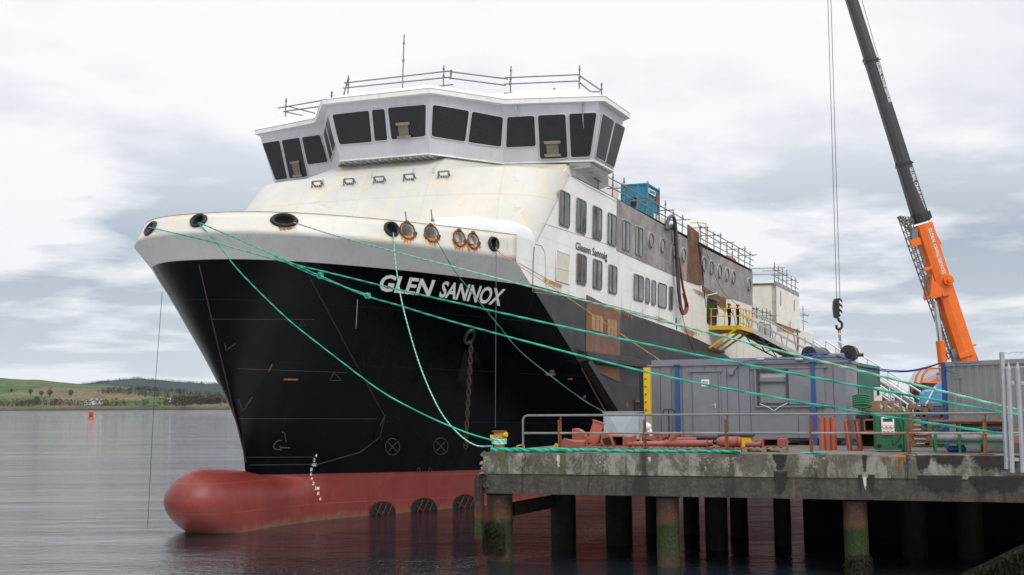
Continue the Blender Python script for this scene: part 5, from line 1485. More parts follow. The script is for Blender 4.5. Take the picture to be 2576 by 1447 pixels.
for i, u in enumerate(us + [22]):
    m = MB(); m.tube([(prev, 0, zmid), (u, 0, zmid)], .032, 8); m.build('middle_bar', M['railgrey'] if i in (0, 3) else railmix, rail); prev = u
for u in us:
    m = MB(); m.box((u - .03, 0, .48), (.05, .07, .93)); m.box((u + .02, .02, .55), (.035, .05, 1.05)); m.build('post', M['rust'], rail)
    m = MB(); m.box((u, 0, .012), (.38, .18, .02)); m.build('foot_plate', M['rust'], rail)
# ------------------------------------------------------------------ site cabin
CANG = -HEAD
CE = Vector((math.cos(CANG), math.sin(CANG), 0)); CN = Vector((-CE.y, CE.x, 0))
CR = Vector((10.74, 37.2, 0)); CW = 6.60
CL = CR - CE * CW
cabin = empty('site_cabin', (CL.x, CL.y, 3.2), CANG, 'long grey steel site cabin with door and sliding window on the quay', 'cabin')
def cab(px, py, off=0.0):
    """picture point on the cabin front wall -> cabin frame x, z"""
    o = CL + CN * off; d = ray(px, py); k = (o - Vector((0, 0, 0))).dot(CN) / Vector((d.x, d.y, 0)).dot(CN)
    p = Vector((d.x * k, d.y * k, HC + d.z * k)); return (p - CL).dot(CE), p.z - 3.2
CH0, CH1, CD = .17, 2.66, 2.55
wx0, wz1 = cab(1905, 933); wx1, wz0 = cab(1984, 1018)
m = MB()
m.box((wx0 / 2, .03, (CH0 + CH1) / 2), (wx0, .06, CH1 - CH0)); m.box(((wx1 + CW) / 2, .03, (CH0 + CH1) / 2), (CW - wx1, .06, CH1 - CH0))
m.box(((wx0 + wx1) / 2, .03, (CH0 + wz0) / 2), (wx1 - wx0, .06, wz0 - CH0)); m.box(((wx0 + wx1) / 2, .03, (wz1 + CH1) / 2), (wx1 - wx0, .06, CH1 - wz1))
m.box((CW - .03, CD / 2 + .03, (CH0 + CH1) / 2), (.06, CD - .06, CH1 - CH0)); m.box((.03, CD / 2 + .03, (CH0 + CH1) / 2), (.06, CD - .06, CH1 - CH0))
m.box((CW / 2, CD, (CH0 + CH1) / 2), (CW, .06, CH1 - CH0)); m.box((CW / 2, CD / 2, CH0 + .05), (CW - .14, CD - .1, .1))
m.build('wall', M['greydoor'], cabin)
m = MB()
for k in range(1, 17):
    x = k * CW / 17
    if wx0 - .1 < x < wx1 + .1: continue
    m.box((x, -.003, (CH0 + CH1) / 2), (.012, .012, CH1 - CH0 - .1))
m.build('panel_seam', M['boomgrey'], cabin)
m = MB(); m.box((CW / 2, CD / 2, CH1 + .04), (CW + .10, CD + .10, .07)); m.box((CW / 2, CD / 2 + .08, CH1 + .15), (CW - .05, CD - .2, .16)); m.box((CW - .55, CD / 2, CH1 + .24), (1.0, CD - .3, .16), bev=.04)
m.build('roof', M['greydoor'], cabin)
m = MB(); m.box((CW / 2, .1, CH0 + .02), (CW, .22, .10)); 
for k in range(6): m.box((.5 + k * 1.15, 1.0, .06), (.22, 1.6, .12))
m.build('skid', M['blackm'], cabin)
for px in (1706, 2048):
    x, _ = cab(px, 1000)
    m = MB(); m.box((x, -.05, 1.32), (.13, .10, 2.72)); m.box((x, -.05, 2.7), (.22, .2, .02)); m.build('leg_post', M['blue'], cabin)
dx0, dz1 = cab(1742, 938); dx1, _ = cab(1808, 1000)
m = MB(); m.box(((dx0 + dx1) / 2, -.008, (CH0 + .12 + dz1) / 2), (dx1 - dx0, .03, dz1 - CH0 - .12)); dr = m.build('door', M['greydoor'], cabin)
m = MB(); m.tube([(dx0, -.03, CH0 + .1), (dx0, -.03, dz1)], .012, 4); m.tube([(dx1 + .04, -.03, CH0 + .1), (dx1 + .04, -.03, dz1)], .035, 6); m.beam((dx0 - .1, -.04, dz1 + .05), (dx1 + .15, -.04, dz1 + .05), .06, .05); m.build('frame', M['greydoor'], dr)
hx, hz_ = cab(1800, 1021)
m = MB(); m.box((hx, -.035, hz_), (.05, .02, .16)); m.tube([(hx, -.05, hz_ + .02), (hx - .12, -.06, hz_ + .02)], .012, 6); m.build('handle', M['chrome'], dr)
sx0, sz1 = cab(1765, 955); sx1, sz0 = cab(1785, 972)
m = MB(); m.box(((sx0 + sx1) / 2, -.03, (sz0 + sz1) / 2), (sx1 - sx0, .012, sz1 - sz0)); sg_ = m.build('notice', M['wwhite'], dr)
hgt = sz1 - sz0; w_ = sx1 - sx0; zc = sz0 + hgt * .52
M['bluetext'] = paint('dark_blue_print', (.03, .04, .16), .5); M['orangetext'] = paint('orange_print', (.75, .16, .02), .5)
for txt, a, b, mt in (('co-', .12, .55, M['bluetext']), ('at', .57, .86, M['orangetext'])):
    lettering('lettering', txt, [Vector((sx0 + w_ * a, -.04, zc)), Vector((sx0 + w_ * b, -.04, zc)), Vector((sx0 + w_ * b, -.04, zc + hgt * .26)), Vector((sx0 + w_ * a, -.04, zc + hgt * .26))], mt, dr, Vector((0, 0, 0)), .03)
lettering('lettering', 'marine', [Vector((sx0 + w_ * .5, -.04, zc - hgt * .12)), Vector((sx0 + w_ * .86, -.04, zc - hgt * .12)), Vector((sx0 + w_ * .86, -.04, zc - hgt * .04)), Vector((sx0 + w_ * .5, -.04, zc - hgt * .04))], M['bluetext'], dr, Vector((0, 0, 0)))
# window with a real opening, dark room and glass
wc = ((wx0 + wx1) / 2, (wz0 + wz1) / 2); ww, wh_ = wx1 - wx0, wz1 - wz0
fr_m = paint('dark_grey_window_frame', (.05, .055, .065), .4)
m = MB()
for (x, z, a, b) in ((wx0 + .03, wc[1], .06, wh_), (wx1 - .03, wc[1], .06, wh_), (wc[0], wz0 + .03, ww, .06), (wc[0], wz1 - .03, ww, .06), (wc[0], wz1 - wh_ * .34, ww - .1, .05)): m.box((x, .0, z), (a, .07, b))
wf = m.build('window_frame', fr_m, cabin)
N = NT('cabin_window_glass'); N.set(color=(.5, .55, .55), rough=.03, alpha=.25, spec=.9); M['cglass'] = N.m
m = MB(); m.box((wc[0], .025, wc[1]), (ww - .08, .006, wh_ - .08)); m.build('pane', M['cglass'], wf)
m = MB(); m.box((wx0 - .06, -.04, wc[1]), (.05, .08, wh_ + .15)); m.box(((wx0 + wx1 + 1.1) / 2, -.04, wz1 + .08), (ww + 1.5, .08, .05)); m.box(((wx0 + wx1 + 1.2) / 2, -.04, wz0 - .06), (ww + 1.3, .08, .05)); m.build('window_guide', M['greydoor'], cabin)
m = MB(); m.box((wc[0], 1.5, 1.5), (2.6, .05, 2.0)); m.box((wc[0], .75, wz1 + .12), (2.6, 1.4, .03)); m.build('room_back', paint('dim_room_wall', (.10, .10, .095), .8), cabin)
m = MB(); m.box((wc[0], .08, wz1 - .16), (ww - .14, .02, .12)); m.build('blind', M['wwhite'], cabin)
px0, pz1 = cab(1984, 926); px1, pz0 = cab(2076, 1016)
m = MB(); cx_, cz_ = (px0 + px1) / 2, (pz0 + pz1) / 2
a, b, c_, d_ = (px0, -.05, pz0), (px1, -.05, pz0), (px1, -.05, pz1), (px0, -.05, pz1)
m.add([a, b, c_, d_, (cx_, -.085, cz_), (px0, .0, pz0), (px1, .0, pz0), (px1, .0, pz1), (px0, .0, pz1)], [(0, 1, 4), (1, 2, 4), (2, 3, 4), (3, 0, 4), (0, 1, 6, 5), (1, 2, 7, 6), (2, 3, 8, 7), (3, 0, 5, 8)])
m.build('sliding_shutter', M['greydoor'], cabin)
x, z = cab(1841, 937); m = MB(); m.box((x, -.06, z), (.17, .12, .17), bev=.01); m.build('junction_box', M['greydoor'], cabin)
m = MB(); x0_, z0_ = cab(1912, 1016); x1_, z1v = cab(1984, 1013)
m.tube(catmull([(x0_, -.08, z0_), (x0_ + .3, -.09, z0_ - .12), ((x0_ + x1_) / 2, -.1, z0_ - .22), (x1_ - .3, -.09, z0_ - .12), (x1_, -.08, z1v)], 5), .012, 5); m.build('window_cord', M['wwhite'], cabin)
# cable along the roof edge with its joints
m = MB(); pts = [cab(1848, 940)] + [cab(1868, 913), cab(1920, 905), cab(1990, 905), cab(2040, 902), cab(2056, 893), cab(2020, 893), cab(2070, 905)]
m.tube(catmull([(p[0], -.12, p[1]) for p in pts], 5), .018, 6)
m.tube(catmull([(cab(2015, 894)[0], .2, CH1 + .25), (cab(2050, 894)[0], -.05, CH1 + .3), (cab(2090, 894)[0], .2, CH1 + .28), (CW + .2, -.05, CH1 + .05)], 6), .03, 6)
o = m.build('power_cable', M['blueplas']); o.location = cabin.location; o.rotation_euler = cabin.rotation_euler; tag(o, 'bright blue power cable looped along the cabin roof edge', 'cable')
for px in (1914, 2012):
    x, z = cab(px, 905); m = MB(); m.tube([(x - .13, -.12, z), (x - .08, -.12, z), (x + .08, -.12, z), (x + .13, -.12, z)], [.03, .055, .055, .03], 10); m.build('cable_joint', M['galv'], o)
# silencers on the roof
def silencer(px, v, r, L, ang, label):
    p = CL + CE * cab(px, 900)[0] + CN * v; e = empty('exhaust_silencer', (p.x, p.y, 3.2 + CH1 + .07 + r), CANG + ang, label, 'silencer', 'exhaust silencers lying on the cabin roof')
    m = MB(); m.tube([(0, 0, 0), (0, L, 0)], r, 24); m.build('drum', M['hose'], e)
    m = MB(); m.tube([(0, -.04, 0), (0, .02, 0)], r * 1.04, 24); m.tube([(0, L - .02, 0), (0, L + .04, 0)], r * 1.04, 24); m.build('end_plate', M['blackm'], e)
    m = MB(); m.tube([(0, -.09, -.05), (0, -.03, -.05)], r * .42, 16); m.build('outlet', M['darkhole'], e)
    return e
silencer(2029, .5, .25, 1.1, -.22, 'black ended exhaust silencer drum, left of the two on the cabin roof')
silencer(2130, .4, .25, .4, -.05, 'shorter black silencer drum, right of the two on the cabin roof')
m = MB(); p = CL + CE * cab(2085, 900)[0] + CN * .9; m.tube([(p.x, p.y, 3.2 + CH1 + .27), (p.x + .9, p.y - .35, 3.2 + CH1 + .27)], .06, 8); o = m.build('exhaust_pipe', M['rust']); tag(o, 'thin rusty pipe joining the two silencers on the cabin roof', 'pipe')
# ------------------------------------------------------------------ containers
def corrug(m, x0, x1, z0, z1, y, pitch=.28, depth=.036, axis='x', sgn=1):
    n = int((x1 - x0) / pitch); pts = []
    for k in range(n):
        a = x0 + k * pitch
        for f, d in ((0, 0), (.25, 0), (.38, depth), (.87, depth), (1.0, 0)): pts.append((a + f * pitch, y + sgn * d))
    pts.append((x1, y))
    r0 = [(p, q, z0) if axis == 'x' else (q, p, z0) for p, q in pts]; r1 = [(p, q, z1) if axis == 'x' else (q, p, z1) for p, q in pts]
    m.grid([r0, r1], False)
def container(name, loc, rz, L, W_, H, mat, post, label, end_doors=True):
    e = empty(name, loc, rz, label, 'container')
    m = MB()
    corrug(m, .1, L - .1, .12, H - .1, .02); corrug(m, .1, L - .1, .12, H - .1, W_ - .02, sgn=-1)
    corrug(m, .1, W_ - .1, .12, H - .1, .02, axis='y'); corrug(m, .1, W_ - .1, .12, H - .1, L - .02, axis='y', sgn=-1)
    m.build('wall', mat, e)
    m = MB(); m.box((L / 2, W_ / 2, H - .03), (L - .06, W_ - .06, .05)); m.box((L / 2, .04, H - .06), (L - .2, .09, .13)); m.box((L / 2, W_ - .04, H - .06), (L - .2, .09, .13)); m.box((.04, W_ / 2, H - .06), (.09, W_ - .2, .13)); m.box((L - .04, W_ / 2, H - .06), (.09, W_ - .2, .13)); m.build('roof', mat, e)
    m = MB()
    for y in (.04, W_ - .04): m.box((L / 2, y, .07), (L - .2, .09, .14))
    for x in (.04, L - .04): m.box((x, W_ / 2, .07), (.09, W_ - .2, .14))
    m.build('bottom_rail', mat, e)
    for x in (.06, L - .06):
        for y in (.06, W_ - .06):
            m = MB(); m.box((x, y, H / 2), (.16, .16, H)); m.build('corner_post', post if x < 1 else mat, e)
    return e
# grey one at the right edge: long side runs towards the camera
gc = container('storage_container', (12.85, 34.49, 3.2), math.atan2(-.89, .45), 4.7, 2.4, 2.55, M['greycont'], M['blue'], 'grey corrugated container with a blue corner at the right edge')
# conduit on it
m = MB(); m.box((.55, -.03, 2.08), (.35, .03, .03)); m.box((.62, -.03, 1.7), (.03, .03, .7)); m.build('conduit', M['greycont'], gc)
gp = CR + CN * 5.2 + CE * 1.6
container('storage_container', Vector((12.03, 40.2, 3.2)), math.pi / 2 - HEAD, 6.0, 2.4, 2.75, M['greenc'], M['greens'], 'faded green corrugated container standing behind the grey cabin')
# ------------------------------------------------------------------ pallets and steelwork
def pallet(name, p, rz, label, mat, group=None, L=1.2, W_=1.0, boards=7, cat='pallet', tilt=None, z=0):
    e = empty(name, (p.x, p.y, 3.2 + z), rz, label, cat, group)
    if tilt: e.rotation_euler = (tilt, 0, rz)
    m = MB()
    for k in range(boards): m.box((lerp(.05, L - .05, k / (boards - 1)) - L / 2, 0, .132), (.10, W_, .022))
    m.build('top_board', mat, e)
    for y in (-W_ / 2 + .05, 0, W_ / 2 - .05):
        m = MB(); m.box((0, y, .11), (L, .1, .022)); m.box((0, y, .011), (L, .1, .022))
        for x in (-L / 2 + .07, 0, L / 2 - .07): m.box((x, y, .061), (.14, .098, .080))
        m.build('runner', mat, e)
    return e
GP_ = 'low pallets carrying red steelwork'
pallet('pallet', QP(1529, 1.3), QANG, 'dark pallet under the open square red ducts', M['wood'], GP_)
pallet('pallet', QP(1628, 1.3), QANG, 'pallet under the long straight orange red pipe', M['wood'], GP_)
pallet('pallet', QP(1727, 1.3), QANG, 'pallet under the red pipe with the branch', M['wood'], GP_)
pallet('pallet', QP(1825, 1.35), QANG, 'reddish pallet under the short fat red tank', M['rustred'], GP_)
pallet('pallet', QP(1926, 1.3), QANG, 'pallet under the open red rectangular duct', M['wood'], GP_)
def item(name, label, cat, p, z=0, rz=0, group=None): return empty(name, (p.x, p.y, 3.2 + z), QANG + rz, label, cat, group)
sc_ = lambda p: p.y / F      # metres per picture unit there
def hollow(m, c, size, th=.02, axis='x', rot=None):
    """open ended rectangular duct"""
    x, y, z = size; c = Vector(c); Rr = rot or Matrix.Identity(3)
    def bx(o, s): m.box(c + Rr @ Vector(o), s, Rr)
    if axis == 'x':
        bx((0, y / 2, 0), (x, th, z)); bx((0, -y / 2, 0), (x, th, z)); bx((0, 0, z / 2), (x, y - th, th)); bx((0, 0, -z / 2), (x, y - th, th))
    elif axis == 'y':
        bx((x / 2, 0, 0), (th, y, z)); bx((-x / 2, 0, 0), (th, y, z)); bx((0, 0, z / 2), (x - th, y, th)); bx((0, 0, -z / 2), (x - th, y, th))
    else:
        bx((x / 2, 0, 0), (th, y, z)); bx((-x / 2, 0, 0), (th, y, z)); bx((0, y / 2, 0), (x - th, th, z)); bx((0, -y / 2, 0), (x - th, th, z))
def flange(m, c, w_, h, axis='y', th=.03, rot=None, b=.04):
    c = Vector(c); Rr = rot or Matrix.Identity(3)
    def bx(o, s): m.box(c + Rr @ Vector(o), s, Rr)
    if axis == 'y': bx((0, 0, h / 2 + b / 2), (w_ + 2 * b, th, b)); bx((0, 0, -h / 2 - b / 2), (w_ + 2 * b, th, b)); bx((w_ / 2 + b / 2, 0, 0), (b, th, h)); bx((-w_ / 2 - b / 2, 0, 0), (b, th, h))
    else: bx((0, 0, h / 2 + b / 2), (th, w_ + 2 * b, b)); bx((0, 0, -h / 2 - b / 2), (th, w_ + 2 * b, b)); bx((0, w_ / 2 + b / 2, 0), (th, b, h)); bx((0, -w_ / 2 - b / 2, 0), (th, b, h))
DG = 'red primed ventilation ducts heaped on the quay'
RR, R2 = M['rustred'], M['rustred2']
def bend(m, c, r0, r1, a0, a1, y0, y1, n=10):
    """rectangular elbow: ring sector in x-z, from y0 to y1"""
    c = Vector(c); P_ = []
    for k in range(n + 1):
        a = lerp(a0, a1, k / n); P_.append((math.cos(a), math.sin(a)))
    rows = []
    for r, y in ((r0, y0), (r1, y0), (r1, y1), (r0, y1)):
        rows.append([c + Vector((q[0] * r, y, q[1] * r)) for q in P_])
    m.grid(rows + [rows[0]], False)
    for k in (0, -1): m.add([r[k] for r in rows], [(0, 1, 2, 3)])
p = QP(1450, 1.2); e = item('curved_duct', 'low curved red duct at the left end of the heap', 'duct', p, .02, .1, DG)
m = MB(); bend(m, (-.30, 0, -.35), .35, .68, R(20), R(100), -.3, .3); m.box((.0, 0, .16), (.66, .55, .30), bev=.05); m.build('shell', RR, e); m = MB(); flange(m, (-.34, 0, .17), .5, .30, 'x'); flange(m, (.36, 0, .17), .5, .3, 'x'); m.build('flange', RR, e)
p = QP(1463, 2.0); e = item('elbow_duct', 'upright quarter round red duct elbow behind the curved one', 'duct', p, .36, 0, DG)
m = MB(); bend(m, (-.2, 0, -.08), .02, .38, R(0), R(90), -.2, .2); m.box((0, 0, -.2), (.5, .4, .3)); m.build('shell', RR, e); m = MB(); flange(m, (-.22, 0, .1), .35, .3, 'x'); m.build('flange', RR, e)
p = QP(1499, 1.5); e = item('leaning_duct', 'square red duct leaning upright over the heap', 'duct', p, .55, .15, DG)
rt = Matrix.Rotation(R(18), 3, 'Y'); m = MB(); hollow(m, (0, 0, 0), (.30, .28, .66), .02, 'z', rt); m.box((0, 0, 0), (.26, .24, .6), rt); m.build('shell', R2, e)
m = MB(); 
for k in (-1, 1): m.box(rt @ Vector((0, 0, k * .33)), (.38, .36, .03), rt)
m.build('flange', RR, e)
m = MB(); m.box((-.02, 0, -.45), (.5, .4, .22)); m.build('foot', RR, e)
p = QP(1527, 1.25); e = item('elbow_duct', 'curved red elbow with its dark mouth facing the water', 'duct', p, .15, 0, DG)
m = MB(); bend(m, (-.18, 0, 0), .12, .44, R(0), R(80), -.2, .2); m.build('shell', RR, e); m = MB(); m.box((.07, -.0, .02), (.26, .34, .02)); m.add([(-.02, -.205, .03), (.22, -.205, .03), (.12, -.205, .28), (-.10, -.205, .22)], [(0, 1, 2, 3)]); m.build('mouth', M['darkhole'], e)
p = QP(1556, 1.2); e = item('square_duct', 'square red duct with its open end facing the water', 'duct', p, .30, 0, DG)
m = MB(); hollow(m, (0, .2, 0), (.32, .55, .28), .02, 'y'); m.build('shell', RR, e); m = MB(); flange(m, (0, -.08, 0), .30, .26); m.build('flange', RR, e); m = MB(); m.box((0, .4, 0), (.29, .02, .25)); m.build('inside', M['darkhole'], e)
p = QP(1583, 1.3); e = item('duct_box', 'closed red duct box right of the open square duct', 'duct', p, .30, 0, DG)
m = MB(); m.box((0, .05, 0), (.30, .4, .27), bev=.01); m.build('shell', RR, e); m = MB(); flange(m, (.15, .05, 0), .38, .25, 'x'); m.build('flange', RR, e)
PG = 'red pipes lying on the pallets'
def pipe(name, label, px0, px1, v, r, zc, mat, group=PG, n=16, cat='pipe', ends=True, dv=0):
    a, b = QP(px0, v, 3.2 + zc), QP(px1, v + dv, 3.2 + zc)
    e = empty(name, a, QANG, label, cat, group); L = (b - a).length
    m = MB(); m.tube([(0, 0, 0), (L, 0, 0)], r, n, cap=False); m.tube([(L, 0, 0), (0, 0, 0)], r * .88, n, cap=False); m.build('wall', mat, e, normals=False)
    m = MB(); m.tube([(L - .02, 0, 0), (L + .01, 0, 0)], r * 1.12, n, cap=False); m.tube([(-.01, 0, 0), (.02, 0, 0)], r * 1.12, n, cap=False); m.build('collar', mat, e)
    m = MB(); m.tube([(L * .9, 0, 0), (L * .9 + .01, 0, 0)], r * .86, n); m.build('inside', M['darkhole'], e)
    return e, L
pipe('steel_pipe', 'long straight bright orange red pipe', 1581, 1676, 1.2, .075, .225, R2)
e, L = pipe('branch_pipe', 'thicker dull red pipe with an upright branch', 1677, 1778, 1.15, .095, .24, RR)
m = MB(); m.tube([(.1, 0, 0), (.16, 0, .14), (.30, 0, .30)], .085, 14); m.build('branch', RR, e)
pipe('steel_pipe', 'short red pipe end just right of the branch pipe', 1740, 1793, 1.5, .085, .235, RR)
pipe('steel_pipe', 'thin red pipe piece left of the open rectangular duct', 1876, 1915, 1.2, .07, .215, RR)
pipe('steel_pipe', 'small red pipe behind the branch pipe', 1700, 1752, 1.9, .06, .33, RR)
p = QP(1833, 1.2); e = item('red_tank', 'short fat round ended red tank', 'tank', p, .29)
m = MB(); m.tube([(-.36, 0, 0), (-.33, 0, 0), (-.27, 0, 0), (-.18, 0, 0), (.26, 0, 0), (.33, 0, 0), (.36, 0, 0)], [.02, .09, .13, .15, .15, .14, .12], 18); m.build('shell', RR, e); m = MB(); m.tube([(.24, 0, 0), (.29, 0, 0)], .165, 18); m.build('band', M['rust'], e)
p = QP(1940, 1.2); e = item('rectangular_duct', 'flat rectangular red duct open towards the water', 'duct', p, .27, 0, DG)
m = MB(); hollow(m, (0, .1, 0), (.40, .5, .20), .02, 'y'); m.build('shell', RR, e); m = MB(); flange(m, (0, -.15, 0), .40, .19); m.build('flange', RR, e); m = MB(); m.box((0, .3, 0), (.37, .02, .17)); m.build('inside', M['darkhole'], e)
p = QP(1970, 1.35); e = item('duct_box', 'small closed red duct box at the right end of the pallets', 'duct', p, .28, 0, DG); m = MB(); m.box((0, 0, 0), (.22, .4, .22), bev=.01); m.build('shell', RR, e); m = MB(); flange(m, (.11, 0, 0), .38, .2, 'x'); m.build('flange', RR, e)
# steel offcut brackets behind the pipes
for (px, a, l, lab) in ((1630, .25, .55, 'red angle bracket leaning behind the straight pipe'), (1668, -.6, .4, 'short red channel bracket by the pallet truck')):
    p = QP(px, 1.8); e = item('steel_bracket', lab, 'bracket', p, .36, 0, 'red steel brackets'); m = MB(); rt = Matrix.Rotation(a, 3, 'Y'); m.box((0, 0, 0), (l, .12, .02), rt); m.box(rt @ Vector((0, .06, .04)), (l, .02, .10), rt); m.build('angle', RR, e)
    m = MB(); m.box((l * .3, 0, -.05), (.02, .12, .12)); m.build('gusset', RR, e)
# galvanised transition hopper
p = QP(1563, 4.2); s = sc_(p); W_ = 88 * s; e = item('duct_transition', 'pale galvanised sheet metal duct transition behind the red ducts', 'duct section', p, 0, .05)
z1_h = zat(1563, 1037, p) - 3.2; z0h = .25
m = MB(); hw = W_ / 2
m.add([(-hw, 0, z0h), (hw, 0, z0h), (hw, 0, z1_h), (-hw, 0, z1_h), (-hw * .72, -.04, z1_h - .05), (hw * .72, -.04, z1_h - .05), (.02, -.13, z0h + .1)], [(0, 6, 4), (0, 4, 3), (3, 4, 5, 2), (5, 6, 4), (5, 2, 1), (1, 6, 5), (0, 1, 6)])
m.box((0, .55, (z0h + z1_h) / 2), (W_ - .02, 1.06, z1_h - z0h - .02)); m.build('sheet', M['galvd'], e)
m = MB(); m.box((0, .5, z1_h), (W_ + .06, 1.1, .03)); m.build('rim', M['galv'], e)
m = MB(); m.box((-.2, .5, .12), (1.3, .9, .24)); m.build('base', M['woodd'], e)
m = MB(); m.box((hw + .12, .6, .5), (.25, .8, 1.0)); m.build('side_duct', M['galvd'], e)
# yellow fender column and black post
p = QP(1632, 6.2); zt = zat(1632, 925, p) - 3.2; e = item('fender_column', 'flaking yellow steel column beside the black hull', 'column', p); m = MB(); m.box((0, 0, zt / 2), (16 * sc_(p), .25, zt)); m.build('column', M['yellow'], e)
m = MB()
for k in range(9): m.tube([(-.04, -.12, .4 + k * zt / 10), (-.04, -.17, .4 + k * zt / 10)], .03, 8)
m.build('bolt', M['rust'], e)
p = QP(1619, 6.3); e = item('fender_post', 'tall black rubber fender post left of the yellow column', 'fender', p); m = MB(); m.box((0, 0, zt / 2), (12 * sc_(p), .25, zt), bev=.03); m.build('face', M['black'], e)
m = MB(); m.box((0, .2, zt * .5), (.1, .2, zt * .9)); m.build('backing', M['rust'], e)
# white bag and pipe on a drum
p = QP(1628, 3.6); e = item('rubble_bag', 'crumpled white plastic bag on a drum left of the cabin', 'bag', p, .55)
m = MB(); m.ball((0, 0, .12), .15, 12, 8, (1, .9, .9)); m.ball((.08, 0, -.08), .10, 10, 6, (1, .8, 1.6)); m.build('sheet', M['tarp'], e)
p = QP(1628, 3.65); e = item('steel_drum', 'small dark drum under the white bag', 'drum', p); m = MB(); m.tube([(0, 0, 0), (0, 0, .5)], .16, 16); m.build('shell', M['boomgrey'], e); m = MB(); m.tube([(0, 0, .48), (0, 0, .52)], .17, 16); m.build('rim', M['galv'], e)
# hand pallet truck
p = QP(1684, 3.0); e = item('pallet_truck', 'hand pallet truck with its black loop handle upright before the cabin', 'pallet truck', p)
s = sc_(p); ztop_ = zat(1684, 1029, p) - 3.2; 
m = MB(); m.tube([(0, 0, .25), (0, 0, ztop_ - .14)], .024, 8); m.build('tiller', M['black'], e)
m = MB(); m.tube([(-.16, 0, ztop_ - .03), (-.185, 0, ztop_ - .10), (-.13, 0, ztop_ - .19), (0, 0, ztop_ - .20), (.13, 0, ztop_ - .19), (.185, 0, ztop_ - .10), (.16, 0, ztop_ - .03), (0, 0, ztop_ - .01)], .02, 7, closed=True); m.box((0, 0, ztop_ - .12), (.04, .03, .16)); m.build('loop_handle', M['black'], e)
m = MB(); m.box((0, .05, .2), (.35, .3, .18), bev=.03); m.box((-.2, .7, .12), (.16, 1.1, .06)); m.box((.2, .7, .12), (.16, 1.1, .06)); m.build('fork', M['redplas'], e)
for sx_ in (-.08, .08): m = MB(); m.tube([(sx_ - .025, -.02, .09), (sx_ + .025, -.02, .09)], .09, 14); m.build('wheel', M['black'], e)
# yellow grit bin, upright pallet
p = QP(1850, 2.1); s = sc_(p); e = item('grit_bin', 'yellow bin with dark lid and hazard stripes before the cabin', 'bin', p)
def hazard():
    N = NT('yellow_bin_with_stripes'); o = N.xyz(); st = N.math('FRACT', N.math('MULTIPLY', N.math('ADD', o[0], o[2]), 7.0)); f = N.math('MULTIPLY', N.math('GREATER_THAN', st, .5), N.math('LESS_THAN', o[2], .11)); N.set(color=N.mix(f, (.72, .47, .01), (.02, .02, .02)), rough=.5); return N.m
m = MB(); m.box((0, .25, .22), (76 * s, .5, .40), bev=.02); m.build('body', hazard(), e); m = MB(); m.box((0, .25, .44), (86 * s, .56, .10), bev=.02); m.build('lid', M['boomgrey'], e)
p = QP(1923, 2.4); e = pallet('pallet', p, QANG, 'grey weathered pallet stood on edge before the cabin', M['wood'], None, L=.78, W_=.72, boards=4, tilt=R(82)); 
# three red cylinders
for k, px in enumerate((2068, 2083, 2098)):
    p = QP(px, 2.9); s = sc_(p); e = item('red_cylinder', ['left', 'middle', 'right'][k] + ' one of three upright red cylinders against the cabin', 'cylinder', p, 0, 0, 'upright red cylinders against the cabin')
    hz_c = zat(px, 1051, p) - 3.2; m = MB(); m.tube([(0, 0, 0), (0, 0, hz_c)], 7.4 * s, 18); m.build('shell', M['rustred2'], e); m = MB(); m.tube([(0, 0, hz_c - .005), (0, 0, hz_c + .01)], 6.4 * s, 18); m.build('lid', M['rustred'], e)
# leaning rectangular frame, red boxes behind
p = QP(2150, 2.6); s = sc_(p); e = item('duct_section', 'tall open red steel frame leaning beside the cabin corner', 'frame', p, 0, .25); zz = zat(2150, 1056, p) - 3.2; rt = Matrix.Rotation(R(-6), 3, 'Y')
m = MB()
for (c, sz) in (((-.15, 0, zz / 2), (.07, .25, zz)), ((.15, 0, zz / 2), (.07, .25, zz)), ((0, 0, zz - .03), (.3, .25, .05)), ((0, 0, .04), (.3, .25, .05))): m.box(rt @ Vector(c), sz, rt)
m.build('frame', M['rustred2'], e); m = MB(); flange(m, (0, -.13, zz / 2), .28, zz * .95, 'y', rot=rt, b=.03); m.build('flange', M['rust'], e)
p = QP(2184, 4.0); e = item('duct_box', 'open red duct box stack left of the green cabinet', 'duct', p, 0, 0, DG)
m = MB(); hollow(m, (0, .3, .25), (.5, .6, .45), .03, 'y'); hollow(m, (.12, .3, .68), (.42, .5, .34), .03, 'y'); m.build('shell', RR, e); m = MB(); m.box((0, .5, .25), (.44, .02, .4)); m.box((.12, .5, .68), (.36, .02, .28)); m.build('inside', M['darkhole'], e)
# green power cabinet
p = QP(2248, 1.7); s = sc_(p); e = item('power_cabinet', 'green steel cabinet with a panel of red and white sockets', 'cabinet', p, 0, .12)
zz = zat(2248, 1040, p) - 3.2; W_ = 84 * s
m = MB(); m.box((-.10, .3, zz / 2 + .03), (W_ * .78, .62, zz - .06), bev=.015); m.box((W_ * .40, .42, zz / 2 + .0), (W_ * .20, .7, zz - .02), bev=.015); m.build('body', M['greens'], e)
m = MB()
for k in range(5): m.add([(-.45 + k * .2, .1, zz), (-.37 + k * .2, .1, zz), (-.41 + k * .2, .1, zz + .11), (-.45 + k * .2, .13, zz), (-.37 + k * .2, .13, zz), (-.41 + k * .2, .13, zz + .11)], [(0, 1, 2), (3, 4, 5), (0, 1, 4, 3), (1, 2, 5, 4), (2, 0, 3, 5)])
m.build('lifting_lug', M['greens'], e)
m = MB(); m.box((-.14, -.04, zz * .68), (.34, .08, zz * .46), bev=.01); pn = m.build('socket_panel', M['wwhite'], e)
m = MB(); m.box((-.14, -.085, zz * .83), (.26, .01, .09)); m.build('notice', M['boomgrey'], pn)
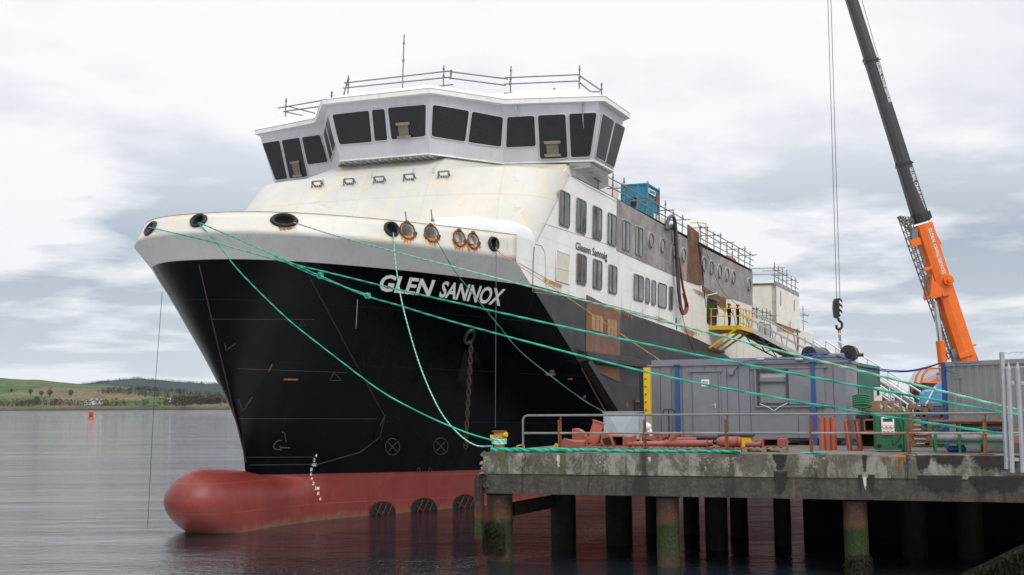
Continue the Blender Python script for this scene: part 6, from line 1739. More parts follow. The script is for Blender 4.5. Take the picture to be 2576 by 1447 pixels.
for k in range(3):
    m = MB(); m.tube([(-.25 + k * .11, -.08, zz * .66), (-.25 + k * .11, -.13, zz * .66)], .043, 14); o = m.build('socket', M['redplas'], pn); m = MB(); m.tube([(-.25 + k * .11, -.13, zz * .66), (-.25 + k * .11, -.14, zz * .66)], .032, 14); m.build('socket_cap', M['wwhite'], pn)
    m = MB(); m.tube([(-.25 + k * .11, -.08, zz * .52), (-.25 + k * .11, -.12, zz * .52 - .02)], .034, 12); m.build('socket', M['redplas'], pn)
m = MB()
for sx_ in (-1, 1): m.tube([(-.10 + sx_ * W_ * .30, -.012, .16), (-.10 + sx_ * W_ * .30, -.02, .16)], .06, 12)
m.build('fork_hole', M['darkhole'], e)
m = MB(); m.tube(catmull([(.12, -.05, zz * .9), (.2, -.1, zz * .6), (.16, -.12, zz * .35), (-.02, -.14, .2), (-.04, -.1, .33)], 5), .018, 6); m.build('cable', M['black'], e)
# stack of pallets
for k in range(9):
    p = QP(2337, 6.0); pallet('pallet', p + Vector((rn.uniform(-.06, .06), rn.uniform(-.06, .06), 0)), QANG + rn.uniform(-.12, .12), ('bottom' if k == 0 else 'top' if k == 8 else ['', 'second', 'third', 'fourth', 'fifth', 'sixth', 'seventh', 'eighth'][k]) + (' pale wooden pallet of the tall stack beside the grey container' if k in (0, 8) else ' pallet from the bottom of the tall stack beside the grey container'), M['woodf'], 'stack of pallets beside the grey container', z=.02 + k * .146)
# open crate with boards
p = QP(2222, 6.4); s = sc_(p); e = item('open_crate', 'open wooden crate of offcuts behind the green cabinet', 'crate', p, zat(2222, 1036, QP(2222, 6.4)) - 3.2)
Wc = 98 * s; hc = 24 * s
m = MB()
for y in (0, .9):
    m.box((0, y, .04), (Wc, .03, .09)); m.box((0, y, hc), (Wc, .03, .08))
    for k in range(6): m.box((-Wc / 2 + .06 + k * (Wc - .12) / 5, y - .02, hc / 2), (.10, .03, hc))
for x in (-Wc / 2, Wc / 2): m.box((x, .45, hc), (.03, .9, .08)); m.box((x, .45, .04), (.03, .9, .09))
m.build('side', M['woodf'], e)
m = MB(); m.box((0, .45, 0), (Wc, .9, .03)); m.build('floor', M['woodf'], e)
m = MB(); m.box((.1, .4, hc * .6), (.4, .3, .05), Matrix.Rotation(.6, 3, 'Y')); m.box((-.3, .5, hc * .55), (.3, .3, .25), Matrix.Rotation(.3, 3, 'Y')); m.build('offcut', M['wood'], e)
m = MB(); m.box((0, .45, -.35), (Wc * .9, .8, .64)); m.build('stand', M['woodd'], e)
p = QP(2172, 6.0); e = item('hose_coil', 'coil of green hose hanging at the cabin corner', 'hose', p, 0)
m = MB()
for k in range(5): m.tube([(math.cos(a * math.pi / 10) * .26, .1 + k * .02, 1.55 - .28 * 1 + k * .07 + math.sin(a * math.pi / 10) * .06) for a in range(20)], .045, 6, closed=True)
m.build('loop', M['greens'], e)
m = MB(); m.box((0, .12, .55), (.4, .3, 1.1)); m.build('stand', M['blackm'], e)
# rack with spiral ducts
p = QP(2445, 1.3); s = sc_(p); zz = zat(2445, 1060, p) - 3.2; Wr = 178 * s
e = item('pipe_rack', 'low green angle iron rack holding galvanised ducts', 'rack', p, 0, 0)
m = MB(); m.box((0, .5, zz), (Wr, 1.3, .04)); m.box((0, -.05, zz - .04), (Wr, .05, .06)); m.build('top', M['rust'], e)
m = MB(); m.box((0, 0, .26), (Wr, .05, .05)); m.box((0, .9, .26), (Wr, .05, .05)); m.build('lower_rail', M['greens'], e)
for k in range(4):
    for y in (0, .95):
        m = MB(); m.box((-Wr / 2 + .04 + k * (Wr - .08) / 3, y, zz / 2), (.07, .06, zz)); m.build('leg', M['greens'], e)
def spiral(name, label, px0, px1, v, r, zc):
    a, b = QP(px0, v, 3.2 + zc), QP(px1, v, 3.2 + zc); e = empty(name, a, QANG, label, 'duct', 'galvanised spiral ducts in the rack'); L = (b - a).length
    n = 40; m = MB(); pts = []; rs = []
    for k in range(n + 1):
        x = L * k / n; pts += [(x, 0, 0), (x + .008, 0, 0)]; rs += [r, r * 1.025] if 0 < k < n else [r, r]
    m.tube(pts, rs, 20, cap=False); m.build('spiral_wall', M['galv'], e)
    m = MB(); m.tube([(L * .96, 0, 0), (L * .965, 0, 0)], r * .97, 20); m.build('inside', M['darkhole'], e); return e
spiral('spiral_duct', 'longest galvanised spiral duct on the front of the rack', 2345, 2532, 1.5, .15, .42)
spiral('spiral_duct', 'shorter spiral duct lying higher at the back right of the rack', 2420, 2535, 2.0, .13, .66)
p = QP(2556, 1.5); e = item('duct_box', 'red duct box behind the palisade fence', 'duct', p, .45, 0, DG); m = MB(); m.box((0, 0, 0), (.35, .4, .4), bev=.01); m.build('shell', RR, e); m = MB(); flange(m, (-.18, 0, 0), .38, .38, 'x'); m.build('flange', RR, e)
# dark blue drum-like bundle on the ground under the rack
p = QP(2405, 1.9); e = item('blue_sheet', 'folded dark blue sheet under the rack', 'sheet', p); m = MB(); m.box((0, 0, .09), (.5, .5, .16), bev=.05); m.build('fold', M['blue'], e); m = MB(); m.box((.12, -.1, .19), (.2, .25, .03), bev=.01); m.build('flap', M['blue'], e)
# white cupboard
p = QP(2213, 7.5); s = sc_(p); z0 = zat(2213, 1010, p) - 3.2; z1 = zat(2213, 975, p) - 3.2; e = item('white_cupboard', 'narrow white cupboard between green container and stairs', 'cupboard', p)
m = MB(); m.box((0, .2, z1 / 2), (19 * s, .4, z1), bev=.01); m.build('body', M['wwhite'], e); m = MB(); m.box((.02, -.01, z1 - .15), (.08, .02, .2)); m.build('vent', M['boomgrey'], e)
# yellow lifting eyes near the edge
for px, lab in ((1308, 'yellow pipe hoop of the quay ladder beside the bollard'),):
    p = QP(px, .9); e = item('ladder_hoop', lab, 'ladder', p); m = MB(); m.tube([(-.1, 0, 0), (-.1, 0, .16), (.12, 0, .2), (.14, .0, .02)], .022, 7); m.build('hoop', M['yellow'], e); m = MB(); m.box((0, 0, .01), (.3, .1, .02)); m.build('foot', M['rust'], e)
p = QP(1399, 1.6); e = item('shackle', 'yellow shackle hook standing left of the first rusty rail post', 'shackle', p); m = MB(); m.tube([(-.05, 0, .02), (-.06, 0, .14), (0, 0, .2), (.06, 0, .14), (.05, 0, .02)], .025, 7); m.build('bow', M['yellow'], e); m = MB(); m.tube([(-.14, 0, .07), (.1, 0, .09)], .02, 6); m.build('pin', M['galv'], e)
# ------------------------------------------------------------------ palisade fence on the near side
YF_ = 17.2
fe = empty('palisade_fence', WP(2530, 1190, Y=YF_), 0, 'galvanised palisade fence with pointed pales at the right edge', 'fence'); fo = fe.location.copy()
def floc(px, py, dy=0): return WP(px, py, Y=YF_ + dy) - fo
def pale(x0, y0, x1, y1, wpx, pointed=True, name='pale'):
    a, b = floc(x0, y0), floc(x1, y1); w_ = wpx / F * YF_; m = MB(); d = (b - a).normalized(); sx_ = d.cross(Vector((0, 1, 0))).normalized()
    h = w_ / 2; pr = [(-h, 0), (-h * .35, -.018), (h * .35, -.018), (h, 0), (h * .35, -.013), (-h * .35, -.013)]
    r0 = [a + sx_ * x + Vector((0, y, 0)) for x, y in pr]; r1 = [b + sx_ * x + Vector((0, y, 0)) for x, y in pr]; m.grid([r0, r1], False, True)
    if pointed:
        tip = b + d * .11
        for i in range(len(pr)): m.add([r1[i], r1[(i + 1) % len(pr)], tip], [(0, 1, 2)])
    m.build(name, M['galv'], fe)
pale(2547, 1189, 2537.5, 928, 12); pale(2574, 1189, 2560.5, 927, 12)
pale(2601, 1189, 2585, 926, 12); pale(2628, 1189, 2610, 925, 12)
m = MB(); a, b = floc(2533, 1180, .06), floc(2520, 886, .06); m.beam(a, b, .055, .055, up=(0, 1, 0)); m.build('end_post', M['galv'], fe)
for (y0, y1) in ((1156, 1157), (963, 964)):
    m = MB(); m.beam(floc(2529, y0, .04), floc(2640, y1, .04), .04, .05); m.build('cross_rail', M['galv'], fe)
m = MB(); m.tube([floc(2521, 890), floc(2548, 887), floc(2640, 884)], .005, 4); m.tube([floc(2524, 925), floc(2580, 923), floc(2640, 922)], .005, 4)
for k in range(7):
    p = floc(2528 + k * 14, 888.5); m.beam(p + Vector((-.015, 0, -.02)), p + Vector((.015, 0, .02)), .005)
m.build('barbed_wire', M['galv'], fe)
p = floc(2640, 1189); m = MB(); m.beam(p + Vector((.3, .1, -1.8)), p + Vector((.3, .1, 1.6)), .08); m.build('end_post', M['galv'], fe)
# ------------------------------------------------------------------ ropes
def sag(a, b, pix, n=60):
    """rope in the upright plane through a and b, following its observed sag"""
    a, b = Vector(a), Vector(b); h = Vector((b.x - a.x, b.y - a.y, 0)); pts = [a]
    nrm = Vector((h.y, -h.x, 0))
    for (x, y) in pix:
        d = ray(x, y); k = (a - CAM).dot(nrm) / d.dot(nrm); pts.append(CAM + d * k)
    pts.append(b); return catmull(pts, max(3, n // len(pts)))
def rope(name, label, a, b, pix, r, mat, group='mooring lines'):
    pts = sag(a, b, pix); m = MB()
    # three twisted strands
    L = [0]
    for p, q in zip(pts, pts[1:]): L.append(L[-1] + (q - p).length)
    tot = L[-1]; n = min(900, int(tot / .05)); fine = []; j = 0
    for k in range(n + 1):
        s = tot * k / n
        while j < len(L) - 2 and L[j + 1] < s: j += 1
        fine.append(lerp(pts[j], pts[j + 1], (s - L[j]) / max(1e-6, L[j + 1] - L[j])))
    for st in range(3):
        P_ = []
        for k, p in enumerate(fine):
            d = (fine[min(k + 1, n)] - fine[max(k - 1, 0)]).normalized(); sx_ = d.cross(Vector((0, 0, 1))).normalized(); sz = sx_.cross(d)
            a_ = k * .05 / (r * 7) * 2 * math.pi / 1.0 * .9 + st * 2.094
            P_.append(p + (sx_ * math.cos(a_) + sz * math.sin(a_)) * r * .5)
        m.tube(P_, r * .56, 5)
    o = m.build(name, mat, normals=False); return tag(o, label, 'rope', group)
W_of = lambda p: SHIP_M @ p
fc = {}
for (x, y, *_), f in zip(chocks, fair): fc[x] = f
def start(x, dx=0, dz=0):
    p, n, sx, sz, hw, hh, kd = fc[x]; return W_of(p + n * .10 + sx * dx * hw + sz * dz * hh)
def far_end(px, py, Y): return WP(px, py, Y=Y)
st = start(500, .35, -.55)
rope('mooring_rope', 'teal rope from the leftmost bow fairlead off past the fence', start(380, .1, -.0), far_end(2720, 1071, 17.6), [(529, 608), (700, 655), (880, 699), (1006, 729.8), (1390, 816), (1635, 868), (1761, 894.6), (2010, 943), (2201, 979.4), (2576, 1047.5)], .025, M['rope_teal'])
rope('mooring_rope', 'pale green rope from the wide oval fairlead off past the fence', start(715, .75, -.5), far_end(2720, 1061, 17.4), [(880, 603.5), (1200, 687), (1572, 782.7), (1635, 799.8), (2075, 911.4), (2201, 942.5), (2576, 1035)], .025, M['rope_pale'])
rope('mooring_rope', 'doubled teal rope with knots from the second bow fairlead', st, far_end(2700, 1108, 17.8), [(640, 620), (820, 701), (920, 744), (1006, 769.4), (1162, 816), (1572, 923), (1824, 977), (2201, 1043.5), (2568, 1097)], .025, M['rope_teal'])
P0 = sag(st, far_end(2700, 1108, 17.8), [(640, 620), (820, 701), (920, 744), (1006, 769.4), (1162, 816)])
a = W_of(SHIP_I @ P0[8]); 
def onpl(x, y):
    b_ = far_end(2700, 1108, 17.8); h = b_ - st; nrm = Vector((h.y, -h.x, 0)); d = ray(x, y); return CAM + d * ((st - CAM).dot(nrm) / d.dot(nrm))
rope('splice_rope', 'second strand laid along the doubled teal rope near the bow', onpl(690, 646), onpl(925, 742), [(770, 684), (840, 712)], .020, M['rope_teal'])
m = MB()
for (x, y, r_) in ((803, 693, .09), (922, 744, .07)):
    p = onpl(x, y)
    for k in range(3): m.tube([p + Vector((math.cos(a_ * .63) * r_ * .5, math.sin(k) * .04, math.sin(a_ * .63) * r_)) + Vector((k * .05 - .05, 0, 0)) for a_ in range(10)], .022, 5, closed=True)
o = m.build('rope_knot', M['rope_teal']); 
bpy.data.objects.remove(o)
for (x, y, r_, lab) in ((803, 693, .09, 'larger knot on the doubled teal rope below the oval fairlead'), (922, 744, .07, 'smaller knot on the doubled teal rope left of the ship name')):
    m = MB(); p = onpl(x, y)
    for k in range(3): m.tube([p + Vector((math.cos(a_ * .63) * r_ * .6 + k * .03, math.sin(k) * .04, math.sin(a_ * .63) * r_)) for a_ in range(10)], .024, 5, closed=True)
    tag(m.build('rope_knot', M['rope_teal'], normals=False), lab, 'knot', 'knots on the doubled rope')
bt = Vector((pb.x, pb.y, 3.2 + .30))
rope('mooring_rope', 'sea green rope curving down the black bow to the quay bollard', start(500, .30, -.6), bt + Vector((-.15, -.15, .04)), [(545.5, 612), (599, 679), (670, 752), (741, 817.5), (850, 903), (960, 985), (1069, 1044), (1170, 1087)], .025, M['rope_teal'])
rope('mooring_rope', 'light mint rope hanging steeply from the fourth fairlead to the bollard', start(985, 0, -.6), bt + Vector((-.2, -.1, -.12)), [(993, 640), (1005, 730), (1025, 816), (1060, 930), (1105, 1030), (1150, 1088), (1195, 1120)], .024, M['rope_light'])
rope('mooring_rope', 'dark green rope from a rusty hole down behind the red ducts', start(1085, .1, -.4), WP(1519, 1036, Y=43.5), [(1110, 625), (1150, 690), (1252, 816), (1310, 885), (1400, 957), (1470, 1008)], .021, M['rope_dark'])
rope('mooring_rope', 'yellow rope from the last fairlead down behind the cabin', start(1241, .0, -.55), WP(1700, 934, Y=47), [(1262, 640), (1310, 672), (1369, 709), (1480, 784), (1570, 846), (1640, 893)], .021, M['rope_yel'])
m = MB()
for k in range(3):
    z = .26 + k * .055; m.tube([bt + Vector((math.cos(a_ * .4488) * .20, math.sin(a_ * .4488) * .19, z - .30 + .02 * math.sin(a_))) for a_ in range(14)], .034, 6, closed=True)
tag(m.build('rope_turns', M['rope_light'], normals=False), 'mint green turns of rope round the bollard', 'rope')
# rope lying along the quay edge
rr = random.Random(2); P_ = []; 
for k in range(70):
    px = lerp(1236, 1862, k / 69); v = .13 + .04 * math.sin(k * .8) + rr.uniform(-.02, .02); p = QP(px, v, 3.2 + .055 + (.03 * rr.random() if px < 1500 else 0)); P_.append(p)
P_ = catmull(P_, 4)
m = MB()
for st_ in range(3):
    T = []
    for k, p in enumerate(P_):
        a_ = k * 1.1 + st_ * 2.09; q = (k / len(P_)); rad = lerp(.045, .026, smooth(q * 2)); T.append(p + Vector((0, math.cos(a_) * rad, math.sin(a_) * rad)))
    m.tube(T, [lerp(.042, .028, smooth(k / len(P_) * 2)) for k in range(len(P_))], 6)
tag(m.build('quay_rope', M['rope_teal'], normals=False), 'thick teal rope lying along the edge of the quay', 'rope')
m = MB()
for k in range(30):
    p = QP(2045 + rr.uniform(-12, 22), .2 + rr.uniform(-.08, .1), 3.215); q = p + Vector((rr.uniform(-.3, .3), rr.uniform(-.15, .15), rr.uniform(0, .03))); m.tube([p, (p + q) / 2 + Vector((0, .05, .02)), q], .012, 4)
tag(m.build('frayed_rope', M['rope_teal']), 'small frayed teal rope end round a rusty rail post', 'rope')
# thin cords
m = MB(); a = WP(408, 735, Y=44); b = WP(371, 1330, Y=40); m.tube([a, lerp(a, b, .5) + Vector((-.05, 0, 0)), b], .010, 4); tag(m.build('thin_line', M['cablec']), 'thin dark line hanging free left of the bow', 'line')
m = MB(); p = start(1241, .3, .5); b = WP(1246, 1075, Y=p.y); m.tube([p, b], .011, 4); tag(m.build('thin_line', M['scaf']), 'thin grey line hanging straight down past the ship name', 'line')
m = MB(); a = W_of(on_hull(893, 744, .3)); b = W_of(on_hull(882, 806, .6)); m.tube([a, b], .018, 5); tag(m.build('loose_cord', M['wood']), 'short buff cord end hanging below the knots', 'cord')
# blue cable across to the grey container
a = WP(2155, 921, Y=38.5); b = WP(2370, 912, Y=35); m = MB()
for dz in (0, 4): m.tube(catmull([a, WP(2215, 929 + dz, Y=37.6), WP(2280, 933 + dz * .6, Y=36.5), WP(2330, 924 + dz * .5, Y=35.7), b], 6), .020, 6)
m.tube(catmull([b, WP(2420, 915, Y=33.5), WP(2460, 912, Y=32.5)], 4), .014, 5); m.tube(catmull([b, WP(2380, 930, Y=34.3), WP(2405, 940, Y=33.5)], 4), .014, 5)
tag(m.build('overhead_cable', M['blueplas']), 'dark blue cable sagging between the cabin and the grey container', 'cable')

# ------------------------------------------------------------------ scaffolding on the ship (world frame made of ship points)
def scaf(label, poles, rails, r=.033, name='scaffold_rail', group='tube scaffolding on the ship'):
    c = SHIP_M @ poles[0][0]; e = empty(name, c, 0, label, 'scaffolding', group); I = Matrix.Translation(-c) @ SHIP_M
    for a, b in poles:
        m = MB(); m.tube([I @ a, I @ b], r, 6); 
        for k in (.55, .85): q = I @ lerp(a, b, k); m.box(q, (.10, .10, .08))
        m.build('pole', M['scaf'], e)
    for a, b in rails: m = MB(); m.tube([I @ a, I @ b], r, 6); m.build('tube_rail', M['scaf'], e)
    return e
def pl_through(a, b): # upright plane through two ship points
    d = (b - a); return a, Vector((d.y, -d.x, 0)).normalized()
def scafpx(label, poles, rails, z0):
    """poles: (x, ytop, ybase); rails: (x0, y0, x1, y1)"""
    B = [SP(x, yb, z=z0) for x, yt, yb in poles]; P_ = []
    for (x, yt, yb), b in zip(poles, B):
        t = SP(x, yt, s=b.y); P_.append((b, Vector((b.x, b.y, t.z))))
    R_ = []
    a, n = pl_through(B[0], B[-1])
    for (x0, y0, x1, y1) in rails: R_.append((SPP(x0, y0, a, n), SPP(x1, y1, a, n)))
    return scaf(label, P_, R_)
zr = 19.75
scafpx('scaffold rail on the starboard end of the wheelhouse roof', [(718, 247, 294), (834, 230, 254)], [(700, 272, 868, 243), (713, 281, 812, 267), (718, 266, 792, 285), (716, 281, 760, 291)], 19.5)
scafpx('scaffold rail with a tall whip pole on the middle wheelhouse roof', [(875, 190, 244), (1012, 88, 232), (1115, 165, 224)], [(866, 209, 1138, 178), (864, 222, 1136, 194), (864, 244, 1139, 213), (864, 242, 875, 200)], zr)
scafpx('sloping twin rails between the middle and port roof rails', [(1134, 176, 200), (1283, 205, 217)], [(1128, 180, 1278, 199), (1128, 196, 1272, 215)], zr)
scafpx('scaffold rail on the port end of the wheelhouse roof', [(1284, 167, 237), (1394, 222, 236), (1457, 165, 237)], [(1269, 196, 1457, 188), (1267, 212, 1457, 204), (1267, 235, 1510, 231)], zr)
scafpx('short return rail at the aft port corner of the wheelhouse roof', [(1457, 188, 237), (1513, 208, 244)], [(1457, 190, 1514, 229), (1457, 207, 1500, 243)], zr - .15)
# along the port side
def row(label, t, s0_, s1_, step, z0, zt, rails, jit=.15, over=0.6):
    rr = random.Random(int(s0_ * 7 + t)); P_ = []; s = s0_
    while s <= s1_ + .01:
        tp = zt + rr.uniform(-.15, .35); P_.append((Vector((t, s, z0)), Vector((t + rr.uniform(-.05, .05), s + rr.uniform(-.05, .05), tp)))); s += step * rr.uniform(.85, 1.15)
    R_ = [(Vector((t + .04, s0_ - over, z)), Vector((t + .04, s1_ + over, z))) for z in rails]
    for a, b in P_[::2]: R_.append((Vector((t + .5, a.y + .08, rails[-1] - .06)), Vector((t - 1.0, a.y + .08, rails[-1] - .06))))
    return scaf(label, P_, R_)
row('scaffold rail along the port roof edge beside the teal container', 8.3, 16.2, 31.0, 1.9, 15.5, 16.75, (16.1, 16.55))
row('scaffold rail on the far side of the teal container', 1.5, 18.5, 33.0, 2.9, 16.0, 18.6, (17.6, 18.1))
row('scaffold rail along the port edge above the second row of portholes', 8.3, 35.2, 49.5, 1.8, 15.2, 16.75, (15.9, 16.35, 16.7))
row('scaffold rail behind the white wrapped duct aft', 4.0, 37.5, 52.5, 2.2, 15.3, 16.9, (16.1, 16.6))
row('scaffold rail on top of the aft casing, port edge', 8.3, 57.9, 67.4, 1.9, 14.9, 16.9, (16.0, 16.55))
row('scaffold rail on top of the aft casing, inner edge', 3.4, 50.5, 67.0, 2.2, 15.2, 17.1, (16.3, 16.8))
row('low scaffold rail over the aft side door', 8.3, 50.0, 57.2, 1.7, 11.5, 13.0, (12.3, 12.7))
row('scaffold rail at the aft end of the ship', 8.3, 70.6, 72.0, 1.4, 12.4, 14.6, (13.3, 13.9))
P_ = [(Vector((x, 57.9, 15.2)), Vector((x, 57.9, 17.0))) for x in (3.4, 5.6, 8.3)]
scaf('cross rail on the forward edge of the aft casing', P_, [(Vector((2.6, 57.9, 16.2)), Vector((9.2, 57.9, 16.2))), (Vector((2.6, 57.9, 16.7)), Vector((9.2, 57.9, 16.7)))])
# ------------------------------------------------------------------ things standing on the ship
def ship_empty(name, p, label, cat, group=None):
    e = bpy.data.objects.new(name, None); COL.objects.link(e); e.matrix_world = SHIP_M @ Matrix.Translation(p); return tag(e, label, cat, group)
ct = SP(1629, 461, t=7.7); cl = SP(1564, 463, s=ct.y); cb = SP(1658, 476, t=ct.x)
e = ship_empty('plant_container', Vector((cl.x, ct.y, 15.5)), 'teal blue corrugated plant container on the ship roof', 'container')
W_, L_, H_ = ct.x - cl.x, cb.y - ct.y, ct.z - 15.5
m = MB(); corrug(m, 0.02, W_ - .02, .0, H_ - .05, 0.02, pitch=.24, depth=.02); corrug(m, .02, L_ - .02, 0, H_ - .05, W_ - .02, pitch=.3, depth=.05, axis='y', sgn=-1); m.box((W_ / 2, L_ / 2, H_ / 2), (W_ - .16, L_ - .16, H_ - .1)); m.build('wall', M['teal'], e)
m = MB(); m.box((W_ / 2, L_ / 2, H_ - .03), (W_ + .02, L_ + .02, .09)); m.build('roof', M['teal'], e)
for x in (0, W_):
    for y in (0, L_): m = MB(); m.box((x, y, H_ / 2), (.09, .09, H_)); m.build('corner_post', M['teal'], e); m = MB(); m.tube([(x + math.cos(a) * .05, y, H_ + .06 + math.sin(a) * .06) for a in [k * .7854 for k in range(8)]], .018, 5, closed=True); m.build('lifting_eye', M['blackm'], e)
m = MB(); m.box((W_ * .48, -.03, H_ * .55), (W_ * .2, .05, H_ * .22)); m.build('hatch', M['darkhole'], e)
m = MB(); m.box((W_ + .03, L_ * .82, H_ * .72), (.05, L_ * .26, H_ * .25)); o = m.build('louvre', M['rust'], e)
zl = H_ * .86; m = MB(); m.box((W_ + .02, L_ * .34, zl - .07), (.03, L_ * .62, .30)); o = m.build('name_board', M['wwhite'], e)
lettering('lettering', 'CLIMAVENT', [Vector((W_ + .045, L_ * .06, zl - .17)), Vector((W_ + .045, L_ * .62, zl - .17)), Vector((W_ + .045, L_ * .62, zl + .03)), Vector((W_ + .045, L_ * .06, zl + .03))], M['bluetext'], o, Vector((0, 0, 0)), .03)
# hoses over the side
def pth(pts, t): return [SHIP_M @ SP(*Z(x, y, 2600, 700, 1.809), t=t) for x, y in pts]
m = MB(); m.tube(catmull(pth([(115, 395), (130, 330), (150, 300), (172, 310), (185, 380), (192, 480), (200, 640), (207, 800), (218, 930), (235, 1000), (255, 985), (262, 930), (245, 860)], 8.85), 5), .11, 8)
tag(m.build('ventilation_hose', M['hose']), 'fat grey hose looping over the rail and down the port side', 'hose', 'hoses hanging down the port side')
m = MB(); m.tube(catmull(pth([(128, 395), (142, 372), (162, 368), (178, 400), (186, 520), (196, 700), (206, 850), (222, 960)], 8.7), 5), .09, 8)
tag(m.build('ventilation_hose', M['hose']), 'second grey hose close behind the first on the port side', 'hose', 'hoses hanging down the port side')
m = MB(); m.tube(catmull(pth([(211, 600), (220, 690), (236, 800), (256, 890), (272, 950), (264, 992), (243, 1006), (225, 985), (213, 948)], 8.95), 5), .075, 8)
tag(m.build('ventilation_hose', M['redhose']), 'red hose hanging in a loop below the grey ones', 'hose', 'hoses hanging down the port side')
m = MB()
for k in range(3): m.tube(catmull(pth([(348, 450 + k * 8), (352 + k * 6, 560), (372 + k * 5, 680), (392, 830 + k * 12), (405, 960)], 8.75 + k * .03), 4), .02, 5)
tag(m.build('hanging_cable', M['cablec']), 'black cables hanging down the rusty corner to the gangway door', 'cable')
m = MB(); m.tube(catmull(pth([(340, 330), (420, 590), (520, 830), (640, 950)], 8.9), 6), .015, 5); tag(m.build('stay_wire', M['cablec']), 'thin wire slanting down to the two workmen', 'wire')
m = MB(); m.tube(catmull(pth([(232, 1010), (262, 1130), (310, 1260), (350, 1350)], 8.7), 5), .02, 5); tag(m.build('hanging_cable', M['cablec']), 'black line trailing from the hose loop down the dark side', 'cable')
# white wrapped funnel duct and yellow davit on the roof aft
c = SP(*Z(600, 590, 2600, 700, 1.809), t=6.0)
e = ship_empty('wrapped_duct', Vector((6.0, c.y, 15.4)), 'large duct wrapped in white sheet lying on the aft roof', 'duct')
m = MB(); m.tube([(0, -4.3, .45), (0, -3.2, .75), (0, 2.0, .75), (0, 3.6, .75), (0, 4.0, .7)], [.35, .72, .78, .75, .6], 18); m.build('wrapping', M['tarp'], e)
m = MB(); m.tube([(0.3, -4.2, .55), (0.3, -3.0, .65)], [.62, .80], 12); m.build('red_mouth', M['redhose'], e)
e = ship_empty('davit', SP(*Z(404, 530, 2600, 700, 1.809), t=7.6), 'slim yellow davit frame on the roof aft of the rusty plate', 'davit')
m = MB(); m.beam((0, 0, -.3), (0, 0, 1.7), .07); m.build('post', M['yellow'], e); m = MB(); m.beam((0, 0, 1.7), (-.9, -.7, 1.7), .07); m.build('arm', M['yellow'], e)
# white shrink wrapped equipment on the forecastle
rows_ = []; topl = [(1092, 547), (1110, 543), (1150, 543), (1190, 541), (1222, 538), (1236, 548), (1262, 549), (1285, 552), (1305, 562), (1333, 569), (1344, 590), (1346, 606)]
wrk = []
BT = [(1090, 577), (1150, 583), (1240, 592), (1345, 607)]
def rdir(x, y): return (SHIP_I.to_3x3() @ ray(x, y)).normalized()
for k, (x, y) in enumerate(topl):
    yb = interp(x, BT) + 10; pb_, _n = hit(bb, x, yb)
    if pb_ is None: pb_ = SP(x, yb, t=T_)
    db = (pb_ - CAM_S).length; q = k / (len(topl) - 1); dep = lerp(2.0, 1.1, q)
    ra = []
    for j, (f, dd) in enumerate(((0, .28), (.35, .25), (.75, .34), (1.0, .55), (1.03, dep * .8), (.9, dep), (0, dep + .1))):
        base_ = CAM_S + rdir(x, yb) * (db + dd); base_.z = 11.3
        tp = CAM_S + rdir(x, y) * (db + .55)
        z = lerp(11.3, tp.z, f); jit = .17
        ra.append(Vector((base_.x + jit * noise2(k * 2.1, j), base_.y + jit * noise2(k * 1.3, j + 7), z + jit * noise2(k * 1.9, j + 4) * (f > 0))))
    rows_.append(ra)
e = ship_empty('wrapped_winch', Vector((0, 0, 0)), 'white shrink wrapped equipment behind the port bulwark', 'wrapped winch')
m = MB(); m.grid(rows_, True); m.add(rows_[0], [list(range(7))]); m.add(rows_[-1], [list(range(7))])
o = m.build('wrapping', M['tarp'], e)
md = o.modifiers.new('s', 'SUBSURF'); md.levels = md.render_levels = 1
for i, (x0, y0, x1, y1) in enumerate(((1238, 586, 1266, 590), (1395, 622, 1420, 622))[:1]):
    p = SP(x0, y0, t=7.9); q = SP(x1, y1, t=8.1); m = MB(); m.tube([SHIP_M @ p, SHIP_M @ q], .03, 6); m.tube([SHIP_M @ lerp(p, q, .3), SHIP_M @ (lerp(p, q, .3) + Vector((0, 0, -.35)))], .02, 5); tag(m.build('clamped_tube', M['scaf']), 'short scaffold tube clamped on the bulwark above the last fairlead', 'tube')
for (x, y, lab) in ((1024, 561, 'short post on the bulwark above the first rusty hole'), (1089, 555, 'short post on the bulwark above the second rusty hole')):
    p, n = hit(bb, x, y + 16); m = MB(); c = SHIP_M @ (p + Vector((0, 0, .28)) - n * .05) if p else WP(x, y, Y=45); m.tube([c, c + Vector((-.05, 0, .42))], .028, 6); m.box(c, (.12, .1, .1)); tag(m.build('stub_post', M['scaf']), lab, 'post', 'stub posts on the bulwark')

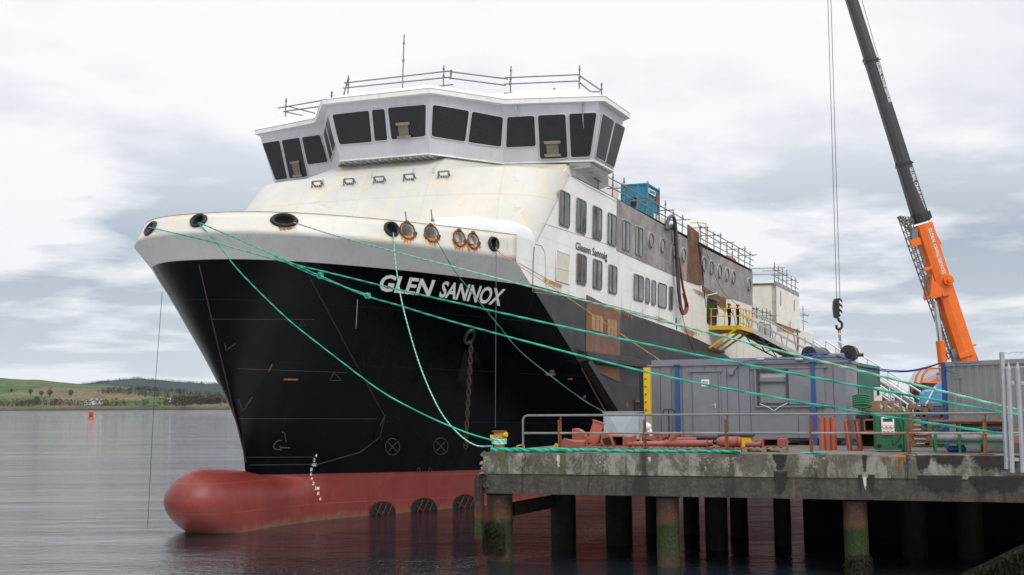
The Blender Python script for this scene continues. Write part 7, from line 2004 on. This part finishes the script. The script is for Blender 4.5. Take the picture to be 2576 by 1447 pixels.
# ------------------------------------------------------------------ people
def person(name, loc, rz, label, h=1.75, joints=None, coat=None, helmet=True, hcol=None, sit=False, trousers=None):
    k = h / 1.75
    J = {'pel': (0, 0, .95), 'abd': (0, .01, 1.12), 'che': (0, 0, 1.32), 'nec': (0, .01, 1.49), 'hed': (0, -.02, 1.60), 'top': (0, -.02, 1.72),
         'hl': (.09, 0, .90), 'kl': (.10, -.03, .50), 'al': (.10, .03, .09), 'fl': (.11, -.14, .04), 'hr': (-.09, 0, .90), 'kr': (-.10, -.02, .50), 'ar': (-.10, .04, .09), 'fr': (-.11, -.13, .04),
         'sl': (.19, 0, 1.41), 'el': (.24, .0, 1.13), 'wl': (.20, -.17, .95), 'gl': (.19, -.23, .90), 'sr': (-.19, 0, 1.41), 'er': (-.24, .0, 1.13), 'wr': (-.20, -.17, .95), 'gr': (-.19, -.23, .90)}
    if joints: J.update(joints)
    rad = {'pel': .135, 'abd': .13, 'che': .155, 'nec': .058, 'hed': .088, 'top': .07, 'hl': .09, 'kl': .062, 'al': .045, 'fl': .035, 'hr': .09, 'kr': .062, 'ar': .045, 'fr': .035, 'sl': .07, 'el': .048, 'wl': .032, 'gl': .034, 'sr': .07, 'er': .048, 'wr': .032, 'gr': .034}
    names = list(J); E = [('pel', 'abd'), ('abd', 'che'), ('che', 'nec'), ('nec', 'hed'), ('hed', 'top'), ('pel', 'hl'), ('hl', 'kl'), ('kl', 'al'), ('al', 'fl'), ('pel', 'hr'), ('hr', 'kr'), ('kr', 'ar'), ('ar', 'fr'), ('che', 'sl'), ('sl', 'el'), ('el', 'wl'), ('wl', 'gl'), ('che', 'sr'), ('sr', 'er'), ('er', 'wr'), ('wr', 'gr')]
    me = bpy.data.meshes.new('body'); me.from_pydata([Vector(J[n]) * k for n in names], [(names.index(a), names.index(b)) for a, b in E], [])
    o = bpy.data.objects.new('body', me); COL.objects.link(o)
    md = o.modifiers.new('skin', 'SKIN'); md.use_smooth_shade = True
    for i, n in enumerate(names): me.skin_vertices[0].data[i].radius = (rad[n] * k, rad[n] * k * (.75 if n in ('pel', 'abd', 'che') else 1)); 
    me.skin_vertices[0].data[0].use_root = True
    o.modifiers.new('sub', 'SUBSURF').levels = 1
    dg = bpy.context.evaluated_depsgraph_get(); nm = bpy.data.meshes.new_from_object(o.evaluated_get(dg)); bpy.data.objects.remove(o)
    nm.materials.append(coat or M['cloth']); nm.materials.append(M['skin'])
    for f in nm.polygons:
        c = f.center / k
        if c.z > 1.52 or (Vector(J['gl']) - c).length < .07 or (Vector(J['gr']) - c).length < .07: f.material_index = 1
    b = bpy.data.objects.new('person', nm); COL.objects.link(b); b.location = loc; b.rotation_euler = (0, 0, rz)
    tag(b, label, 'person', None)
    hd = Vector(J['hed']) * k
    if helmet:
        m = MB(); m.ball(hd + Vector((0, .0, .055)) * k, .122 * k, 14, 8, (.95, 1.1, .85)); m.tube([hd + Vector((0, -.03, .03)) * k, hd + Vector((0, -.035, .045)) * k], [.15 * k, .135 * k], 16); m.build('helmet', hcol or M['redplas'], b)
    m = MB(); m.box(hd + Vector((0, -.09, -.01)) * k, (.022, .03, .04)); m.build('nose', M['skin'], b)
    return b
# ------------------------------------------------------------------ yellow landing platform
A_ = SP(1783, 821, t=T_); zP = A_.z; sP0 = A_.y
tP = SP(1863, 821, s=sP0).x; tP = min(max(tP, 10.0), 12.5); sP1 = SP(1892, 832, t=tP).y; sP1 = min(sP1, sP0 + 6)
e = ship_empty('landing_platform', Vector((T_, sP0, zP)), 'yellow steel landing platform with railings at the ship side door', 'platform')
PW, PL_ = tP - T_, sP1 - sP0
m = MB(); m.box((PW / 2, PL_ / 2, -.06), (PW, PL_, .08)); m.build('floor', M['blackm'], e)
m = MB(); m.box((PW / 2, 0, -.10), (PW, .10, .26)); m.box((PW, PL_ / 2, -.10), (.10, PL_, .26)); m.box((PW / 2, PL_, -.1), (PW, .1, .26)); m.box((PW / 2, PL_ / 2, -.28), (PW * .8, .1, .2)); m.build('edge_beam', M['yellow'], e)
for (x, y) in [(0.15, 0), (PW * .5, 0), (PW, 0), (PW, PL_ * .25), (PW, PL_ * .5), (PW, PL_ * .75), (PW, PL_)]:
    m = MB(); m.beam((x, y, 0), (x, y, 1.15), .06); m.build('post', M['yellow'], e)
for z in (1.15, .65): m = MB(); m.beam((.05, 0, z), (PW, 0, z), .055); m.beam((PW, 0, z), (PW, PL_, z), .055); m.build('handrail', M['yellow'], e)
for y in (.0, PL_ * .5, PL_): m = MB(); m.beam((PW * .85, y, -.2), (.0, y, -1.45), .13); m.build('brace', M['yellow'], e)
m = MB(); m.box((.1, PL_ / 2, -1.5), (.16, PL_ + .5, .14)); m.build('wall_beam', M['rust'], e)
f1 = SP(*Z(575, 1088, 2600, 700, 1.809), s=sP0 + PL_ * .35); f2 = SP(*Z(637, 1088, 2600, 700, 1.809), s=sP0 + PL_ * .45)
for q, lab, hh, rz in ((f1, 'workman in dark navy overalls and red helmet, left of the two on the platform', 1.62, 1.9), (f2, 'workman in dark navy overalls and red helmet, right of the two on the platform', 1.58, 1.7)):
    p = SHIP_M @ Vector((q.x, q.y, zP - .02)); person('person', p, rz + (3.14 if 0 else 0), lab, hh)
# ------------------------------------------------------------------ gangway from the platform down to the quay
G0 = SHIP_M @ Vector((tP - .6, sP1, zP + .0)); G1 = WP(2290, 1047, Y=86); G1.z = 3.3
e = empty('gangway', G0, 0, 'long aluminium truss gangway sloping down from the yellow platform', 'gangway')
D_ = G1 - G0; L_ = D_.length; d = D_.normalized(); sx_ = d.cross(Vector((0, 0, 1))).normalized(); uz = Vector((0, 0, 1))
n = 15
for sgn in (-.6, .6):
    o_ = sx_ * sgn; m = MB(); m.beam(o_ + uz * .0, o_ + D_, .10, .28); m.build('bottom_chord', M['alu'], e)
    m = MB(); m.beam(o_ + uz * 1.25, o_ + D_ + uz * 1.25, .08); m.build('handrail', M['alu'], e)
    m = MB(); m.beam(o_ + uz * .65, o_ + D_ + uz * .65, .05); m.build('knee_rail', M['alu'], e)
    for k in range(n + 1):
        p = o_ + D_ * (k / n)
        m = MB(); m.beam(p, p + uz * 1.25 + (d * .35 if k % 2 else d * -.35), .055); m.build('diagonal', M['alu'], e)
m = MB(); m.add([sx_ * -.6 + uz * .05, sx_ * .6 + uz * .05, sx_ * .6 + D_ + uz * .05, sx_ * -.6 + D_ + uz * .05], [(0, 1, 2, 3)])
for k in range(2 * n): p = D_ * (k / (2 * n)) - uz * .12; m.beam(p - sx_ * .6, p + sx_ * .6, .08, .16)
m.build('tread', M['boomgrey'], e)
m = MB()
for sgn in (-.6, .6):
    m.beam(sx_ * sgn + D_ * .04 - uz * .5, sx_ * sgn + D_ * .9 - uz * .5, .07)
    for k in range(12): a = sx_ * sgn + D_ * (.05 + .07 * k); m.beam(a - uz * .12, a + D_ * .035 - uz * .5, .05); m.beam(a + D_ * .035 - uz * .5, a + D_ * .07 - uz * .12, .05)
m.build('under_truss', M['boomgrey'], e)
# spare gangway sections stored behind
for i, (x0, y0, x1, y1, lab) in enumerate(((2046, 858, 2262, 990, 'left of three parallel white handrail frames of the spare gangways'), (2078, 858, 2278, 975, 'middle of three parallel white handrail frames of the spare gangways'), (2110, 859, 2296, 952, 'right of three parallel white handrail frames of the spare gangways'))):
    Yg = 64 + i * 1.6; a, b = WP(x0, y0, Y=Yg), WP(x1 + 20, y1 + 26 + i * 4, Y=Yg - 6); e = empty('spare_gangway', a, 0, lab, 'gangway', 'white spare gangway frames'); D_ = b - a
    m = MB(); m.beam((0, 0, 0), D_, .06); m.build('handrail', M['wwhite'], e)
    m = MB(); m.beam((0, 0, -.45), D_ - uz * .45, .045); m.build('knee_rail', M['wwhite'], e)
    m = MB(); m.beam((0, 0, -.9), D_ - uz * .9, .10, .2); m.build('bottom_chord', M['alu'], e)
    for k in range(9): p = D_ * (k / 8); m = MB(); m.beam(p - uz * .9 - D_ * .02, p, .045); m.build('stanchion', M['wwhite'], e)
    # prop under the high end
    m = MB(); m.beam((0, 0, -.9), (0, 0, 3.2 - a.z), .16); m.build('prop', M['blackm'], e)
# ------------------------------------------------------------------ mobile crane
YC = 78
cr = empty('mobile_crane', WP(2400, 1020, Y=YC), 0, 'orange mobile crane with long dark telescopic boom behind the containers', 'crane'); cr.location.z = 3.2; cL = cr.location.copy()
def CP(x, y, dy=0): return WP(x, y, Y=YC + dy) - cL
def boomsec(name, a, b, w0, w1, mat, dep=1.15, dy=0):
    """hexagonal box section, w in picture units"""
    A, B_ = CP(*a, dy), CP(*b, dy); d = (B_ - A).normalized(); sx_ = d.cross(Vector((0, 1, 0))).normalized(); sx_ = -sx_ if sx_.x < 0 else sx_; sy = Vector((0, 1, 0)); rows_ = []
    for P0_, w_ in ((A, w0), (B_, w1)):
        h = w_ / 2 / F * YC
        rows_.append([P0_ + sx_ * x * h + sy * y * h * dep for x, y in ((-1, -.45), (-.80, -.85), (-.1, -1), (1, -.9), (1, .9), (-.1, 1), (-.80, .85), (-1, .45))])
    m = MB(); m.grid(rows_, False, True); m.add(rows_[0], [list(range(8))]); m.add(rows_[1], [list(range(8))]); o = m.build(name, mat, cr); return o, A, B_, d, sx_
# axis of the boom through the picture
def ax(y): return 2427.5 + (y - 908) * (2427.5 - 2318) / (908 - 565)
def ax2(y): return 2313 + (y - 545) * (2313 - 2141) / 545
base, bA, bB, bd, bx = boomsec('boom_base', (ax(960), 960), (ax(566), 566), 45, 41, M['orange'])
s1 = boomsec('boom_section', (ax2(560), 560), (ax2(415), 415), 36, 33, M['boomgrey']); s2 = boomsec('boom_section', (ax2(415), 415), (ax2(155), 155), 31.5, 29, M['boomgrey']); s3 = boomsec('boom_section', (ax2(155), 155), (ax2(-205), -205), 27, 24, M['boomgrey'])
def collar(y, w_, hh, mat=None):
    f = ax2 if y < 556 else ax; return boomsec('boom_collar', (f(y + hh), y + hh), (f(y - hh), y - hh), w_, w_, mat or M['blackm'], 1.2)[0]
collar(155, 31, 2.0); collar(415, 36, 2.0); collar(548, 43, 9)
for y in (155, 415): m = MB(); p = CP(ax2(y) + 17, y - 3); m.beam(p, p + Vector((.25, 0, .1)), .07); p = CP(ax2(y) - 18, y + 3); m.beam(p, p + Vector((-.02, 0, .22)), .07); m.build('rope_guide', M['blackm'], cr)
def boomtext(y0, y1, f, w_, off, mat, par):
    a, b = CP(f(y0) + off, y0), CP(f(y1) + off, y1); d = (b - a).normalized(); sx_ = d.cross(Vector((0, 1, 0))).normalized(); sx_ = -sx_ if sx_.x < 0 else sx_
    h = w_ / 2 / F * YC; fy = Vector((0, -1, 0)) * (20.5 / F * YC * 1.12 if f is ax else 15.0 / F * YC * 1.18); fy += Vector((0, -.03, 0))
    lettering('lettering', 'GLOBAL CRANE SERVICES', [a - sx_ * h + fy, b - sx_ * h + fy, b + sx_ * h + fy, a + sx_ * h + fy], mat, par, Vector((0, 0, 0)), .045)
boomtext(162, 262, ax2, 8, 9.5, M['wtext'], s2[0]); boomtext(425, 532, ax2, 9, 10, M['wtext'], s1[0]); boomtext(578, 692, ax, 9, 8, M['wtext'], base)
# tip sheaves and hoist
tp = CP(2074, -214); m = MB(); m.tube([tp + Vector((-.25, -.25, 0)), tp + Vector((-.25, .25, 0))], .5, 20); m.beam(CP(ax2(-205), -205), tp, .5, .4); m.build('tip_sheave', M['blackm'], cr)
lk_ = []
m = MB()
for (x0, x1) in ((2076.5, 2105), (2084.5, 2113)):
    m.tube([CP(x0, -205 if x0 < 2080 else -200), CP(x1, 752)], .022, 5)
m.build('hoist_rope', M['cablec'], cr)
m = MB(); m.tube([CP(2118, -150), CP(2168, 0), CP(2258, 315), CP(2338, 560), CP(2380, 700), CP(2463, 912)], .02, 5); m.build('winch_rope', M['cablec'], cr)
hb_ = empty('hook_block', cL + CP(2109, 776), 0, 'black and white striped hook block hanging from the crane', 'hook block')
def HP(x, y, dy=0): return CP(x, y, dy) + cL - hb_.location
def stripes():
    N = NT('black_white_hazard'); o = N.xyz(); f = N.math('GREATER_THAN', N.math('FRACT', N.math('MULTIPLY', N.math('ADD', N.math('MULTIPLY', o[0], -1.0), N.math('MULTIPLY', o[2], -1.0)), 2.6)), .5); f = N.math('MULTIPLY', f, N.math('GREATER_THAN', o[0], .02)); N.set(color=N.mix(f, (.012, .012, .014), (.75, .75, .75)), rough=.45); return N.m
m = MB(); m.prism([HP(x, y, -.22) for x, y in ((2102, 751), (2117, 750), (2120, 762), (2119, 790), (2108, 801), (2101, 798), (2098, 775), (2099, 758))], (0, .44, 0)); m.build('cheek', stripes(), hb_)
m = MB(); m.tube([HP(2104, 768, -.26), HP(2104, 768, .26)], .09, 14); m.build('sheave', M['blackm'], hb_)
m = MB(); m.tube(catmull([HP(2109, 800), HP(2110, 806), HP(2117, 812), (HP(2118, 822)), HP(2111, 829), HP(2105, 826), HP(2104, 818)], 5), .085, 8); m.build('hook', M['blackm'], hb_)
sl = empty('chain_sling', cL + CP(2112, 828), 0, 'chain sling with orange shackles hanging below the crane hook', 'sling'); 
def LP(x, y): return CP(x, y) + cL - sl.location
m = MB(); m.tube([LP(2111, 824), LP(2109, 838), LP(2114, 838), LP(2112, 824)], .045, 6); m.build('shackle', M['orange'], sl)
m = MB()
for x0, x1 in ((2110, 2116), (2113.5, 2119)):
    for k in range(26):
        a = lerp(LP(x0, 842), LP(x1, 902), k / 26); b = lerp(LP(x0, 842), LP(x1, 902), (k + .75) / 26); m.tube([a, b], .05 if k % 2 else .03, 5)
m.build('chain', M['blackm'], sl)
# lift cylinder, jib lattice, winch, strut
m = MB(); m.tube([CP(2353, 758, -.3), CP(2366, 862, -.3)], .19, 14); m.build('cylinder_rod', M['chrome'], cr)
m = MB(); m.tube([CP(2365, 858, -.3), CP(2380, 985, -.3)], .30, 16); m.build('cylinder_barrel', M['orange'], cr)
m = MB(); m.prism([CP(x, y, -.75) for x, y in ((2345, 690), (2352, 708), (2377, 730), (2372, 745), (2345, 752), (2342, 745))], (0, 1.5, 0)); m.build('cylinder_bracket', M['orange'], cr)
def lattice(name, a, b, c, d_, n, r, mat, dy=0.5):
    m = MB(); A, B_, C_, D2 = CP(*a, dy), CP(*b, dy), CP(*c, dy), CP(*d_, dy); off = Vector((0, .55, 0))
    for o_ in (Vector(), off):
        m.tube([A + o_, B_ + o_], r, 5); m.tube([C_ + o_, D2 + o_], r, 5)
        for k in range(n): m.tube([lerp(A, B_, k / n) + o_, lerp(C_, D2, (k + .5) / n) + o_], r * .6, 4); m.tube([lerp(C_, D2, (k + .5) / n) + o_, lerp(A, B_, (k + 1) / n) + o_], r * .6, 4)
    for k in range(n): m.tube([lerp(A, B_, k / n), lerp(A, B_, k / n) + off], r * .6, 4)
    m.build(name, mat, cr)
lattice('lattice_jib', (2266, 545), (2394, 905), (2284, 545), (2402, 900), 20, .045, M['scaf'], -.3)
lattice('jib_head', (2264, 544), (2296, 580), (2298, 548), (2300, 560), 4, .06, M['scaf'], -.3)
m = MB(); m.box(CP(2299, 592, -.2), (.4, .5, .8)); m.box(CP(2402, 900, -.2), (.4, .5, 1.2), Matrix.Rotation(-.28, 3, 'Y')); m.build('jib_mount', M['scaf'], cr)
m = MB(); c = CP(2382.5, 706, -.62); m.tube([c, c + Vector((0, -.35, 0))], .34, 22); m.tube([c + Vector((0, -.35, 0)), c + Vector((0, -.5, 0))], .16, 14); m.build('cable_drum', M['orange'], cr)
m = MB(); m.beam(CP(2341, 566), CP(2366, 614), .12); m.beam(CP(2366, 614), CP(2350, 621), .14); m.beam(CP(2335, 585), CP(2352, 620), .08); m.build('strut', M['orange'], cr)
for (x, y, dy, sz) in ((2334, 676, -.75, (.6, .12, .22)), (2303, 610, -.6, (.7, .2, .5)), (2380, 740, -.75, (.5, .1, .25)), (2445, 870, -.3, (.5, .3, .12)), (2430, 892, -.7, (1.0, .15, .35))):
    m = MB(); m.box(CP(x, y, dy), sz, Matrix.Rotation(-.28, 3, 'Y'), bev=.02); m.build('bracket', M['orange'], cr)
m = MB(); m.tube([CP(2366, 748, -.75), CP(2372, 770, -.75)], .10, 6); m.build('beacon', M['redplas'], cr)
# superstructure and cab
m = MB(); m.prism([CP(x, y, -.4) for x, y in ((2330, 965), (2460, 905), (2475, 1000), (2330, 1005))], (0, 2.4, 0)); m.build('slew_body', M['orange'], cr)
m = MB(); m.prism([CP(x, y, -1.4) for x, y in ((2300, 960), (2318, 928), (2335, 924), (2372, 925), (2372, 958), (2350, 961))], (0, 1.1, 0)); 
N = NT('cab_glass'); N.set(color=(.35, .42, .45), rough=.05, alpha=.35, spec=.8); M['cabglass'] = N.m
m.build('cab_glass', M['cabglass'], cr)
m = MB()
for path in ([(2318, 962), (2321, 945), (2334, 928), (2350, 926), (2374, 926)], [(2318, 962), (2346, 963), (2374, 962)], [(2302, 962), (2306, 945), (2318, 928), (2334, 926)]):
    for dy in (-1.42, -.28): m.tube([CP(x, y, dy) for x, y in path], .07, 6)
m.build('cab_frame', M['orange'], cr)
m = MB(); m.prism([CP(x, y, -1.4) for x, y in ((2308, 964), (2352, 964), (2352, 1004), (2302, 1004), (2300, 985))], (0, 1.2, 0)); m.build('cab_lower', M['boomgrey'], cr)
m = MB(); m.box(CP(2304, 976, -1.5), (.25, .2, .75), bev=.04); m.build('mirror', M['black'], cr)
m = MB(); m.box(CP(2380, 1018, 0), (9.0, 2.5, 1.0)); m.build('carrier', M['blue'], cr)
for x in (2290, 2330, 2400, 2440):
    c = CP(x, 1034, -1.3); m = MB(); m.tube([c, c + Vector((0, .4, 0))], .6, 18); m.build('wheel', M['black'], cr)
d_ = CP(2360, 965, -.9) + cL
person('person', d_ + Vector((0, 0, -.95)), 1.4, 'crane driver in orange top and helmet seated in the cab', 1.7, {'kl': (.10, -.42, .88), 'al': (.10, -.42, .45), 'fl': (.1, -.55, .42), 'kr': (-.10, -.42, .88), 'ar': (-.1, -.42, .45), 'fr': (-.1, -.55, .42), 'wl': (.16, -.35, 1.05), 'gl': (.14, -.42, 1.05), 'wr': (-.16, -.35, 1.05), 'gr': (-.14, -.42, 1.05)}, coat=M['orangevis'], hcol=M['boomgrey'])
# blue sheeted load
e = empty('sheeted_load', WP(2345, 1005, Y=50), -.3, 'light blue sheeted load between the crane cab and pallets', 'load'); e.location.z = 3.2
zt = (WP(2345, 960, Y=50).z - 3.2) * .86; k_ = 50 / F
m = MB(); rows_ = [[(-26 * k_, 0, zt * .62), (-24 * k_, 0, zt * .86), (-16 * k_, 0, zt * .93), (4 * k_, 0, zt * .95), (24 * k_, 0, zt * 1.12), (28 * k_, 0, zt * .62)]]
rows_.append([(a, 1.6, c + .1) for a, b, c in rows_[0]]); m.grid(rows_, False); m.add(rows_[0], [list(range(6))]); m.add(rows_[1], [list(range(6))]); m.build('cover', M['bluecov'], e)
m = MB(); m.beam((-17 * k_, -.05, zt * .62), (8 * k_, -.05, zt * 1.05), .10, .06); m.build('strap', M['wwhite'], e)
m = MB(); m.box((0, .8, zt * .31), (52 * k_, 1.5, zt * .60)); m.build('trailer', M['blue'], e)
# man at the cabin window
q = CL + CE * (wx1 - .22) + CN * .55
person('person', Vector((q.x, q.y, 3.2 + CH0 + .10)), CANG + .5, 'man in a dark blue top seen through the cabin window', 1.62, coat=M['blue'], helmet=False)
